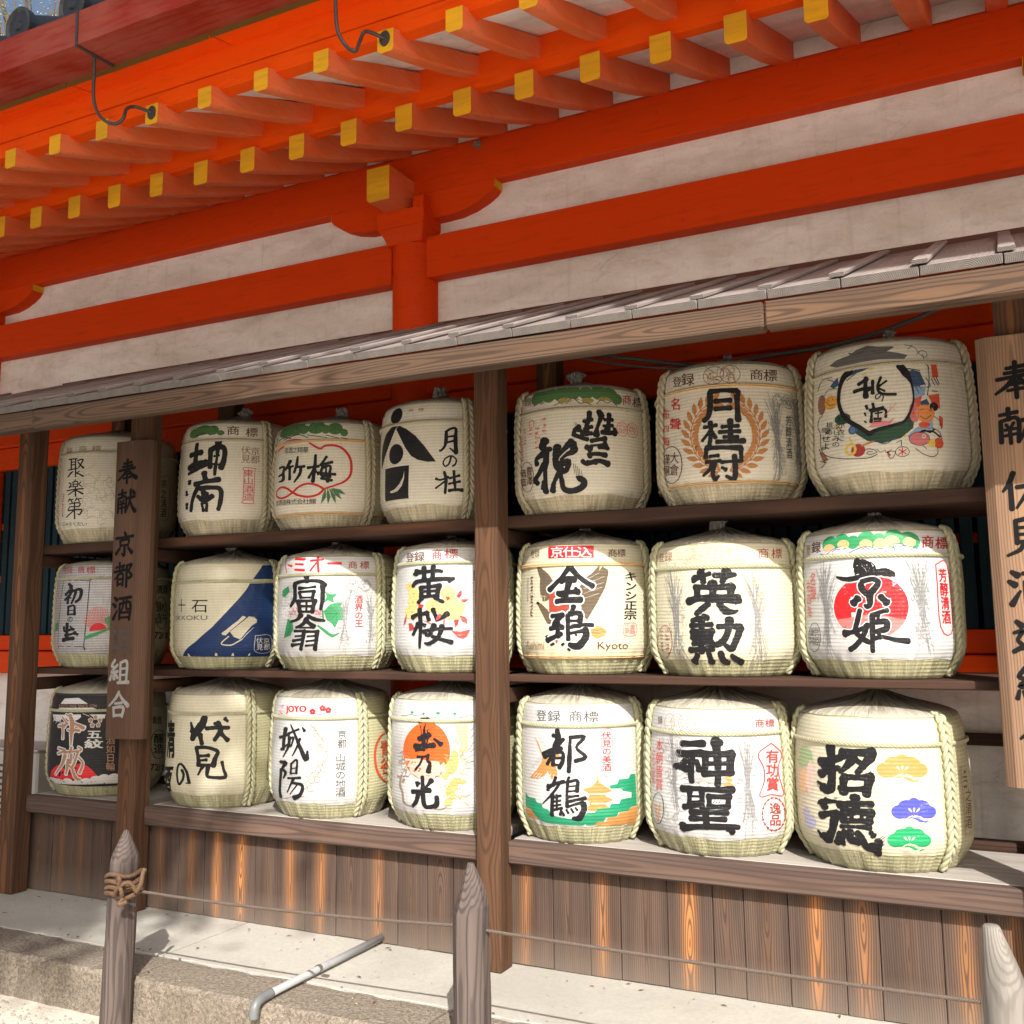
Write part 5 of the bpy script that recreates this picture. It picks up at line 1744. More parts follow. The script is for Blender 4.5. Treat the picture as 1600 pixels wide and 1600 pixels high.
P bo3 291,452 313,426 335,411 388,376 392,368 337,355 238,358 195,379 190,391 239,400 268,423
P bo3 232,358 343,354 348,335 396,314 390,305 340,291 242,297 205,321 232,337
P bo3 233,297 340,294 346,277 374,258 287,256 272,236 227,244 213,265 233,279
K w 0.74 0.70 238,359,4 341,356
K w 0.74 0.70 244,353,4 337,350
K w 0.74 0.70 244,296,4 338,293
K w 0.73 0.70 242,290,4 336,287
K r 0.78 0.70 331,777,4 409,774 396,499 322,503 331,777
T r 伏見の美酒 1 1 337,774 401,771 328,504 390,501
K k 0.81 0.71 -18,748,34 17,735,40
K k 0.80 0.71 13,784,36 20,724,60 5,667
K k 0.81 0.71 60,725,26 13,681,50 -19,644,56 -90,598,40
K k 0.83 0.71 -97,613,40 -19,648,50 43,661,34
K k 0.85 0.71 -32,601,36 -67,548,26
K k 0.82 0.71 -15,630,40 -20,545,34
K k 0.78 0.71 -11,631,34 51,633,30 53,577,40 27,527,32
K k 0.80 0.71 -15,591,20 36,596,22
K k 0.80 0.71 -18,549,22 28,546
K k 0.74 0.71 108,741,20 101,599,46 95,504,32
K k 0.73 0.70 106,737,30 206,741,36 150,670,26 213,606,38 142,577,34
K k 0.81 0.71 -1,461,26 -24,407,30
K k 0.80 0.71 -63,390,34 -6,418,30 58,436,32
K k 0.86 0.71 -60,406,26 -63,372,24
K k 0.83 0.71 27,420,20 -31,346,26 -111,274,8
K k 0.83 0.71 -25,340,30 -31,276,34 -37,204,32
K k 0.79 0.70 -23,324,22 34,340
K k 0.79 0.71 -22,296,18 33,308
K k 0.79 0.71 -23,268,18 33,280
K k 0.79 0.70 -30,238,24 42,258,22
K k 0.79 0.71 6,342,22 4,243,20
K k 0.74 0.70 96,467,22 78,429
K k 0.74 0.70 85,437,26 79,345,28 80,267,30
K k 0.73 0.70 93,437,20 153,445,34 148,374,32
K k 0.73 0.70 92,405,15 142,410
K k 0.73 0.70 92,372,16 145,378,18
K k 0.73 0.70 85,334,26 158,344,20
K k 0.72 0.70 85,302,26 143,316 205,328,32
K k 0.73 0.70 84,267,20 128,284,22 189,300,28
K k 0.72 0.70 192,292,44 193,250,52 162,196,60 118,190,26
K k 0.76 0.70 44,231,18 54,211,22
K k 0.75 0.70 74,247,18 87,226,20
K k 0.73 0.70 107,255,16 121,233,20
K k 0.72 0.70 137,263,16 149,248,18
K k 0.77 0.70 40,259,20 29,213,24
@C6
E w -232 856 1.041 0.703 45 84
L br -232 856 1.041 0.703 45 84 4
L lb -232 856 1.038 0.704 31 58 3
G scrib lb -232 856 1.036 0.705 40 55 250 5 3.5 20
E w -164 860 0.919 0.698 55 84
L br -164 860 0.919 0.698 55 84 4
L lb -164 860 0.917 0.699 38 58 3
G scrib lb -164 860 0.915 0.701 40 55 320 5 3.5 20
E w -94 864 0.835 0.694 65 84
L br -94 864 0.835 0.694 65 84 4
L lb -94 864 0.833 0.695 46 58 3
G scrib lb -94 863 0.832 0.696 40 55 400 5 3.5 20
E w -31 866 0.784 0.691 75 84
L br -31 866 0.784 0.691 75 84 4
L lb -31 866 0.782 0.692 52 58 3
G scrib lb -31 866 0.781 0.693 40 55 478 5 3.5 20
E w 35 868 0.749 0.688 84 84
L br 35 868 0.749 0.688 84 84 4
L lb 35 868 0.747 0.689 59 58 3
G scrib lb 35 868 0.746 0.69 40 55 565 5 3.5 20
E w 119 870 0.727 0.685 82 84
L lb 119 870 0.727 0.685 82 84 4
L lb 119 870 0.726 0.686 57 58 3
G scrib lb 119 870 0.725 0.687 40 55 680 5 3.5 20
E w 184 870 0.727 0.683 74 84
L lb 184 870 0.727 0.683 74 84 4
L lb 184 870 0.726 0.685 52 58 3
G scrib lb 184 870 0.725 0.685 40 55 770 5 3.5 20
E w 250 870 0.741 0.683 66 84
L lb 250 870 0.741 0.683 66 84 4
L lb 250 870 0.741 0.684 46 58 3
G scrib lb 250 869 0.74 0.684 40 55 860 5 3.5 20
E w 310 869 0.769 0.682 70 84
L lb 310 869 0.769 0.682 70 84 4
L lb 310 869 0.768 0.684 49 58 3
G scrib lb 310 868 0.767 0.684 40 55 940 5 3.5 20
T dbr 録 0 0 -365,889 -311,893 -357,837 -304,842
T dr 商 0 1 393,887 461,884 386,835 453,832
T dr 標 0 1 474,884 554,880 466,833 544,829
K gy 0.77 0.69 -7,478,4 -118,475
K gy 0.77 0.69 -6,482,4 -111,506
K gy 0.76 0.69 -3,486,4 -97,535
K gy 0.75 0.69 1,490,4 -77,561
K gy 0.74 0.69 7,493,4 -54,583
K gy 0.73 0.69 12,495,4 -27,599
K gy 0.73 0.69 19,497,4 1,610
K gy 0.72 0.69 26,498,4 30,615
K gy 0.71 0.69 32,498,4 58,613
K gy 0.70 0.69 39,497,4 84,604
K gy 0.70 0.69 44,495,4 107,590
K gy 0.70 0.69 49,492,4 127,570
K gy 0.70 0.68 53,489,4 143,546
K gy 0.69 0.68 56,485,4 153,519
K gy 0.69 0.68 57,481,4 157,490
L go4 25 477 0.717 0.686 42 34 4
P og5 145,522 191,536 210,502 189,496 223,475 120,474 183,502
G plume gy 302 474 0.731 0.68 220 780 91 70 3 0
G plume gy -191 523 0.93 0.701 130 650 92 30 3 0
G scrib gy -203 459 0.949 0.701 140 780 93 60 3 40
K k 0.77 0.69 -119,730,50 29,737,58
K k 0.78 0.69 -148,665,62 17,676,58
K k 0.83 0.70 -74,658,56 -119,599,54 -181,573,44
K k 0.85 0.70 -180,583,40 -96,569,60
K k 0.77 0.69 -51,645,52 -61,548,58 -58,489,42
K k 0.74 0.69 -19,623,40 -1,569,54
K k 0.70 0.69 29,671,54 214,674,60
K k 0.71 0.69 42,669,62 34,546,54
K k 0.70 0.68 205,672,72 191,550,60
K k 0.69 0.68 24,546,52 209,556,50
K k 0.69 0.68 47,610,38 204,615
K k 0.70 0.68 110,760,72 119,611,66 114,477,46
K k 0.71 0.68 87,740,40 143,745,50
K k 0.71 0.69 -131,438,52 -38,446,46 77,445 207,449,56
K k 0.78 0.69 -75,423,42 -80,336,40
K k 0.72 0.68 9,435,48 8,326,44
K k 0.74 0.69 -70,395,20 8,401
K k 0.74 0.69 -71,360,18 7,370
K k 0.76 0.69 -118,324,46 6,348,40
K k 0.70 0.68 56,400,46 54,339
K k 0.69 0.68 47,402,42 189,404,46
K k 0.69 0.68 180,402,50 173,339,46
K k 0.69 0.68 49,338,42 180,342
K k 0.70 0.68 -70,296,50 51,301,44 167,302,46
K k 0.71 0.68 -74,254,46 42,259,42 154,261
K k 0.71 0.68 29,314,58 32,208,56
K k 0.86 0.74 -132,209,52 -131,182,50
K k 0.70 0.68 -138,188,60 -32,205,52 110,214,58 238,214,34
K k 0.70 0.72 179,204,60 199,179,44
P w 75,381 144,383 140,364 74,362
K k 0.69 0.68 81,363,6 95,382
K k 0.69 0.68 98,363,6 113,382
K k 0.69 0.68 116,364,6 130,383
K r3 0.92 0.69 502,731,9 601,658 563,595 554,527 594,393 480,406 385,402 426,495 427,578 392,669 502,731
T r3 有功賞 1 2 457,691 566,684 440,430 543,421
K dr 1.19 0.69 600,270,7 596,248
E dr 600 270 1.201 0.687 9 9
K dr 1.15 0.69 591,236,7 578,217
E dr 591 236 1.17 0.686 9 9
K dr 1.13 0.74 569,208,7 553,193
E dr 569 208 1.101 0.698 9 9
K dr 1.06 0.74 543,187,7 523,180
E dr 543 187 1.084 0.74 9 9
K dr 0.98 0.73 510,178,7 487,179
E dr 510 178 1.005 0.735 9 9
K dr 0.91 0.73 473,182,7 451,190
E dr 473 182 0.929 0.73 9 9
K dr 0.83 0.70 439,198,7 423,212
E dr 439 198 0.865 0.726 9 9
K dr 0.81 0.68 415,223,7 405,242
E dr 415 223 0.816 0.679 9 9
K dr 0.80 0.68 401,254,7 397,276
E dr 401 254 0.8 0.679 9 9
K dr 0.80 0.68 397,289,7 400,312
E dr 397 289 0.795 0.68 9 9
K dr 0.81 0.68 404,324,7 413,343
E dr 404 324 0.801 0.676 9 9
K dr 0.83 0.68 420,353,7 435,368
E dr 420 353 0.82 0.678 9 9
K dr 0.87 0.68 446,374,7 465,382
E dr 446 374 0.852 0.679 9 9
K dr 0.92 0.68 477,384,7 499,384
E dr 477 384 0.899 0.68 9 9
K dr 0.98 0.68 512,381,7 534,373
E dr 512 381 0.961 0.681 9 9
K dr 1.06 0.68 546,366,7 566,350
E dr 546 366 1.036 0.681 9 9
K dr 1.13 0.68 575,339,7 589,319
E dr 575 339 1.113 0.681 9 9
K dr 1.19 0.69 594,306,7 600,284
E dr 594 306 1.175 0.684 9 9
T dr 逸品 1 1 459,356 551,348 453,210 545,201
T r2 本朝皆賞 1 0 -370,739 -292,746 -377,395 -298,405
T pk2 名聲 1 0 -436,667 -381,673 -445,421 -388,429
K dg 1.38 0.72 -289,294,5 -295,259 -308,227 -329,201 -361,184 -391,179 -414,187 -425,208 -439,236 -440,271 -429,307 -411,340 -387,367 -362,382 -337,386 -316,377 -300,357 -291,328 -289,294
K og5 1.40 0.72 -415,296,6 -303,285
K og5 1.42 0.72 -401,270,6 -319,240
K og5 1.49 0.72 -381,316,6 -366,197
K og5 1.32 0.72 -325,324,6 -355,192
@C7
E og5 99 625 0.66 0.671 84 67
E og5 148 657 0.666 0.67 88 71
E og5 198 669 0.679 0.669 75 76
E og5 249 657 0.698 0.668 88 71
E og5 296 626 0.723 0.666 79 63
P og5 300,632 296,624 286,617 271,610 252,604 229,601 206,599 181,599 158,600 137,604 120,609 107,616 99,624 97,632 100,640 109,649 123,656 141,662 163,666 186,668 211,668 234,666 256,662 275,656 289,649 297,641
E og5 136 619 0.663 0.669 110 52
E og5 255 619 0.7 0.667 110 52
P cr 128,575 164,598 194,607 235,598 283,574 250,553 133,555
P og5 134,574 163,587 193,593 222,584 258,570 301,569 269,556 227,562 192,582 157,580
K cr 0.67 0.67 182,626,4 171,638,18 163,646,14
K cr 0.67 0.67 195,626,4 196,640,18 197,650,14
K cr 0.68 0.67 209,626,4 222,638,18 232,646,14
E bv 164 381 0.658 0.664 73 61
E bv 207 409 0.671 0.664 77 65
E bv 252 419 0.689 0.664 65 68
E bv 297 408 0.715 0.663 77 65
E bv 340 379 0.747 0.662 69 57
P bv 343,385 339,377 329,370 313,364 294,359 271,357 248,356 225,357 204,360 186,365 173,372 165,379 162,387 166,395 175,403 189,410 207,415 229,418 252,419 275,418 297,414 317,408 331,401 340,393
E bv 197 375 0.667 0.663 96 48
E bv 303 374 0.72 0.662 96 48
P cr 190,336 222,356 248,364 285,355 328,333 299,315 194,318
P bv 195,335 221,346 247,351 274,343 305,330 345,328 316,317 278,323 247,341 216,340
K cr 0.68 0.66 237,381,4 227,392,18 220,399,14
K cr 0.69 0.66 249,381,4 250,394,18 251,403,14
K cr 0.70 0.66 262,381,4 273,391,18 282,398,14
E gn5 131 214 0.653 0.678 72 59
E gn5 172 242 0.659 0.665 76 63
E gn5 215 253 0.671 0.664 64 67
E gn5 258 243 0.69 0.663 76 63
E gn5 299 215 0.715 0.675 68 56
E gn5 213 222 0.674 0.668 129 46
E gn5 162 209 0.658 0.678 94 46
E gn5 264 210 0.696 0.676 94 46
P cr 157,169 187,191 212,199 248,191 293,168 267,149 162,151
P gn5 162,168 187,180 212,186 238,178 271,164 310,163 283,151 245,157 213,175 182,174
K cr 0.66 0.66 201,216,4 191,226,18 184,233,14
K cr 0.67 0.66 213,216,4 213,228,18 214,237,14
K cr 0.68 0.66 225,216,4 236,226,18 243,233,14
E gn6 -478 678 1.598 0.717 50 60
E gn6 -447 643 1.383 0.714 40 50
E gn6 -525 622 1.913 0.723 30 50
E og6 -481 528 1.602 0.722 45 70
E og6 -510 474 1.776 0.725 30 60
E bv2 -433 266 1.332 0.718 46 60
E bv2 -468 316 1.467 0.718 24 40
P pk5 -384,541 -386,515 -391,491 -397,469 -404,451 -413,438 -422,431 -431,429 -440,434 -447,445 -454,461 -458,481 -460,505 -459,531 -456,557 -450,582 -444,604 -436,621 -428,634 -419,642 -410,643 -402,638 -394,627 -388,610 -384,590 -383,566
K k 0.84 0.69 -243,743,70 -236,655,66 -237,558 -247,495,62
K k 0.85 0.69 -322,645,64 -240,662,60 -175,684,50
K k 0.91 0.70 -302,621,40 -268,607,50
K k 0.86 0.69 -320,571,64 -268,596,56 -189,621,36
K k 0.89 0.70 -312,487,50 -274,474,60 -235,489,40
K k 0.98 0.70 -347,521,16 -300,502,40
K k 0.70 0.68 -163,711,70 -64,722,60 25,720,84
K k 0.76 0.69 -159,724,30 -152,690,50
K k 0.74 0.69 -94,687,70 -132,637,60 -182,595,22
K k 0.68 0.68 17,700,70 -26,651,66 -69,601,44
K k 0.70 0.68 -80,681,60 -53,663,40
K k 0.69 0.68 -160,573,46 -70,573,50 15,582,60
K k 0.75 0.69 -157,559,60 -163,477,64
K k 0.67 0.68 1,568,80 -21,475,60
K k 0.70 0.68 -160,494,44 -26,509
K k 0.77 0.69 -187,502,40 -168,497
K k 0.94 0.70 -311,397,70 -298,371,50
K k 0.85 0.69 -287,411,50 -215,415,26
K k 0.87 0.69 -325,319,56 -265,338,50 -211,342,60
K k 0.87 0.70 -223,333,58 -245,248,56 -290,178,76 -311,203,50
K k 1.02 0.70 -359,220,16 -327,194,44
K k 0.70 0.68 -196,398,56 -92,416,52 9,420,44
K k 0.70 0.68 -91,450,80 -90,396,60
K k 0.69 0.68 -168,357,70 -81,370,56 7,367,60
K k 0.75 0.68 -168,354,56 -166,310,54
K k 0.66 0.67 -3,366,60 -13,315
K k 0.70 0.68 -178,308,48 -83,315,44 -9,319,50
K k 0.71 0.68 -115,359,34 -117,319
K k 0.68 0.67 -55,365,34 -57,325
K k 0.70 0.68 -188,271,30 -99,279 -11,282,44
K k 0.80 0.70 -195,228,46 -225,168,44
K k 0.76 0.69 -167,245,40 -185,167,36
K k 0.72 0.68 -130,250,50 -133,202,70 -84,194,60
K k 0.68 0.68 -88,241,50 -62,223 -39,170,70 21,162,90
K k 0.67 0.71 34,202,60 24,129,56
K k 0.66 0.67 -6,252,40 6,236,50
K k 0.65 0.67 38,218,5 65,240
K k 0.65 0.67 40,205,5 71,231
K k 0.65 0.68 46,185,5 70,214
K k 0.66 0.71 45,171,5 69,194
K k 1.01 0.70 -358,516,5 -319,493
K k 1.00 0.70 -354,503,5 -320,479
K k 0.78 0.69 -192,638,5 -169,627
K k 0.78 0.69 -197,617,5 -178,605
K k 0.67 0.67 -15,590,5 13,619
K k 0.80 0.69 -226,436,5 -202,438
K k 0.66 0.67 17,431,5 9,404
K br3 1.59 0.67 711,622,5 634,621 623,596 631,243 647,221 732,217
T dbr 之清酒 1 0 654,491 756,478 632,256 717,244
G hand dbr 667 547 1.7 0.671 34 130 99 1 6 34'''
_g = {}; _fc = bpy.data.curves.new('glyph', 'FONT'); _fo = bpy.data.objects.new('glyph', _fc); COL.objects.link(_fo)
def glyph(ch, wt=0):
    key = ch
    if key not in _g:
        _fc.body = ch; _fc.size = 1;  _fc.resolution_u = 3; _fc.fill_mode = 'FRONT'
        bpy.context.view_layer.update(); ev = _fo.evaluated_get(bpy.context.evaluated_depsgraph_get()); me = ev.to_mesh()
        vs = [(v.co.x, v.co.y) for v in me.vertices]; fs = [tuple(p.vertices) for p in me.polygons]; ev.to_mesh_clear()
        if len(ch) == 1 and ord(ch) > 0x2000:
            x0, x1 = EM[0], EM[1]; y0, y1 = EM[2], EM[3]
        else:
            x0 = min(v[0] for v in vs); x1 = max(v[0] for v in vs); y0 = min(v[1] for v in vs); y1 = max(v[1] for v in vs)
        _g[key] = ([((x-x0)/(x1-x0), (y-y0)/(y1-y0)) for x, y in vs], fs)
    return _g[key]
EM = [0, 1, 0, 1]
_fc.body = '国'; _fc.size = 1; bpy.context.view_layer.update(); _ev = _fo.evaluated_get(bpy.context.evaluated_depsgraph_get()); _me = _ev.to_mesh()
EM = [min(v.co.x for v in _me.vertices)-.02, max(v.co.x for v in _me.vertices)+.02, min(v.co.y for v in _me.vertices)-.02, max(v.co.y for v in _me.vertices)+.02]; _ev.to_mesh_clear()
art = {}; _k = None
for ln in ART.strip().split('\n'):
    if ln[0] == '@': _k = ln[1:]; art[_k] = []; continue
    p = ln.split(' ')
    art[_k].append(p)
    if p[0] == 'T':
        t = p[2].replace('_', ' ')
        for c in ([t] if ord(t[0]) < 0x2000 and not t.startswith('72') else t): glyph(c, int(p[4]))
SIGN1 = '奉献 京都酒造組合'; SIGN2 = '奉献 伏見酒造組合'
for c in SIGN1+SIGN2:
    if c != ' ': glyph(c, 3)
bpy.data.objects.remove(_fo); bpy.data.curves.remove(_fc)
# ------------------------------------------------------------------ ground, kerb and pavement
g = MB(); g.v = [(-40, -40, .2), (40, -40, .2), (40, 40, .2), (-40, 40, .2)]; g.f = [(0, 1, 2, 3)]
struct(g.build('ground', 'gravel'))
gr = MB()
for i in range(2600):
    x = R.uniform(-4.6, .6); y = -.60-abs(R.gauss(0, .22)); r = R.uniform(.003, .011); n = len(gr.v)
    gr.v += [(x+r*cos(a)*R.uniform(.7, 1.2), y+r*sin(a)*R.uniform(.7, 1.2), .2) for a in (0, 1.57, 3.14, 4.71)]+[(x, y, .2+r*.9)]
    gr.f += [(n, n+1, n+4), (n+1, n+2, n+4), (n+2, n+3, n+4), (n+3, n, n+4)]
o = gr.build('gravel', 'pebble', smooth=True); o['kind'] = 'stuff'; o['label'] = 'loose gravel scattered at the foot of the stone kerb'
kerb = struct(thing('kerb', 'x', 'x')); del kerb['label'], kerb['category']
def rough_block(name, x0, x1, y0, y1, z0, z1, m, parent, nx=26, ny=6, amp=.004, wob=.006, seed=0, bv=.012):
    rr = random.Random(seed); b = MB(); W = [rr.uniform(-1, 1) for _ in range(nx+1)]; W2 = [rr.uniform(-1, 1) for _ in range(nx+1)]
    rows = [(y0, z0, 0), (y0, z0+(z1-z0)*.5, 1), (y0, z1-bv, 1), (y0+bv, z1, 1)]+[(y0+(y1-y0)*t/ny, z1, 2) for t in range(1, ny)]+[(y1, z1, 3), (y1, z0, 3)]
    for y, z, k in rows:
        for i in range(nx+1):
            x = x0+(x1-x0)*i/nx; yy = y; zz = z
            if k == 1: yy += W[i]*wob*.5+rr.uniform(-amp, amp); zz += rr.uniform(-amp, amp)*min(.6, bv*50)
            if k == 2: zz += rr.uniform(-amp, amp)*.35
            if k == 3: yy += W2[i]*wob+W2[i//2]*wob; zz -= .003 if z == z1 else 0
            b.v.append((x, yy, zz))
    n = nx+1
    for j in range(len(rows)-1):
        for i in range(nx): b.f.append((j*n+i, j*n+i+1, (j+1)*n+i+1, (j+1)*n+i))
    b.f.append(tuple(j*n for j in range(len(rows)))); b.f.append(tuple(j*n+nx for j in reversed(range(len(rows)))))
    return b.build(name, m, parent, smooth=False)
jx = [-6.6, -5.7, -4.75, -3.82, -2.87, -1.72, -.62, .5, 1.6]
for i in range(len(jx)-1): rough_block('kerb_stone', jx[i]+.004, jx[i+1]-.004, -.565, -.352, .15, .35, 'granite', kerb, seed=i, wob=.007)
MB().box(-6.6, 1.6, -.36, -.335, .15, .338).build('joint', 'dark_void', kerb)
pav = struct(thing('pavement', 'x', 'x')); del pav['label'], pav['category']
sj = [(-6.6, 0), (-4.9, .03), (-2.95, .03), (1.6, 0)]
for i in range(3): rough_block('slab', sj[i][0]+.004, sj[i+1][0]-.004, -.344, .30, .15, .351, 'slab_concrete', pav, nx=int((sj[i+1][0]-sj[i][0])/.045), ny=10, amp=.0012, wob=.009, seed=20+i, bv=.002)
lt = MB()
for i in range(150):
    x = R.uniform(-5, .3); y = R.choice((R.uniform(-.33, .10), R.uniform(-.33, .10), R.uniform(-.55, -.36))); r = R.uniform(.0025, .006); n = len(lt.v); a = R.uniform(0, 6)
    lt.v += [(x+r*cos(a+q)*R.uniform(.6, 1.3), y+r*sin(a+q)*R.uniform(.6, 1.3), .353+R.uniform(0, .002)) for q in (0, 1.4, 2.9, 4.5)]+[(x, y, .3575)]
    lt.f += [(n, n+1, n+4), (n+1, n+2, n+4), (n+2, n+3, n+4), (n+3, n, n+4)]
o = lt.build('grit', 'pebble'); o['kind'] = 'stuff'; o['label'] = 'tiny pale grit and petals scattered over the pavement'
df = MB()
for i in range(90):
    x = R.uniform(-5, .3); y = R.choice((R.uniform(.02, .10), R.uniform(-.36, -.33), R.uniform(-.55, -.2))); L_ = R.uniform(.012, .03); a = R.uniform(0, 6); w_ = L_*.18; n = len(df.v); z = .3545
    df.v += [(x, y, z), (x+L_*.5*cos(a)-w_*sin(a), y+L_*.5*sin(a)+w_*cos(a), z+.003), (x+L_*cos(a), y+L_*sin(a), z+.001), (x+L_*.5*cos(a)+w_*sin(a), y+L_*.5*sin(a)-w_*cos(a), z+.002)]
    df.f.append((n, n+1, n+2, n+3))
o = df.build('fallen_leaves', 'dry_leaf'); o['kind'] = 'stuff'; o['label'] = 'small dry leaves caught along the pavement joints'
# ------------------------------------------------------------------ shrine hall
hall = thing('shrine_hall', 'vermilion and white plastered shrine hall with deep raftered eaves', 'shrine building')
X0, X1 = -8.2, 2.2
for nm, z0, z1, y in (('plaster_wall', 2.985, 3.95, .86), ('plaster_wall', .35, 1.30, .86)):
    MB().box(X0, X1, y, y+.12, z0, z1).build(nm, 'plaster', hall)
MB().box(X0, X1, 1.02, 1.06, 1.3, 3.0).build('dark_interior', 'dark_void', hall)  # near-black sheet standing in for the unlit interior behind the window
def xbeam(name, x0, x1, y0, y1, z0, z1, m='vermilion', bevel=.004): return box_part(name, x0, x1, y0, y1, z0, z1, m, hall, bevel)
PIL = [-5.79, -2.605, .575]
seg = [X0]+[p for q in PIL for p in (q-.10, q+.10)]+[X1]
for i in range(0, len(seg), 2):
    a, b = seg[i], seg[i+1]
    xbeam('tie_beam', a, b, .775, .86, 3.206, 3.413)
    xbeam('tie_beam', a, b, .78, .86, 2.64, 2.90)
    xbeam('tie_beam', a, b, .76, .86, 1.296, 1.42)
    xbeam('window_head', a, b, .81, .87, 2.507, 2.637); xbeam('window_sill', a, b, .81, .87, 1.425, 1.512)
    MB().box(a, b, .862, .98, 2.9, 2.984).build('plaster_wall', 'plaster', hall)
    for c, d in ((a, a+.07), (b-.07, b)): xbeam('window_jamb', c, d, .825, .885, 1.513, 2.506)
xbeam('eave_beam', X0, X1, .79, .93, 3.638, 3.853)
xbeam('rafter_rail', X0, X1, .805, .93, 3.8535, 3.868)
slat = MB().box(-.022, .022, -.012, .012, -.497, .497).mesh('window_slat', 'slat_blue', bevel=.002)
x = -5.60
while x < .48:
    if min(abs(x-p) for p in PIL) > .20: link('window_slat', slat, hall, (x, .865, 2.01))
    x += .062
for z in (1.85, 2.17): xbeam('window_rail', -5.62, .40, .885, .90, z-.02, z+.02)
xbeam('wall_rail', -2.4, .45, .82, .858, 1.098, 1.140, 'shelf_wood')
ent = []
for i in range(33):
    a = 2*pi*i/32; ent.append((cos(a)*.118, sin(a)*.118))
for px in PIL:
    b = MB(); zs = [.35, 1.2, 2.2, 3.0, 3.388]
    for z in zs:
        for c, s_ in ent[:-1]: b.v.append((c, s_, z))
    for j in range(4):
        for k in range(32): b.f.append((j*32+k, j*32+(k+1) % 32, (j+1)*32+(k+1) % 32, (j+1)*32+k))
    o = b.build('pillar', 'vermilion', hall, smooth=True); o.location = (px, .85, 0)
    # bearing block: square head over a curved-in foot
    b = MB(); pr = [(3.385, .101), (3.405, .104), (3.43, .114), (3.458, .131), (3.4581, .133), (3.544, .133)]
    for z, h in pr: b.v += [(-h, -h*1.14, z), (h, -h*1.14, z), (h, h*.8, z), (-h, h*.8, z)]
    for j in range(len(pr)-1):
        for k in range(4): b.f.append((j*4+k, j*4+(k+1) % 4, (j+1)*4+(k+1) % 4, (j+1)*4+k))
    b.f.append((20, 21, 22, 23)); b.f.append((3, 2, 1, 0))
    o = b.build('bearing_block', 'vermilion', hall, bevel=.003); o.location = (px, .85, 0)
    # boat-shaped bracket arm
    half = [(.0, 3.50), (.17, 3.502), (.26, 3.505), (.34, 3.522), (.41, 3.550), (.455, 3.578), (.47, 3.596), (.47, 3.636)]
    poly = [(-a, z) for a, z in reversed(half)]+half[1:]
    o = MB().prism(poly, .782, .90).build('bracket_arm', 'vermilion', hall); o.location = (px, .0, 0)
    for sx in (-1, 1):
        c = MB().box(-.0015, .0015, -.055, .055, -.019, .019).build('end_cap', 'ochre_paint', o); c.location = (sx*.4725, .84, 3.617)
    b = MB().box(-.03, .03, -.05, .03, 3.5445, 3.606).build('bearing_peg', 'vermilion', hall, bevel=.004); b.location = (px+.09, .765, 0)
    # projecting beam nose with ochre end
    b = MB(); w = .0635
    prof = [(-w, 3.560), (-w+.014, 3.5455), (w-.0, 3.5455), (w, 3.552), (w, 3.712), (-w, 3.712)]
    for y, dz in ((.57, 0), (.84, 0)):
        for xx, z in prof: b.v.append((xx, y, z+dz))
    k = len(prof); b.f.append(tuple(range(k))); b.f.append(tuple(k+i for i in reversed(range(k))))
    for i in range(k): j = (i+1) % k; b.f.append((i, k+i, k+j, j))
    o = b.build('beam_nose', 'vermilion_faded', hall); o.location = (px-.04, 0, 0)
    b = MB().prism(prof, .5665, .5695); c = b.build('end_cap', 'ochre_paint', o)
# ledger along the wall above the canopy
xbeam('ledger', -5.04, 1.6, .80, .855, 2.945, 2.986, 'ledger_wood')
# rafters
def rafter_mesh(y0, z0, y1, z1, h, w, sag, nm, ny=9):
    b = MB(); ch = .010
    for i in range(ny+1):
        t = i/ny; y = y0+(y1-y0)*t; z = z0+(z1-z0)*t-sag*4*t*(1-t)*(.5+.5*t)
        b.v += [(-w+ch, y, z), (0-ch*.7, y, z), (0, y, z+ch*.8), (0, y, z+h), (-w, y, z+h), (-w, y, z+ch)]
    for i in range(ny):
        for k in range(6): j = (k+1) % 6; b.f.append((i*6+k, i*6+j, (i+1)*6+j, (i+1)*6+k))
    b.f.append((5, 4, 3, 2, 1, 0)); b.f.append(tuple(ny*6+k for k in range(6)))
    me = b.mesh(nm, 'vermilion_faded')
    c = MB(); y = y0-.002; v = [(-w+ch, z0), (-ch*.7, z0), (0, z0+ch*.8), (0, z0+h), (-w, z0+h), (-w, z0+ch)]; c.prism(v, y-.0012, y+.0012)
    return me, c.mesh('end_cap', 'ochre_paint')
lo_m, lo_c = rafter_mesh(-.03, 3.506, .84, 3.874, .107, .078, .022, 'rafter')
up_m, up_c = rafter_mesh(-.60, 3.461, .03, 3.684, .080, .063, .012, 'flying_rafter')
for k in range(-9, 29):
    x = -.467-.268*k; o = link('rafter', lo_m, hall, (x, 0, 0)); link('end_cap', lo_c, o)
for k in range(-11, 26):
    x = -1.253-.2676*k; o = link('flying_rafter', up_m, hall, (x, 0, 0)); link('end_cap', up_c, o)
def slabx(name, pts, m, par=hall, smooth=False):
    "profile in (y,z) run along x"
    b = MB(); k = len(pts); b.v = [(X0, y, z) for y, z in pts]+[(X1, y, z) for y, z in pts]
    b.f.append(tuple(range(k))); b.f.append(tuple(k+i for i in reversed(range(k))))
    for i in range(k): j = (i+1) % k; b.f.append((i, k+i, k+j, j))
    return b.build(name, m, par, smooth=smooth)
slabx('eave_board', [(0, 3.618), (.05, 3.620), (.05, 3.762), (0, 3.762)], 'vermilion_bright')
slabx('soffit', [(.045, 3.640), (.86, 3.965), (.86, 3.985), (.045, 3.66)], 'soffit_plaster')
slabx('rafter_infill', [(.812, 3.8685), (.85, 3.8685), (.85, 3.97), (.812, 3.943)], 'soffit_plaster')
slabx('soffit', [(-.505, 3.552), (.01, 3.766), (.01, 3.786), (-.505, 3.572)], 'soffit_plaster')
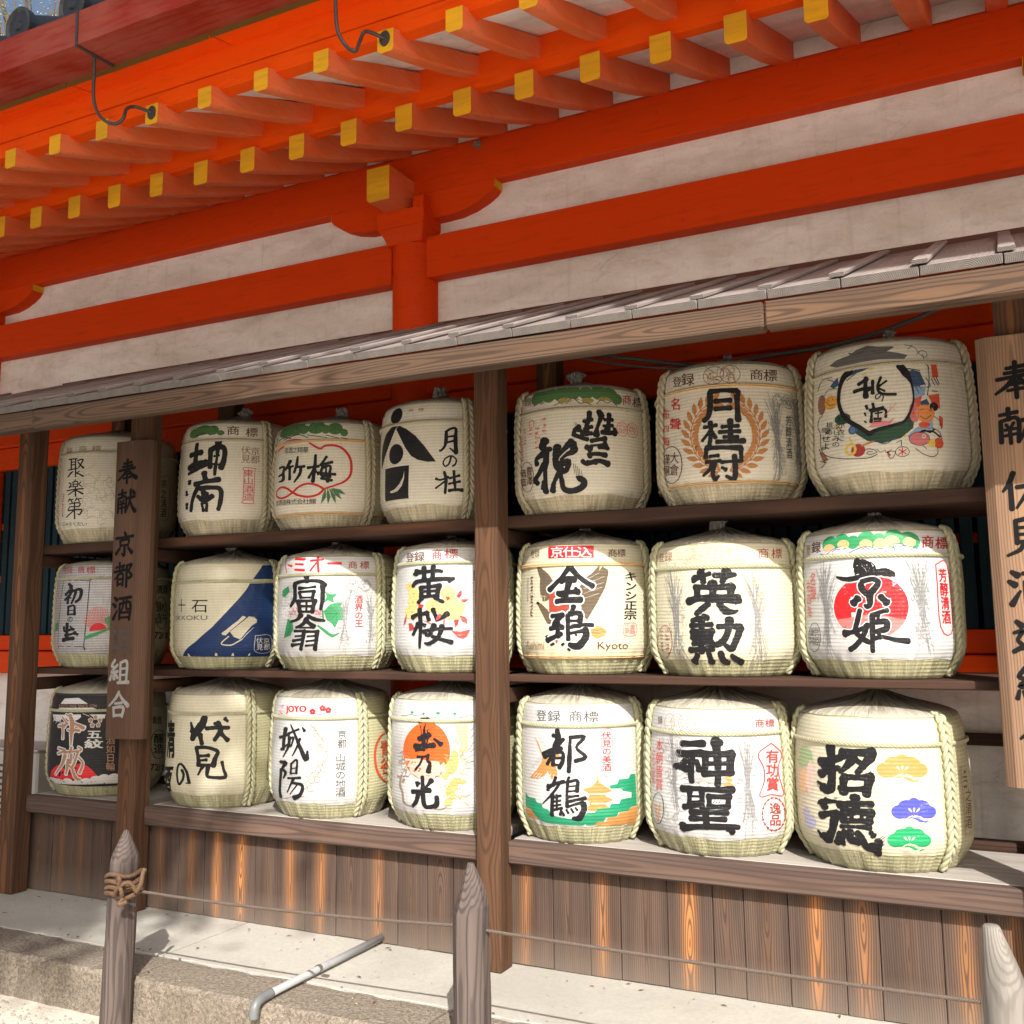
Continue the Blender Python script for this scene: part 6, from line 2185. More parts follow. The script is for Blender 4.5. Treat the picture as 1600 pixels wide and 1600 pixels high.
slabx('eave_board', [(-.56, 3.5435), (-.50, 3.545), (-.50, 3.62), (-.56, 3.6095)], 'vermilion_bright')
slabx('eave_board', [(-.566, 3.6120), (-.50, 3.6215), (-.50, 3.72), (-.566, 3.703)], 'vermilion_bright')
xs = [X0]
while xs[-1] < X1: xs.append(xs[-1]+.55)
off = -2.532-xs[0]; off -= .736*math.floor(off/.736)
xs = [X0+off-.736+.736*i for i in range(16)]
for i in range(len(xs)-1):
    a, c = xs[i]+.0035, xs[i+1]-.0035; b = MB(); P = [(-.562, 3.7035), (-.680, 3.6835), (-.680, 3.705), (-.50, 3.735)]
    b.v = [(a, y, z) for y, z in P]+[(c, y, z) for y, z in P]; b.f = [(0, 1, 2, 3), (7, 6, 5, 4)]+[(i2, 4+i2, 4+(i2+1) % 4, (i2+1) % 4) for i2 in range(4)]
    o = b.build('eave_plank', 'vermilion_bright', hall)
    MB().box(a, c, -.684, -.6805, 3.668, 3.7045).build('edge_strip', 'brown_strip', o)
JX = -3.012
for a, c, dz in ((X0, JX-.004, 0), (JX+.004, X1, .002)):
    b = MB(); P = [(-.684, 3.690+dz), (-.856, 3.686+dz), (-.858, 3.817+dz), (-.852, 3.817+dz), (-.851, 3.693+dz), (-.684, 3.697+dz)]; k = 6
    n = 40
    for i in range(n+1):
        x = a+(c-a)*i/n; w = .002*sin(x*3.1)+.0015*sin(x*11)
        for y, z in P: b.v.append((x, y, z+w*(1 if y < -.8 else 0)))
    for i in range(n):
        for q in range(k): j = (q+1) % k; b.f.append((i*k+q, i*k+j, (i+1)*k+j, (i+1)*k+q))
    b.f.append(tuple(range(k))); b.f.append(tuple(n*k+q for q in range(k)))
    b.build('gutter', 'dark_red_paint', hall)
b = MB(); b.v = []
for x in (JX-.006, JX+.006):
    b.v += [(x, -.686, 3.685), (x, -.860, 3.681), (x, -.8615, 3.819), (x, -.857, 3.819), (x, -.855, 3.687), (x, -.686, 3.691)]
b.f = [(0, 1, 2, 3, 4, 5), (11, 10, 9, 8, 7, 6)]+[(i, 6+i, 6+(i+1) % 6, (i+1) % 6) for i in range(6)]
b.build('gutter_joint', 'iron', hall)
# wire stays from the gutter to two rafter ends
def smooth_pts(P, n=8):
    out = []; P = [Vector(p) for p in P]; Q = [P[0]]+P+[P[-1]]
    for i in range(1, len(Q)-2):
        for j in range(n):
            t = j/n; a, b, c, d = Q[i-1], Q[i], Q[i+1], Q[i+2]
            out.append(.5*((2*b)+(-a+c)*t+(2*a-5*b+4*c-d)*t*t+(-a+3*b-3*c+d)*t**3))
    out.append(P[-1]); return out
MEAS = {'wire_a': [[-3.0213, -0.7688, 3.688], [-3.0334, -0.755, 3.6287], [-3.0433, -0.745, 3.546], [-3.0305, -0.735, 3.4833], [-2.9919, -0.725, 3.4401], [-2.9544, -0.71, 3.4302], [-2.9298, -0.7, 3.4518], [-2.9373, -0.68, 3.4987], [-2.9347, -0.64, 3.5245], [-2.8868, -0.605, 3.5056]], 'wire_b': [[-1.8868, -0.804, 3.688], [-1.9102, -0.76, 3.5861], [-1.9084, -0.75, 3.4897], [-1.8853, -0.735, 3.4328], [-1.8504, -0.73, 3.4067], [-1.8603, -0.69, 3.4654], [-1.8574, -0.66, 3.5149], [-1.8202, -0.605, 3.5087]], 'cable_a': [[-0.0945, 0.5, 2.6592], [-0.2064, 0.5, 2.6396], [-0.2835, 0.5, 2.6139], [-0.4144, 0.5, 2.5787], [-0.5942, 0.5, 2.5484], [-0.8284, 0.5, 2.5401], [-1.0757, 0.5, 2.5339], [-1.3357, 0.5, 2.5899], [-1.5273, 0.5, 2.6411], [-1.7272, 0.5, 2.7276]], 'cable_b': [[-0.8185, 0.45, 2.5028], [-1.062, 0.45, 2.5085], [-1.3189, 0.45, 2.5479], [-1.5079, 0.45, 2.5978], [-1.6054, 0.45, 2.6316], [-1.7337, 0.45, 2.7025]], 'fartree': [-19.8134, 12.0, 16.4546]}
for k, name in (('wire_a', 'gutter_stay'), ('wire_b', 'gutter_stay')):
    MB().sweep(smooth_pts(MEAS[k]), .0065, 8).build(name, 'iron', hall, smooth=True)
    e = Vector(MEAS[k][-1]); b = MB()
    for j, (yy, r) in enumerate(((-.6035, .024), (-.6075, .024), (-.6075, .001))):
        for q in range(16): b.v.append((e.x+r*.85*cos(q*pi/8), yy, e.z+r*sin(q*pi/8)*1.15))
    for j in range(2):
        for q in range(16): b.f.append((j*16+q, j*16+(q+1) % 16, (j+1)*16+(q+1) % 16, (j+1)*16+q))
    b.build('stay_plate', 'iron', hall)
# tiled roof: bed plus rows of round cover tiles with disc ends
slabx('roof_bed', [(-.84, 3.815), (3.6, 6.05), (3.6, 5.95), (-.52, 3.80), (-.60, 3.74), (-.80, 3.74)], 'tile_clay')
tm = MB(); n = 12; L = [(-.83, 3.865), (0.3, 4.44), (3.5, 6.06)]
for y, z in L:
    for q in range(n+1): a = pi*q/n; tm.v.append((.062*cos(a), y, z-.02+.080*sin(a)))
for j in range(2):
    for q in range(n): tm.f.append((j*13+q, j*13+q+1, (j+1)*13+q+1, (j+1)*13+q))
TX, TP = (-3.3696, 0.2994)
tile_m = tm.mesh('cover_tile', 'tile_clay', smooth=True)
dm = MB(); ys = -.84
rings = [(.070, ys+.03), (.070, ys), (.061, ys-.006), (.052, ys+.004), (.020, ys+.004), (.016, ys-.004), (.0005, ys-.005)]
for r, y in rings:
    for q in range(24): dm.v.append((r*cos(q*pi/12), y, 3.875+r*1.1*sin(q*pi/12)))
for j in range(len(rings)-1):
    for q in range(24): dm.f.append((j*24+q, j*24+(q+1) % 24, (j+1)*24+(q+1) % 24, (j+1)*24+q))
disc_m = dm.mesh('end_disc', 'tile_clay')
for k in range(-17, 19):
    o = link('cover_tile', tile_m, hall, (TX+TP*k, 0, 0)); link('end_disc', disc_m, o)
# ------------------------------------------------------------------ wooden display rack
rack = thing('display_rack', 'weathered wooden rack with three shelves and a plank canopy against the hall', 'display rack')
PX = [(-4.335, -4.235), (-3.592, -3.487), (-1.820, -1.724), (-.050, .050)]
for a, b in PX:
    box_part('post', a, b, 0, .09, .352, 2.60, 'post_wood', rack, .004)
    box_part('back_post', a, b, .55, .63, .352, 2.72, 'post_wood', rack, .004)
    for z in (1.845, 1.262): box_part('shelf_rail', a+.01, b-.01, .0905, .5495, z, z+.055, 'shelf_wood', rack, .003)
def shelf(name, x0, x1, z0, z1, m='shelf_wood', y0=.09, y1=.64):
    w = (y1-y0)/3
    for i in range(3): box_part(name, x0, x1, y0+w*i+.0015, y0+w*(i+1)-.0015, z0, z1+R.uniform(-.001, .001), m, rack, .003)
for a, b in ((-4.235, -3.592), (-3.487, -1.820), (-1.724, -.050), (.05, 1.5)):
    box_part('shelf_board', a-.09 if a < 0 else a-.09, b+.09, .0915, .27, 1.903, 1.9475, 'shelf_wood', rack, .004)
    box_part('shelf_board', a-.0, b+.0, .273, .45, 1.905, 1.9475, 'shelf_wood', rack, .003); box_part('shelf_board', a, b, .453, .64, 1.905, 1.9475, 'shelf_wood', rack, .003)
    box_part('shelf_board', a-.09, b+.09, .0915, .27, 1.338, 1.3655, 'shelf_wood', rack, .004)
    box_part('shelf_board', a, b, .273, .45, 1.339, 1.3655, 'shelf_wood', rack, .003); box_part('shelf_board', a, b, .453, .64, 1.339, 1.3655, 'shelf_wood', rack, .003)
    box_part('sill', a, b, .055, .108, .7065, .7845, 'sill_wood', rack, .006)
    box_part('counter_board', a, b, .109, .33, .755, .785, 'counter_wood', rack, .002); box_part('counter_board', a, b, .333, .56, .755, .7845, 'counter_wood', rack, .002)
    box_part('counter_rail', a, b, .64, .70, .72, .80, 'shelf_wood', rack, .003)
    n = max(1, round((b-a)/.14)); w = (b-a)/n; cuts = [a]+[a+w*i+R.uniform(-.024, .024) for i in range(1, n)]+[b]
    for i in range(n):
        x0, x1 = cuts[i], cuts[i+1]; o = box_part('wall_plank', x0+(.0012 if i else -.045), x1+(-.0012 if i < n-1 else .045), .113+R.uniform(0, .003), .13, .352+R.uniform(0, .003), .706, 'cedar_plank', rack, .002)
    box_part('inner_board', a, b, .14, .15, .352, .70, 'dark_void', rack, 0)
# canopy
beam_x = [-7.2, -3.62, -.62, 1.9]
for i in range(3): box_part('canopy_beam', beam_x[i]+.001, beam_x[i+1]-.001, -.49, -.43, 2.363, 2.4445, 'beam_wood', rack, .007)
SL = .38; ang = math.atan(SL); CL = 1.28/cos(ang)
bm_ = MB().box(-.0985, .0985, 0, CL, -.026, 0).mesh('canopy_board', 'canopy_wood', bevel=.002)
bt_ = MB().box(-.021, .021, 0, CL-.03, 0, .013).mesh('batten', 'canopy_wood', bevel=.003)
en_ = MB().box(-.097, .097, -.0022, -.0002, -.025, -.001).mesh('board_end', 'end_grain')
en2 = MB().box(-.020, .020, -.0022, -.0002, .0012, .012).mesh('board_end', 'end_grain')
for k in range(-9, 37):
    x = -.008-.2*k; dz = R.uniform(-.0015, .0015)
    o = link('canopy_board', bm_, rack, (x-.1, -.50, 2.470+dz), (ang, 0, R.uniform(-.002, .002))); link('board_end', en_, o)
    dx = R.uniform(-.012, .012); o = link('batten', bt_, rack, (x+dx, -.492+R.uniform(-.012, .01), 2.4745), (ang, 0, R.uniform(-.01, .01))); link('board_end', en2, o)
for x in (-6.4, -4.285, -3.54, -1.77, 0.0, 1.5):
    b = MB(); w = .03; a0 = Vector((x, -.405, 2.40)); a1 = Vector((x, .70, 2.40+1.1*SL))
    P = [(-.405, 2.395), (.56, 2.755), (.56, 2.815), (-.405, 2.455-.0)]
    b.v = [(x-w, y, z) for y, z in P]+[(x+w, y, z) for y, z in P]; b.f = [(0, 1, 2, 3), (7, 6, 5, 4)]+[(i, 4+i, 4+(i+1) % 4, (i+1) % 4) for i in range(4)]
    b.build('canopy_rafter', 'shelf_wood', rack)
# ------------------------------------------------------------------ name boards
def sign(name, label, x0, x1, z0, z1, y0, y1, cl, cr, text, m, worn):
    t = thing(name, label, 'sign board', ((x0+x1)/2, y0, z0), 'tall name boards hung on the rack posts')
    w = (x1-x0)/2; H = z1-z0; b = MB(); d = y1-y0
    P = [(-w, d), (-w, d*.55), (-w+cl, 0), (w-cr, 0), (w, d*.55), (w, d)]
    b.v = [(x, y, z) for z in (-H/2, H/2) for x, y in P]; k = len(P); b.f = [tuple(range(k)), tuple(k+i for i in reversed(range(k)))]+[(i, k+i, k+(i+1) % k, (i+1) % k) for i in range(k)]
    link('board', b.mesh('board', m, bevel=.002), t, (0, 0, H/2)); xc = (cl-cr)/2
    for i, c in enumerate(text):
        if c == ' ': continue
        zc = H*(1-LAY[i]); b = MB(); cw = .118; chh = .112
        for si, st in enumerate(SIGNGLYPH[c]):
            ribbon3(b, [((px_-50)/100*cw+xc, (50-py_)/100*chh+zc, wd/100*cw*1.35) for px_, py_, wd in smooth2(st, 5)], -.0010-.00012*si)
        mm = 'ink_worn' if worn and i == 6 else ('ink_silver' if worn and i in (7, 8) else 'ink')
        link('character', b.mesh('character', mm), t)
    return t
def smooth2(st, n=5):
    P = [Vector(p) for p in st]
    if len(P) < 2: return st
    Q = [P[0]*2-P[1]]+P+[P[-1]*2-P[-2]]; out = []
    for i in range(1, len(Q)-2):
        for j in range(n):
            t = j/n; a, b, c, d = Q[i-1], Q[i], Q[i+1], Q[i+2]
            q = .5*((2*b)+(-a+c)*t+(2*a-5*b+4*c-d)*t*t+(-a+3*b-3*c+d)*t**3)
            q.z = b.z*(1-t)+c.z*t; out.append(tuple(q))
    out.append(tuple(P[-1])); return out
def outline(P, rough=0, rr=None):
    "stroke centre line (x,y,w) -> left and right edges with rounded ends"
    Lf = []; Rt = []; N = len(P)
    for i in range(N):
        a = P[max(i-1, 0)]; b = P[min(i+1, N-1)]; dx, dy = b[0]-a[0], b[1]-a[1]; d = math.hypot(dx, dy) or 1
        nx, ny = -dy/d, dx/d; w = P[i][2]/2
        k = 1+(rr.uniform(-rough, rough) if rr else 0); k2 = 1+(rr.uniform(-rough, rough) if rr else 0)
        Lf.append((P[i][0]+nx*w*k, P[i][1]+ny*w*k)); Rt.append((P[i][0]-nx*w*k2, P[i][1]-ny*w*k2))
    def cap(p, q, sgn):
        dx, dy = p[0]-q[0], p[1]-q[1]; d = math.hypot(dx, dy) or 1; ux, uy = dx/d, dy/d; nx, ny = -uy, ux; w = p[2]/2
        return [(p[0]+ux*w*.75*sin(a)+nx*w*cos(a), p[1]+uy*w*.75*sin(a)+ny*w*cos(a)) for a in (pi/4, pi/2, 3*pi/4)]
    return Lf, Rt, cap(P[0], P[1], 1), cap(P[-1], P[-2], 1)
def ribbon3(b, P, y):
    Lf, Rt, c0, c1 = outline(P); n = len(b.v); N = len(P)
    for l, r in zip(Lf, Rt): b.v += [(l[0], y, l[1]), (r[0], y, r[1])]
    for i in range(N-1): b.f.append((n+2*i, n+2*i+1, n+2*i+3, n+2*i+2))
    m = len(b.v); b.v += [(q[0], y, q[1]) for q in c0]; b.f.append((n+1, n, m+2, m+1, m)) if False else b.f.append((n, n+1, m, m+1, m+2))
    m = len(b.v); b.v += [(q[0], y, q[1]) for q in c1]; e = n+2*(N-1); b.f.append((e+1, e, m, m+1, m+2))
SIGNGLYPH = {'奉': [[(30, 18, 7), (72, 14, 8)], [(25, 31, 7), (76, 27, 8)], [(8, 46, 8), (50, 41, 7), (90, 38, 9)], [(50, 2, 9), (49, 44, 8)], [(46, 40, 8), (32, 62, 9), (3, 84, 5)], [(53, 40, 6), (72, 62, 10), (98, 78, 14)], [(33, 62, 6), (68, 59, 7)], [(30, 77, 6), (70, 73, 7)], [(50, 52, 9), (50, 98, 8)]], '献': [[(8, 20, 7), (48, 14, 8)], [(28, 3, 9), (28, 34, 8)], [(10, 36, 8), (9, 92, 9)], [(10, 36, 7), (48, 32, 8), (47, 93, 8)], [(21, 45, 6), (26, 54, 6)], [(39, 41, 6), (33, 52, 6)], [(18, 60, 6), (43, 57, 6)], [(17, 75, 6), (43, 71, 6)], [(29, 56, 7), (30, 96, 7)], [(52, 38, 8), (95, 32, 8)], [(72, 4, 9), (70, 45, 9), (48, 94, 5)], [(71, 50, 6), (84, 76, 10), (98, 90, 14)], [(84, 10, 9), (93, 22, 11)]], '京': [[(48, 2, 8), (55, 14, 12)], [(6, 25, 9), (50, 22, 7), (94, 18, 9)], [(27, 34, 8), (30, 57, 8)], [(28, 35, 7), (71, 31, 8), (67, 56, 8)], [(30, 54, 6), (68, 52, 7)], [(51, 56, 9), (50, 92, 10), (38, 85, 6)], [(28, 64, 8), (8, 86, 11)], [(69, 63, 8), (89, 83, 13)]], '都': [[(10, 22, 7), (50, 16, 8)], [(30, 3, 8), (30, 37, 8)], [(4, 39, 8), (60, 31, 8)], [(53, 13, 9), (36, 42, 8), (6, 68, 5)], [(22, 50, 8), (22, 93, 8)], [(22, 50, 6), (48, 48, 7), (47, 93, 8)], [(24, 68, 6), (46, 66, 6)], [(24, 87, 6), (46, 85, 6)], [(68, 14, 9), (67, 98, 9)], [(68, 16, 7), (91, 11, 8), (78, 36, 7), (93, 54, 9), (75, 65, 8)]], '酒': [[(9, 9, 8), (23, 19, 13)], [(2, 33, 8), (16, 43, 13)], [(6, 92, 12), (26, 58, 5)], [(34, 14, 8), (96, 8, 9)], [(38, 34, 8), (38, 93, 9)], [(38, 34, 7), (90, 30, 9), (88, 95, 9)], [(56, 12, 7), (55, 44, 7), (46, 62, 5)], [(72, 12, 7), (72, 52, 7), (84, 54, 7)], [(42, 68, 6), (84, 66, 7)], [(42, 87, 6), (86, 85, 7)]], '造': [[(51, 3, 8), (38, 25, 6)], [(44, 21, 6), (88, 15, 8)], [(32, 37, 8), (96, 30, 9)], [(65, 2, 8), (64, 35, 8)], [(46, 46, 7), (48, 71, 8)], [(46, 46, 6), (85, 43, 8), (80, 69, 8)], [(48, 68, 6), (82, 66, 7)], [(12, 10, 8), (24, 22, 12)], [(5, 39, 6), (25, 34, 8), (13, 56, 7), (25, 71, 7)], [(2, 86, 8), (24, 76, 9), (58, 88, 9), (98, 91, 14)]], '組': [[(25, 3, 9), (9, 26, 8), (29, 31, 7)], [(39, 21, 8), (9, 50, 8), (41, 46, 8)], [(26, 48, 7), (26, 76, 7)], [(8, 60, 6), (3, 80, 9)], [(17, 61, 6), (22, 77, 8)], [(33, 58, 6), (41, 71, 9)], [(54, 12, 8), (54, 87, 9)], [(54, 13, 7), (86, 10, 9), (85, 87, 9)], [(56, 36, 6), (84, 34, 6)], [(56, 60, 6), (84, 58, 6)], [(42, 89, 8), (98, 86, 10)]], '合': [[(51, 2, 9), (36, 26, 9), (3, 57, 5)], [(50, 5, 6), (70, 30, 9), (98, 53, 14)], [(32, 47, 6), (68, 43, 8)], [(26, 61, 8), (30, 95, 9)], [(27, 62, 7), (75, 60, 10), (70, 95, 9)], [(30, 91, 7), (70, 89, 8)]], '伏': [[(29, 3, 10), (18, 30, 9), (4, 50, 5)], [(21, 33, 9), (21, 97, 10)], [(34, 41, 8), (95, 34, 9)], [(62, 6, 9), (60, 46, 9), (32, 94, 5)], [(62, 52, 6), (80, 76, 11), (97, 91, 15)], [(79, 11, 8), (91, 24, 12)]], '見': [[(26, 8, 8), (27, 67, 9)], [(26, 9, 8), (75, 6, 10), (72, 66, 9)], [(30, 27, 6), (70, 25, 6)], [(30, 44, 6), (70, 43, 6)], [(30, 63, 7), (72, 62, 7)], [(41, 66, 8), (32, 83, 8), (4, 97, 5)], [(58, 64, 8), (59, 90, 9), (78, 95, 9), (91, 92, 9), (92, 74, 6)]]}
LAY = [.106, .21, 0, .356, .458, .570, .677, .783, .888]
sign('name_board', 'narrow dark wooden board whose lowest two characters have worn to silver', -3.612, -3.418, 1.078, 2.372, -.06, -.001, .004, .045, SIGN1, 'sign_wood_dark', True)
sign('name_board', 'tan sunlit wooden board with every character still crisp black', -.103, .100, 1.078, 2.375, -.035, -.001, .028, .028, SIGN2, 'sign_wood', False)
# ------------------------------------------------------------------ cables under the canopy, mud nest, outdoor unit
tag(MB().sweep(smooth_pts(MEAS['cable_a']), .009, 8).build('cable', 'cable_rubber', smooth=True), 'thick grey cable sagging behind the canopy beam', 'cable', 'cables under the canopy')
tag(MB().sweep(smooth_pts(MEAS['cable_b']), .0055, 8).build('cable', 'cable_rubber', smooth=True), 'thin grey cable hanging just above the wreath barrel', 'cable', 'cables under the canopy')
bm = bmesh.new(); bmesh.ops.create_icosphere(bm, subdivisions=3, radius=.018)
for v in bm.verts: v.co *= 1+R.uniform(-.25, .25)
me = bpy.data.meshes.new('mud_nest'); bm.to_mesh(me); bm.free(); me.materials.append(mat('nest_mud'))
tag(link('mud_nest', me, None, (-2.224, .782, 3.822)), 'small grey mud wasp nest on the big beam under the rafters', 'nest')
ac = thing('outdoor_unit', 'pale box-shaped outdoor unit standing behind the end post of the rack', 'air conditioner', (-4.95, .42, .352))
box_part('case', -5.25, -4.62, .42, .70, .36, .92, 'ac_white', ac, .01)
for k in range(14): box_part('grille_bar', -5.22, -4.80, .412, .419, .42+.032*k, .432+.032*k, 'iron', ac, .001)
box_part('top_plate', -5.26, -4.61, .41, .71, .921, .932, 'ac_white', ac, .003)
# ------------------------------------------------------------------ stakes and rope
def stake(name, label, x, y, z1, prof, tip, m, lean=0, round_=False, seed=1):
    "prof: cross-section points; tip: list of (height below top, scale, x shift)"
    rr = random.Random(seed); b = MB(); zs = [(.15, 1.04, 0)]+[(.15+(z1-tip[0][0]-.15)*t, 1.04-.05*t+rr.uniform(-.012, .012), rr.uniform(-.0015, .0015)) for t in (.15, .3, .45, .6, .75, .9)]+[(z1-h, s_, dx) for h, s_, dx in tip]
    k = len(prof)
    for z, s_, dx in zs:
        for px_, py_ in prof: b.v.append((px_*s_+dx+lean*(z-z1), py_*s_, z))
    for j in range(len(zs)-1):
        for q in range(k): b.f.append((j*k+q, j*k+(q+1) % k, (j+1)*k+(q+1) % k, (j+1)*k+q))
    b.f.append(tuple((len(zs)-1)*k+q for q in range(k)))
    o = b.build(name, m, None, smooth=round_); o.location = (x, y, 0)
    return tag(o, label, 'stake', 'rope stakes in front of the kerb')
def circ(r, n, e=1, ph=0): return [(r*cos(ph+2*pi*i/n), r*e*sin(ph+2*pi*i/n)) for i in range(n)]
stake('fence_stake', 'grey stake with pyramid tip and brown rope knotted round it', -2.86, -.62, .855, circ(.050, 10, 1, .3), [(.105, .98, 0), (.085, .90, 0), (.04, .50, -.002), (.008, .22, -.003), (0, .10, -.003)], 'stake_wood', lean=.035, seed=3)
stake('fence_stake', 'dark grooved stake with long wedge tip in front of the middle post', -1.497, -.62, .868, circ(.053, 8, 1, .39), [(.135, .98, 0), (.115, .92, .004), (.06, .62, .006), (.012, .26, .002), (0, .17, 0)], 'stake_wood', lean=-.01, seed=4)
stake('fence_stake', 'pale round stake with a slanting sawn tip and a rope hole', -.118, -.62, .856, circ(.048, 18), [(.17, 1.0, 0), (.13, .97, .001), (.075, .74, -.006), (.02, .48, -.016), (.004, .40, -.018), (0, .32, -.018)], 'stake_wood_pale', lean=-.012, round_=True, seed=5)
def twisted(P, r, strand, pitch, ns=3, n=6, name='rope', m='hemp_rope_grey', parent=None, step=None, ph0=0):
    P = [Vector(p) for p in P]; d = [0]
    for i in range(1, len(P)): d.append(d[-1]+(P[i]-P[i-1]).length)
    Lt = d[-1]; step = step or pitch/8; N = max(4, int(Lt/step)); b = MB(); j = 0; pts = []
    for i in range(N+1):
        s_ = Lt*i/N
        while j < len(d)-2 and d[j+1] < s_: j += 1
        t = (s_-d[j])/max(1e-9, d[j+1]-d[j]); pts.append((P[j].lerp(P[j+1], t), (P[j+1]-P[j]).normalized(), s_))
    up = Vector((0, 0, 1))
    for q in range(ns):
        path = []
        for p, t, s_ in pts:
            a = t.cross(up)
            if a.length < .1: a = t.cross(Vector((0, 1, 0)))
            a.normalize(); c = a.cross(t); th = 2*pi*(s_/pitch+q/ns)+ph0
            path.append(p+a*r*cos(th)+c*r*sin(th))
        b.sweep(path, strand, n)
    return b.build(name, m, parent, smooth=True)
rp = thing('rope', 'thin brown twisted rope strung low from stake to stake', 'rope', (-2.80, -.62, .67))
def sag(a, b, s_, n=24): return [Vector(a).lerp(Vector(b), i/n)-Vector((0, 0, s_*4*(i/n)*(1-i/n))) for i in range(n+1)]
L0 = rp.location
def rel(P): return [Vector(p)-L0 for p in P]
twisted(rel(sag((-2.80, -.64, .664), (-1.55, -.62, .690), .012)), .0026, .0028, .020, parent=rp, name='rope_length')
twisted(rel(sag((-1.447, -.62, .688), (-.17, -.62, .684), .004)), .0026, .0028, .020, parent=rp, name='rope_length')
twisted(rel(sag((-.09, -.63, .66), (.0, -.72, .52), .0)), .0026, .0028, .020, parent=rp, name='rope_length', m='hemp_rope')
for i, (z, tl) in enumerate(((.708, .12), (.690, -.05), (.668, .05), (.652, -.10))):
    C = [(-2.865+.0565*cos(a), -.62+.0565*sin(a), z+tl*.06*cos(a+.5)+.006*sin(3*a)) for a in [2*pi*j/28 for j in range(29)]]
    twisted(rel(C), .0040, .0044, .020, parent=rp, name='rope_coil', m='hemp_rope', ph0=i)
for P in ([(-2.82, -.69, .705), (-2.79, -.70, .675), (-2.80, -.68, .645), (-2.765, -.67, .66)], [(-2.83, -.69, .66), (-2.80, -.70, .69), (-2.775, -.68, .70), (-2.765, -.66, .67)], [(-2.81, -.70, .71), (-2.79, -.71, .72), (-2.80, -.70, .69)],
          [(-2.765, -.66, .665), (-2.745, -.66, .69), (-2.742, -.655, .725), (-2.738, -.65, .742)], [(-2.79, -.69, .65), (-2.80, -.70, .63), (-2.775, -.69, .64)]):
    twisted(rel(smooth_pts(P, 6)), .0038, .0042, .020, parent=rp, name='rope_knot', m='hemp_rope')
# ------------------------------------------------------------------ drain pipe
dp = thing('drain_pipe', 'thin grey drain pipe lying across the pavement with bent end', 'pipe', (-2.29, .1, .372))
def cyl(P, r, name, m, par, n=14): return MB().sweep([Vector(p)-par.location for p in P], r, n).build(name, m, par, smooth=True)
cyl([(-2.292, .112, .375), (-2.292, -.535, .370)], .0128, 'pipe', 'pvc', dp)
cyl(smooth_pts([(-2.292, -.525, .370), (-2.292, -.565, .369), (-2.292, -.592, .362), (-2.292, -.605, .345), (-2.292, -.608, .318)], 5), .0158, 'elbow', 'pvc_dark', dp)
b = MB()
for yy in (-.268, -.284):
    for q in range(16): b.v.append((-2.292+.0142*cos(q*pi/8), yy, .3725+.0142*sin(q*pi/8)))
for q in range(16): b.f.append((q, (q+1) % 16, 16+(q+1) % 16, 16+q))
b.box(-2.275, -2.25, -.284, -.268, .353, .357); o = b.build('clamp', 'metal_clip', dp); o.location = -dp.location
# ------------------------------------------------------------------ sake barrels
PZ = [0, .004, .014, .045, .075, .10, .15, .30, .36, .39, .405, .43, .45, .465, .475, .483, .492, .503, .515, .528, .54]
PR = [.775, .80, .83, .90, .965, .995, 1.0, .995, .985, .975, .97, .96, .945, .92, .885, .83, .72, .55, .36, .20, .08]
def interp(z):
    if z <= PZ[0]: return PR[0]
    for i in range(1, len(PZ)):
        if z <= PZ[i]:
            t = (z-PZ[i-1])/(PZ[i]-PZ[i-1]); return PR[i-1]+(PR[i]-PR[i-1])*t
    return PR[-1]
class Barrel:
    def Z(b, zn): return zn*b.hb/.39 if zn < .39 else b.hb+(zn-.39)*b.lk
def radius(b, th, z):
    zn = z*.39/b.hb if z < b.hb else .39+(z-b.hb)/b.lk
    r = b.r*interp(zn)
    # gathered pleats under the belly and on the lid, slight unevenness all round
    lo = max(0, 1-zn/.085); hi = max(0, (zn-.462)/.06)
    p = sin(th*b.np+b.ph+2.2*sin(th*3+b.ph))+.6*sin(th*b.np*1.73+b.ph*2)
    q = sin(th*41+b.ph*3+1.5*sin(5*th))+.5*sin(th*67+b.ph)
    r += .0042*p*min(1, lo*1.6)+.0050*q*min(1, hi)*(.6+.4*sin(3*th+b.ph))
    r += .0022*sin(2*th+b.ph)+.0018*sin(3*th-b.ph+z*9)+.0009*sin(5*th+z*15+b.ph)
    return r
def pos(b, th, z, off=0):
    r = radius(b, th, z)+off; return (r*sin(th), -r*cos(th), z)
def normal_off(b, th, z, off):
    "point pushed out along the profile normal"
    e = .002; z2 = max(0, z); ra = radius(b, th, z2-e if z2 > e else z2); rb = radius(b, th, z2+e)
    dr = (rb-ra)/(2*e if z2 > e else e); n = sqrt(1+dr*dr); r = radius(b, th, z2)+off/n
    return (r*sin(th), -r*cos(th), z2-off*dr/n)
def patch(b, name, m, th0, th1, z0, z1, off, nt, nz, edge, parent):
    vs = []; fs = []
    for j in range(nz+1):
        for i in range(nt+1):
            th = th0+(th1-th0)*i/nt; t = j/nz; lo_ = z0+edge*(.5*sin(th*9+b.ph)+.5*sin(th*4-b.ph)); z = lo_+(z1-lo_)*t
            vs.append(normal_off(b, th, z, off))
    for j in range(nz):
        for i in range(nt): k = j*(nt+1)+i; fs.append((k, k+1, k+nt+2, k+nt+1))
    me = bpy.data.meshes.new(name); me.from_pydata(vs, [], fs); me.materials.append(mat(m) if isinstance(m, str) else m)
    for p in me.polygons: p.use_smooth = True
    return link(name, me, parent)
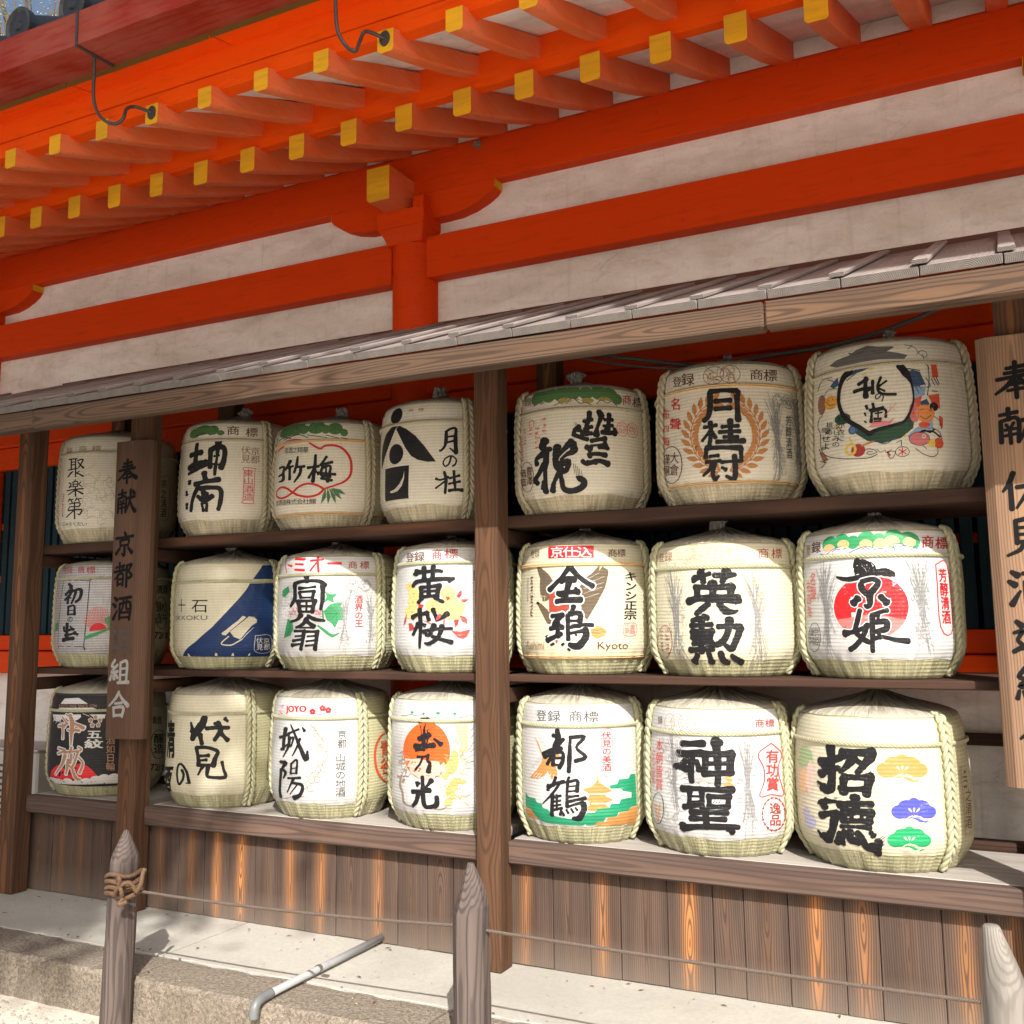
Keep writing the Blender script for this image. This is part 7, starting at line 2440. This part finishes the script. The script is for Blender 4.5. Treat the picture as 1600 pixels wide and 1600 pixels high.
def proc(p, rr_seed=None):
    kind = p[1]; w, h, seed, n, lw, sz = float(p[7]), float(p[8]), int(p[9]), int(p[10]), float(p[11]), float(p[12]); q = random.Random(seed); S = []
    if kind == 'plume':
        for i in range(n):
            a = q.uniform(-.9, .9); up = q.random() < .6; ln_ = h*q.uniform(.45, 1)*(.55 if not up else .6); x, y = q.uniform(-.12, .12)*w, q.uniform(-.1, .15)*h
            S.append([(x+a*w*.55*(j/4)**1.6*(1 if up else .7), y+(-1 if up else 1)*ln_*j/4) for j in range(5)])
        for i in range(int(n*.8)):
            x, y = q.uniform(-.35, .35)*w, q.uniform(-.25, .45)*h; r = q.uniform(.05, .12)*w; a = q.uniform(0, 6.28)
            S.append([(x+r*cos(a+.7*j), y+r*1.2*sin(a+.7*j)) for j in range(6)])
    elif kind == 'scrib':
        for i in range(n):
            x, y = q.uniform(-.5, .5)*w, q.uniform(-.5, .5)*h; P = [(x, y)]; a = q.uniform(0, 6.3)
            for j in range(4): a += q.uniform(-1.3, 1.3); x += sz*.6*cos(a); y += sz*.6*sin(a); P.append((x, y))
            S.append(P)
    else:
        y = -h/2
        while y < h/2:
            for k in range(3): S.append([(q.uniform(-.5, .5)*sz, y+q.uniform(-.4, .4)*sz) for j in range(3)])
            y += sz*1.25
    cu, cz, su, sz_ = [float(v) for v in p[3:7]]
    return [[(cu+x*su, cz-y*sz_, lw) for x, y in P] for P in S], su, sz_
def artwork(b, items, parent):
    groups = {}; order = []
    lay = 0; rr = random.Random(int(b.ph*1000))
    def grp(kind, c):
        k = (kind, c)
        if k not in groups: groups[k] = ([], [], []); order.append(k)   # flat verts (u,v,layer), faces, ready 3d
        return groups[k]
    def stroke(G, pts, su, sz, rough, L, gain=1):
        # anisotropic: work in traced units
        P = smooth2([(u/su, z/sz, w) for u, z, w in pts], 5 if len(pts) < 5 else 4)
        Q = [P[0]]
        for q in P[1:]:
            if math.hypot(q[0]-Q[-1][0], q[1]-Q[-1][1]) > 2: Q.append(q)
        if len(Q) < 2: return
        if gain > 1 and max(q[2] for q in Q) > 15:
            m = len(Q)-1; Q = [(q[0], q[1], q[2]*gain*(.88+.26*abs(2*i/m-1)**2.2)) for i, q in enumerate(Q)]
        Lf, Rt, c0, c1 = outline(Q, rough, rr); V, F = G[0], G[1]; n = len(V); N = len(Q)
        for l, c, r in zip(Lf, Q, Rt):
            for t in (l, c, r): V.append((t[0]*su, t[1]*sz, L))
        for i in range(N-1): a = n+3*i; F.append((a, a+1, a+4, a+3)); F.append((a+1, a+2, a+5, a+4))
        m_ = len(V); V += [(t[0]*su, t[1]*sz, L) for t in c0]; F += [(n, n+1, m_+1, m_), (n+1, n+2, m_+2, m_+1)] if False else [(n+2, m_, m_+1, n+1), (n+1, m_+1, m_+2, n)]
        m_ = len(V); V += [(t[0]*su, t[1]*sz, L) for t in c1]; e = n+3*(N-1); F += [(e, m_, m_+1, e+1), (e+1, m_+1, m_+2, e+2)]
    for p in items:
        lay += 1; L = lay*.000016; c = p[2] if p[0] == 'G' else p[1]
        if p[0] == 'K':
            G = grp('brush_lettering' if c in ('k', 'w', 'bn') else 'printed_picture', c); w = None; pts = []
            for q in p[4:]:
                t = q.split(','); w = float(t[2]) if len(t) > 2 else w; pts.append((float(t[0]), float(t[1]), w))
            stroke(G, pts, float(p[2]), float(p[3]), .09 if c == 'k' else .02, L, 1.2 if c in ('k', 'w') and b.bold else 1)
        elif p[0] == 'G':
            S, su, sz = proc(p); G = grp('printed_picture', c)
            for i, P in enumerate(S): stroke(G, P, su, sz, .05, L+(i % 5)*.000003)
        elif p[0] == 'L':
            G = grp('printed_picture', c); cu, cz, su, sz, rx, ry, w = [float(v) for v in p[2:9]]
            stroke(G, [(cu+rx*su*cos(a*pi/9), cz+ry*sz*sin(a*pi/9), w) for a in range(19)], su, sz, .03, L)
        elif p[0] in 'EP':
            G = grp('printed_picture', c)
            if p[0] == 'E':
                cu, cz, su, sz, rx, ry = [float(v) for v in p[2:8]]; n = 22; poly = [(cu+rx*su*cos(2*pi*i/n), cz+ry*sz*sin(2*pi*i/n)) for i in range(n)]
            else: poly = [tuple(float(v) for v in q.split(',')) for q in p[2:]]
            tri = geometry.tessellate_polygon([[Vector((x, y, 0)) for x, y in poly]]); n = len(G[0]); G[0].extend((x, y, L) for x, y in poly); G[1].extend(tuple(n+i for i in t) for t in tri)
        elif p[0] == 'T':
            t = p[2].replace('_', ' '); v = int(p[3]); wt = int(p[4]); q = [tuple(float(a) for a in s_.split(',')) for s_ in p[5:9]]
            G = grp('printed_lettering', c); cells = [t] if ord(t[0]) < 0x2000 and not t.startswith('72') else list(t); nc = len(cells)
            for i, ch in enumerate(cells):
                gv, gf = glyph(ch, wt); n = len(G[0])
                big = len(ch) > 1; sh = .012*wt/(len(ch)*.5 if big else 1)
                for cp, (ox, oy) in enumerate([(0, 0)] if wt == 0 else [(-sh, -sh*.5), (sh, sh*.5), (-sh*.6, sh*.6), (sh*.6, -sh*.6)]):
                  n = len(G[0])
                  for gx, gy in gv:
                    gx += ox; gy += oy
                    if v: s_, r_ = gx, (i+(1-gy)*.94+.03)/nc
                    else: s_, r_ = (i+gx*.94+.03)/nc if nc > 1 else gx, 1-gy
                    u = (q[0][0]*(1-s_)+q[1][0]*s_)*(1-r_)+(q[2][0]*(1-s_)+q[3][0]*s_)*r_; z = (q[0][1]*(1-s_)+q[1][1]*s_)*(1-r_)+(q[2][1]*(1-s_)+q[3][1]*s_)*r_
                    G[0].append((u, z, L+cp*.000004))
                  G[1].extend(tuple(n+k for k in f) for f in gf)
    for k in order:
        V, F, _ = groups[k]
        bm = bmesh.new(); vs = [bm.verts.new(v) for v in V]
        for f in F:
            try: bm.faces.new([vs[i] for i in f])
            except ValueError: pass
        if k[0] != 'brush_lettering':
            us = [v[0] for v in V]; zs = [v[1] for v in V]; st = 36
            a = math.floor(min(us)/st)+1
            while a*st < max(us): bmesh.ops.bisect_plane(bm, geom=bm.verts[:]+bm.edges[:]+bm.faces[:], plane_co=(a*st, 0, 0), plane_no=(1, 0, 0)); a += 1
            for zc in [b.Z(z_)*2000 for z_ in (.045, .06, .075, .0875, .10, .125, .15, .175, .2, .225, .25, .275, .30, .33, .36, .39, .405, .43, .45, .465, .475)]:
                if min(zs) < zc < max(zs): bmesh.ops.bisect_plane(bm, geom=bm.verts[:]+bm.edges[:]+bm.faces[:], plane_co=(0, zc, 0), plane_no=(0, 1, 0))
        for vt in bm.verts:
            u, z, l = vt.co; vt.co = normal_off(b, u/2000/b.r, z/2000, .0017+l)
        for f in bm.faces:
            c_ = f.calc_center_median(); f.normal_update(); f.smooth = True
            if f.normal.dot(Vector((c_.x, c_.y, 0))) < 0: f.normal_flip()
        me = bpy.data.meshes.new(k[0]); bm.to_mesh(me); bm.free(); me.materials.append(print_mat(k[1])); link(k[0], me, parent)
def path_rope(b, th, m, parent):
    "pair of two-strand ropes laid over the barrel from lid to base"
    zs = [b.Z(.012+(.480-.012)*i/90) for i in range(91)]
    for side in (-1, 1):
        P = []; d = 0; prev = None; o_all = MB()
        for z in zs:
            t = th+side*.0112/b.r; p = Vector(normal_off(b, t, z, .0075)); 
            if prev is not None: d += (p-prev).length
            prev = p; P.append((p, d, t))
        for q in range(2):
            path = []
            for p, dd, t in P:
                a = 2*pi*(dd/.056)*side+q*pi+side; rad = Vector((sin(t), -cos(t), .0)); tan = Vector((cos(t), sin(t), 0)); path.append(p+tan*.0050*cos(a)+rad*.0042*sin(a))
            o_all.sweep(path, .0064, 7)
        o_all.build('vertical_rope', m, parent, smooth=True)
def band(b, z, r, m, name, parent, twist=True):
    P = []; N = 220; bb = MB(); ns = 3 if twist else 2
    for q in range(ns):
        path = []
        for i in range(N+1):
            th = 2*pi*i/N; a = (th*b.r/.020)*2*pi*.5+2*pi*q/ns
            if twist: path.append(normal_off(b, th, z+.0042*cos(a), .0045+.0022*sin(a)))
            else: path.append(normal_off(b, th, z+(q-.5)*.006, .0045))
        bb.sweep(path, r, 5, caps=False)
    bb.build(name, m, parent, smooth=True)
def knot(b, seed, parent, s=1.0):
    q = random.Random(seed); bm = bmesh.new(); bmesh.ops.create_icosphere(bm, subdivisions=4, radius=1)
    ph = [q.uniform(0, 6) for _ in range(8)]
    for v in bm.verts:
        x, y, z = v.co; a = math.atan2(y, x); f = 1+.28*sin(a*7+ph[0]+2*z)+.2*sin(a*11+ph[1]-3*z)+.22*sin(z*6+ph[2])+q.uniform(-.06, .06)
        pin = .55+.45*abs(z+.35); v.co = Vector((x*f*pin*.034*s, y*f*pin*.030*s, (z*.036+.022)*s+.004*sin(a*3+ph[3])))
    me = bpy.data.meshes.new('film_knot'); bm.to_mesh(me); bm.free(); me.materials.append(mat('clear_film'))
    for p in me.polygons: p.use_smooth = True
    link('film_knot', me, parent, (q.uniform(-.02, .02), q.uniform(-.02, .02), b.Z(.531)))
BAR = {
'A1': {'x': -4.009, 'y': 0.3285, 'z': 1.948, 'r': 0.2735, 'hb': 0.4258, 'lk': 1.0, 'rope': 84, 'label': 'cream barrel with three small black characters beside a fine brown landscape drawing', 'sheet': 'sheet_cream', 'straw': 'straw_wrap_tan', 'ropem': 'straw_rope_tan', 'bandm': 'straw_rope_tan', 'seed': 1, 'knot': 0, 'span': 130},
'A2': {'x': -3.2239, 'y': 0.317, 'z': 1.948, 'r': 0.262, 'hb': 0.413, 'lk': 1.0, 'rope': 68.0, 'label': 'cream barrel with two huge running black characters and a pink framed seal', 'sheet': 'sheet_cream', 'straw': 'straw_wrap_tan', 'ropem': 'straw_rope_tan', 'bandm': 'straw_rope_tan', 'seed': 2, 'knot': 0.9, 'span': 130},
'A3': {'x': -2.6784, 'y': 0.317, 'z': 1.948, 'r': 0.262, 'hb': 0.3606, 'lk': 1.0, 'rope': 67.8, 'label': 'cream barrel with a red plum-shaped outline, bamboo leaves and three black characters', 'sheet': 'sheet_cream', 'straw': 'straw_wrap_tan', 'ropem': 'straw_rope_tan', 'bandm': 'orange_cord', 'seed': 3, 'knot': 0.9, 'span': 130},
'A4': {'x': -2.1355, 'y': 0.317, 'z': 1.948, 'r': 0.262, 'hb': 0.3905, 'lk': 1.0, 'rope': 52.1, 'label': 'white barrel with bold black geometric roof, dots and crescent emblem', 'sheet': 'sheet_cream', 'straw': 'straw_wrap_tan', 'ropem': 'straw_rope_tan', 'bandm': 'straw_rope_tan', 'seed': 4, 'knot': 0.9, 'span': 130},
'A5': {'x': -1.5149, 'y': 0.3185, 'z': 1.948, 'r': 0.2635, 'hb': 0.3759, 'lk': 1.0, 'rope': 86, 'label': 'cream barrel with thick splashed black brush characters under a long green pine band', 'sheet': 'sheet_cream', 'straw': 'straw_wrap_tan', 'ropem': 'straw_rope_tan', 'bandm': 'straw_rope_tan', 'seed': 5, 'knot': 1, 'span': 130},
'A6': {'x': -0.9401, 'y': 0.3215, 'z': 1.948, 'r': 0.2665, 'hb': 0.3938, 'lk': 1.0, 'rope': 82.4, 'label': 'cream barrel with an orange-brown laurel wreath round three black characters', 'sheet': 'sheet_cream', 'straw': 'straw_wrap_tan', 'ropem': 'straw_rope_tan', 'bandm': 'orange_cord', 'seed': 6, 'knot': 0.5, 'span': 130},
'A7': {'x': -0.3949, 'y': 0.326, 'z': 1.948, 'r': 0.271, 'hb': 0.4032, 'lk': 1.0, 'rope': 72.9, 'label': 'cream barrel painted with a black ring, red fish and colourful figures', 'sheet': 'sheet_cream', 'straw': 'straw_wrap_tan', 'ropem': 'straw_rope_tan', 'bandm': 'straw_rope_tan', 'seed': 7, 'knot': 0.6, 'span': 130},
'B1': {'x': -4.0014, 'y': 0.318, 'z': 1.366, 'r': 0.263, 'hb': 0.415, 'lk': 0.767, 'rope': 77, 'label': 'silver barrel with a red rising sun and green hill beside a framed column of characters', 'sheet': 'sheet_silver', 'straw': 'straw_wrap', 'ropem': 'straw_rope', 'bandm': 'straw_rope', 'seed': 8, 'knot': 0, 'span': 130},
'B2': {'x': -3.2415, 'y': 0.317, 'z': 1.366, 'r': 0.262, 'hb': 0.3782, 'lk': 1.0, 'rope': 84.8, 'label': 'pale barrel cut diagonally by navy blue with a white cup mark', 'sheet': 'sheet_ivory', 'straw': 'straw_wrap', 'ropem': 'straw_rope', 'bandm': 'straw_rope', 'seed': 9, 'knot': 0.9, 'span': 130},
'B3': {'x': -2.653, 'y': 0.317, 'z': 1.366, 'r': 0.262, 'hb': 0.3905, 'lk': 0.93, 'rope': 75.4, 'label': 'white barrel with red katakana on its shoulder and green leaves behind black characters', 'sheet': 'sheet_white', 'straw': 'straw_wrap', 'ropem': 'straw_rope', 'bandm': 'straw_rope', 'seed': 10, 'knot': 0.5, 'span': 130},
'B4': {'x': -2.0664, 'y': 0.2975, 'z': 1.366, 'r': 0.2425, 'hb': 0.4174, 'lk': 0.75, 'rope': 88, 'label': 'white barrel with yellow blossoms and red leaves, half hidden by the middle post', 'sheet': 'sheet_white', 'straw': 'straw_wrap', 'ropem': 'straw_rope', 'bandm': 'straw_rope', 'seed': 11, 'knot': 0.5, 'span': 150},
'B5': {'x': -1.5035, 'y': 0.3035, 'z': 1.366, 'r': 0.2485, 'hb': 0.3917, 'lk': 0.922, 'rope': 86, 'label': 'ivory barrel with a brown flying hawk and a red label on its shoulder', 'sheet': 'sheet_ivory', 'straw': 'straw_wrap', 'ropem': 'straw_rope', 'bandm': 'orange_cord', 'seed': 12, 'knot': 0.9, 'span': 146},
'B6': {'x': -0.977, 'y': 0.3205, 'z': 1.366, 'r': 0.2655, 'hb': 0.3651, 'lk': 1.0, 'rope': 76.7, 'label': 'plain ivory barrel with two heavy black characters between grey phoenix drawings', 'sheet': 'sheet_ivory', 'straw': 'straw_wrap', 'ropem': 'straw_rope', 'bandm': 'straw_rope', 'seed': 13, 'knot': 1.1, 'span': 130},
'B7': {'x': -0.4553, 'y': 0.316, 'z': 1.366, 'r': 0.261, 'hb': 0.3828, 'lk': 0.981, 'rope': 67.0, 'label': 'white barrel with a large red disc behind two flowing black characters', 'sheet': 'sheet_white', 'straw': 'straw_wrap', 'ropem': 'straw_rope', 'bandm': 'straw_rope', 'seed': 14, 'knot': 0.8, 'span': 130},
'C1': {'x': -4.0054, 'y': 0.3195, 'z': 0.785, 'r': 0.2645, 'hb': 0.3895, 'lk': 1.0, 'rope': 76, 'label': 'black barrel with a snowy red mountain and brown characters', 'sheet': 'sheet_black', 'straw': 'straw_wrap', 'ropem': 'straw_rope', 'bandm': 'straw_rope', 'seed': 15, 'knot': 0, 'span': 130},
'C2': {'x': -3.2548, 'y': 0.317, 'z': 0.785, 'r': 0.262, 'hb': 0.3971, 'lk': 0.992, 'rope': 62.6, 'label': 'ivory barrel with only plain black characters and no picture at all', 'sheet': 'sheet_ivory', 'straw': 'straw_wrap', 'ropem': 'straw_rope', 'bandm': 'straw_rope', 'seed': 16, 'knot': 0.9, 'span': 130},
'C3': {'x': -2.6713, 'y': 0.3015, 'z': 0.785, 'r': 0.2465, 'hb': 0.3965, 'lk': 0.996, 'rope': 64.9, 'label': 'white barrel with a brown plum branch and a red oval seal on its yellow side', 'sheet': 'sheet_white', 'straw': 'straw_wrap', 'ropem': 'straw_rope', 'bandm': 'straw_rope', 'seed': 17, 'knot': 0.4, 'span': 130},
'C4': {'x': -2.081, 'y': 0.307, 'z': 0.785, 'r': 0.252, 'hb': 0.4061, 'lk': 0.933, 'rope': 72, 'label': 'white barrel with an orange and pink sun, partly behind the middle post', 'sheet': 'sheet_white', 'straw': 'straw_wrap', 'ropem': 'straw_rope', 'bandm': 'straw_rope', 'seed': 18, 'knot': 0.4, 'span': 134},
'C5': {'x': -1.5288, 'y': 0.295, 'z': 0.785, 'r': 0.24, 'hb': 0.4064, 'lk': 0.93, 'rope': 80.6, 'label': 'white barrel with an orange pagoda above green and orange clouds', 'sheet': 'sheet_white', 'straw': 'straw_wrap', 'ropem': 'straw_rope', 'bandm': 'straw_rope', 'seed': 19, 'knot': 0.4, 'span': 130},
'C6': {'x': -1.0116, 'y': 0.311, 'z': 0.785, 'r': 0.256, 'hb': 0.3985, 'lk': 0.983, 'rope': 72.1, 'label': 'white barrel with a red framed seal and a row of medal circles on its shoulder', 'sheet': 'sheet_white', 'straw': 'straw_wrap', 'ropem': 'straw_rope', 'bandm': 'straw_rope', 'seed': 20, 'knot': 0.4, 'span': 130},
'C7': {'x': -0.4822, 'y': 0.324, 'z': 0.785, 'r': 0.269, 'hb': 0.3849, 'lk': 1.0, 'rope': 53.2, 'label': 'ivory barrel with orange, blue and green fan-shaped pine emblems under bold characters', 'sheet': 'sheet_ivory', 'straw': 'straw_wrap', 'ropem': 'straw_rope', 'bandm': 'straw_rope', 'seed': 21, 'knot': 0.5, 'span': 130}}
def barrel(key, d):
    b = Barrel(); b.r = d['r']; b.hb = d['hb']; b.lk = d['lk']; b.bold = True; b.ph = d['seed']*1.37; b.np = 26
    t = thing('sake_barrel', d['label'], 'sake barrel', (d['x'], d['y'], d['z']), 'straw wrapped sake barrels on the rack')
    NT_, vs, fs = 112, [], []; s_ = b.hb/.39
    zr = [0, .004, .010, .018, .028, .040, .052, .064, .078, .095, .12, .15, .18, .21, .24, .27, .30, .33, .36, .39, .405, .42, .433, .445, .455, .462, .468, .474, .479, .484, .489, .494, .50, .506, .513, .521, .530, .54]
    for z in zr:
        for i in range(NT_): vs.append(pos(b, 2*pi*i/NT_, b.Z(z)))
    for j in range(len(zr)-1):
        for i in range(NT_): i2 = (i+1) % NT_; fs.append((j*NT_+i, j*NT_+i2, (j+1)*NT_+i2, (j+1)*NT_+i))
    fs.append(tuple(reversed(range(NT_)))); fs.append(tuple((len(zr)-1)*NT_+i for i in range(NT_)))
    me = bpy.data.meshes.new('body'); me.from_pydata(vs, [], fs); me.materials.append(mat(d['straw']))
    for p in me.polygons: p.use_smooth = True
    link('body', me, t)
    tr = radians(d['rope']); tl = tr-radians(d.get('span', 130))
    patch(b, 'label_sheet', d['sheet'], tl+.10, tr-.10, .062*s_, b.Z(.466), .0011, 72, 34, .005, t)
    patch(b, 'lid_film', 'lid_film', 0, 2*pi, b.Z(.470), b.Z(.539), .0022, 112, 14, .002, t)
    for th in (tl, tr): path_rope(b, th, d['ropem'], t)
    band(b, b.hb, .0034, d['bandm'], 'rope_band', t, d['bandm'] != 'orange_cord')
    if d['bandm'] == 'orange_cord': band(b, .066*s_, .0028, 'orange_cord', 'rope_band', t, False)
    artwork(b, art[key], t)
    if d['knot']: knot(b, d['seed'], t, d['knot'])
    return t
for key, d in BAR.items(): barrel(key, d)
# ------------------------------------------------------------------ trees
def tree(label, x, y, h, cx, cy, cz, rx, ry, rz, n, leaf, size, seed, clump=30, z0=.2):
    q = random.Random(seed); t = thing('tree', label, 'tree', (x, y, z0)); b = MB()
    top = Vector((cx-x, cy-y, cz-z0))
    b.sweep(smooth_pts([(0, 0, -.1), (.05, 0, h*.3), (-.03, .04, h*.55), tuple(top*.8)], 5), [.16*(1-.7*i/15) for i in range(16)], 9)
    tips = []
    for i in range(clump):
        while True:
            v = Vector((q.uniform(-1, 1), q.uniform(-1, 1), q.uniform(-1, 1)))
            if v.length < 1: break
        p = Vector((top.x+v.x*rx, top.y+v.y*ry, top.z+v.z*rz)); tips.append(p)
        s0 = top*q.uniform(.55, .85); b.sweep(smooth_pts([s0, s0.lerp(p, .5)+Vector((0, 0, .12)), p], 4), [.04*(1-.085*k)+.004 for k in range(9)], 5)
    b.build('trunk', 'bark', t, smooth=True)
    vs = []; fs = []
    for i in range(n):
        c = q.choice(tips); p = c+Vector((q.gauss(0, rx*.16), q.gauss(0, ry*.16), q.gauss(0, rz*.14)))
        a = Vector((q.uniform(-1, 1), q.uniform(-1, 1), q.uniform(-.5, .3))).normalized(); u = a.cross(Vector((q.uniform(-1, 1), q.uniform(-1, 1), 1))).normalized(); s_ = size*q.uniform(.7, 1.3); k = len(vs)
        vs += [p, p+a*s_*.5+u*s_*.28, p+a*s_, p+a*s_*.5-u*s_*.28]; fs.append((k, k+1, k+2, k+3))
    me = bpy.data.meshes.new('crown'); me.from_pydata([tuple(v) for v in vs], [], fs); me.materials.append(mat(leaf)); link('crown', me, t)
tree('leafy tree in front of the hall casting dappled shade on the rack and pavement', 0.2, -7.2, 6.2, -1.25, -7.0, 7.9, 2.1, 1.9, 2.1, 60000, 'leaf_green', .12, 5, 75)
tree('unseen second tree added in front of the hall to shade the open ground', -1.6, -9.8, 5.5, -1.9, -9.6, 6.3, 2.4, 2.0, 1.7, 26000, 'leaf_green', .12, 15, 80)  # added out of view to cut the light bouncing off the left ground
def broad(label, x, y, n, fx0, fx1, y0, y1, seed, size=.13):
    q = random.Random(seed); t = thing('tree', label, 'tree', (x, y, .2)); b = MB(); top = Vector((fx1-.2-x, (y0+y1)/2-y, 9.6))
    b.sweep(smooth_pts([(0, 0, -.1), (.1, .1, 2.5), (-.05, .1, 5.5), tuple(top*.9)], 5), [.22*(1-.05*i) for i in range(16)], 9)
    for i in range(40):
        p = Vector((q.uniform(fx0, fx1)-x, q.uniform(y0, y1)-y, q.uniform(8.9, 10))); s0 = top*q.uniform(.93, 1.0); b.sweep(smooth_pts([s0, s0.lerp(p, .5)+Vector((0, 0, .15)), p], 4), [.045*(1-.085*k)+.004 for k in range(9)], 5)
    b.build('trunk', 'bark', t, smooth=True); vs = []; fs = []
    for i in range(n):
        px_ = q.uniform(fx0, fx1); py_ = q.uniform(y0, y1)
        zb = 8.05+.96*(-6-py_)+.06*sin(px_*5)+.05*sin(px_*13+2)+(.75*exp(-((px_-1.95)/.50)**2)) + (.18*exp(-((px_-.3)/.2)**2))  # crown underside follows the sun's slope, raised where sun should reach the canopy
        if zb > 8.0 and q.random() < .5: continue
        pz = zb+q.random()**1.2*2.3; p = Vector((px_-x, py_-y, pz-.2)); a = Vector((q.uniform(-1, 1), q.uniform(-1, 1), q.uniform(-.1, .8))).normalized(); u = a.cross(Vector((q.uniform(-1, 1), q.uniform(-1, 1), 1))).normalized(); s_ = size*q.uniform(.7, 1.3); k = len(vs)
        vs += [p, p+a*s_*.5+u*s_*.3, p+a*s_, p+a*s_*.5-u*s_*.3]; fs.append((k, k+1, k+2, k+3))
    me = bpy.data.meshes.new('crown'); me.from_pydata([tuple(v) for v in vs], [], fs); me.materials.append(mat('leaf_green')); link('crown', me, t)
broad('unseen broad tree, its crown shaped to shade the eaves and the canopy', 6.8, -6.6, 34000, -2.6, 5.6, -6.9, -5.5, 31)
v_ = MEAS['fartree']
tree('pale budding tree rising behind the dark roof tiles', v_[0], v_[1], 9, v_[0], v_[1], v_[2]-.7, 2.6, 1.5, 1.5, 5000, 'leaf_pale', .05, 9, 90)
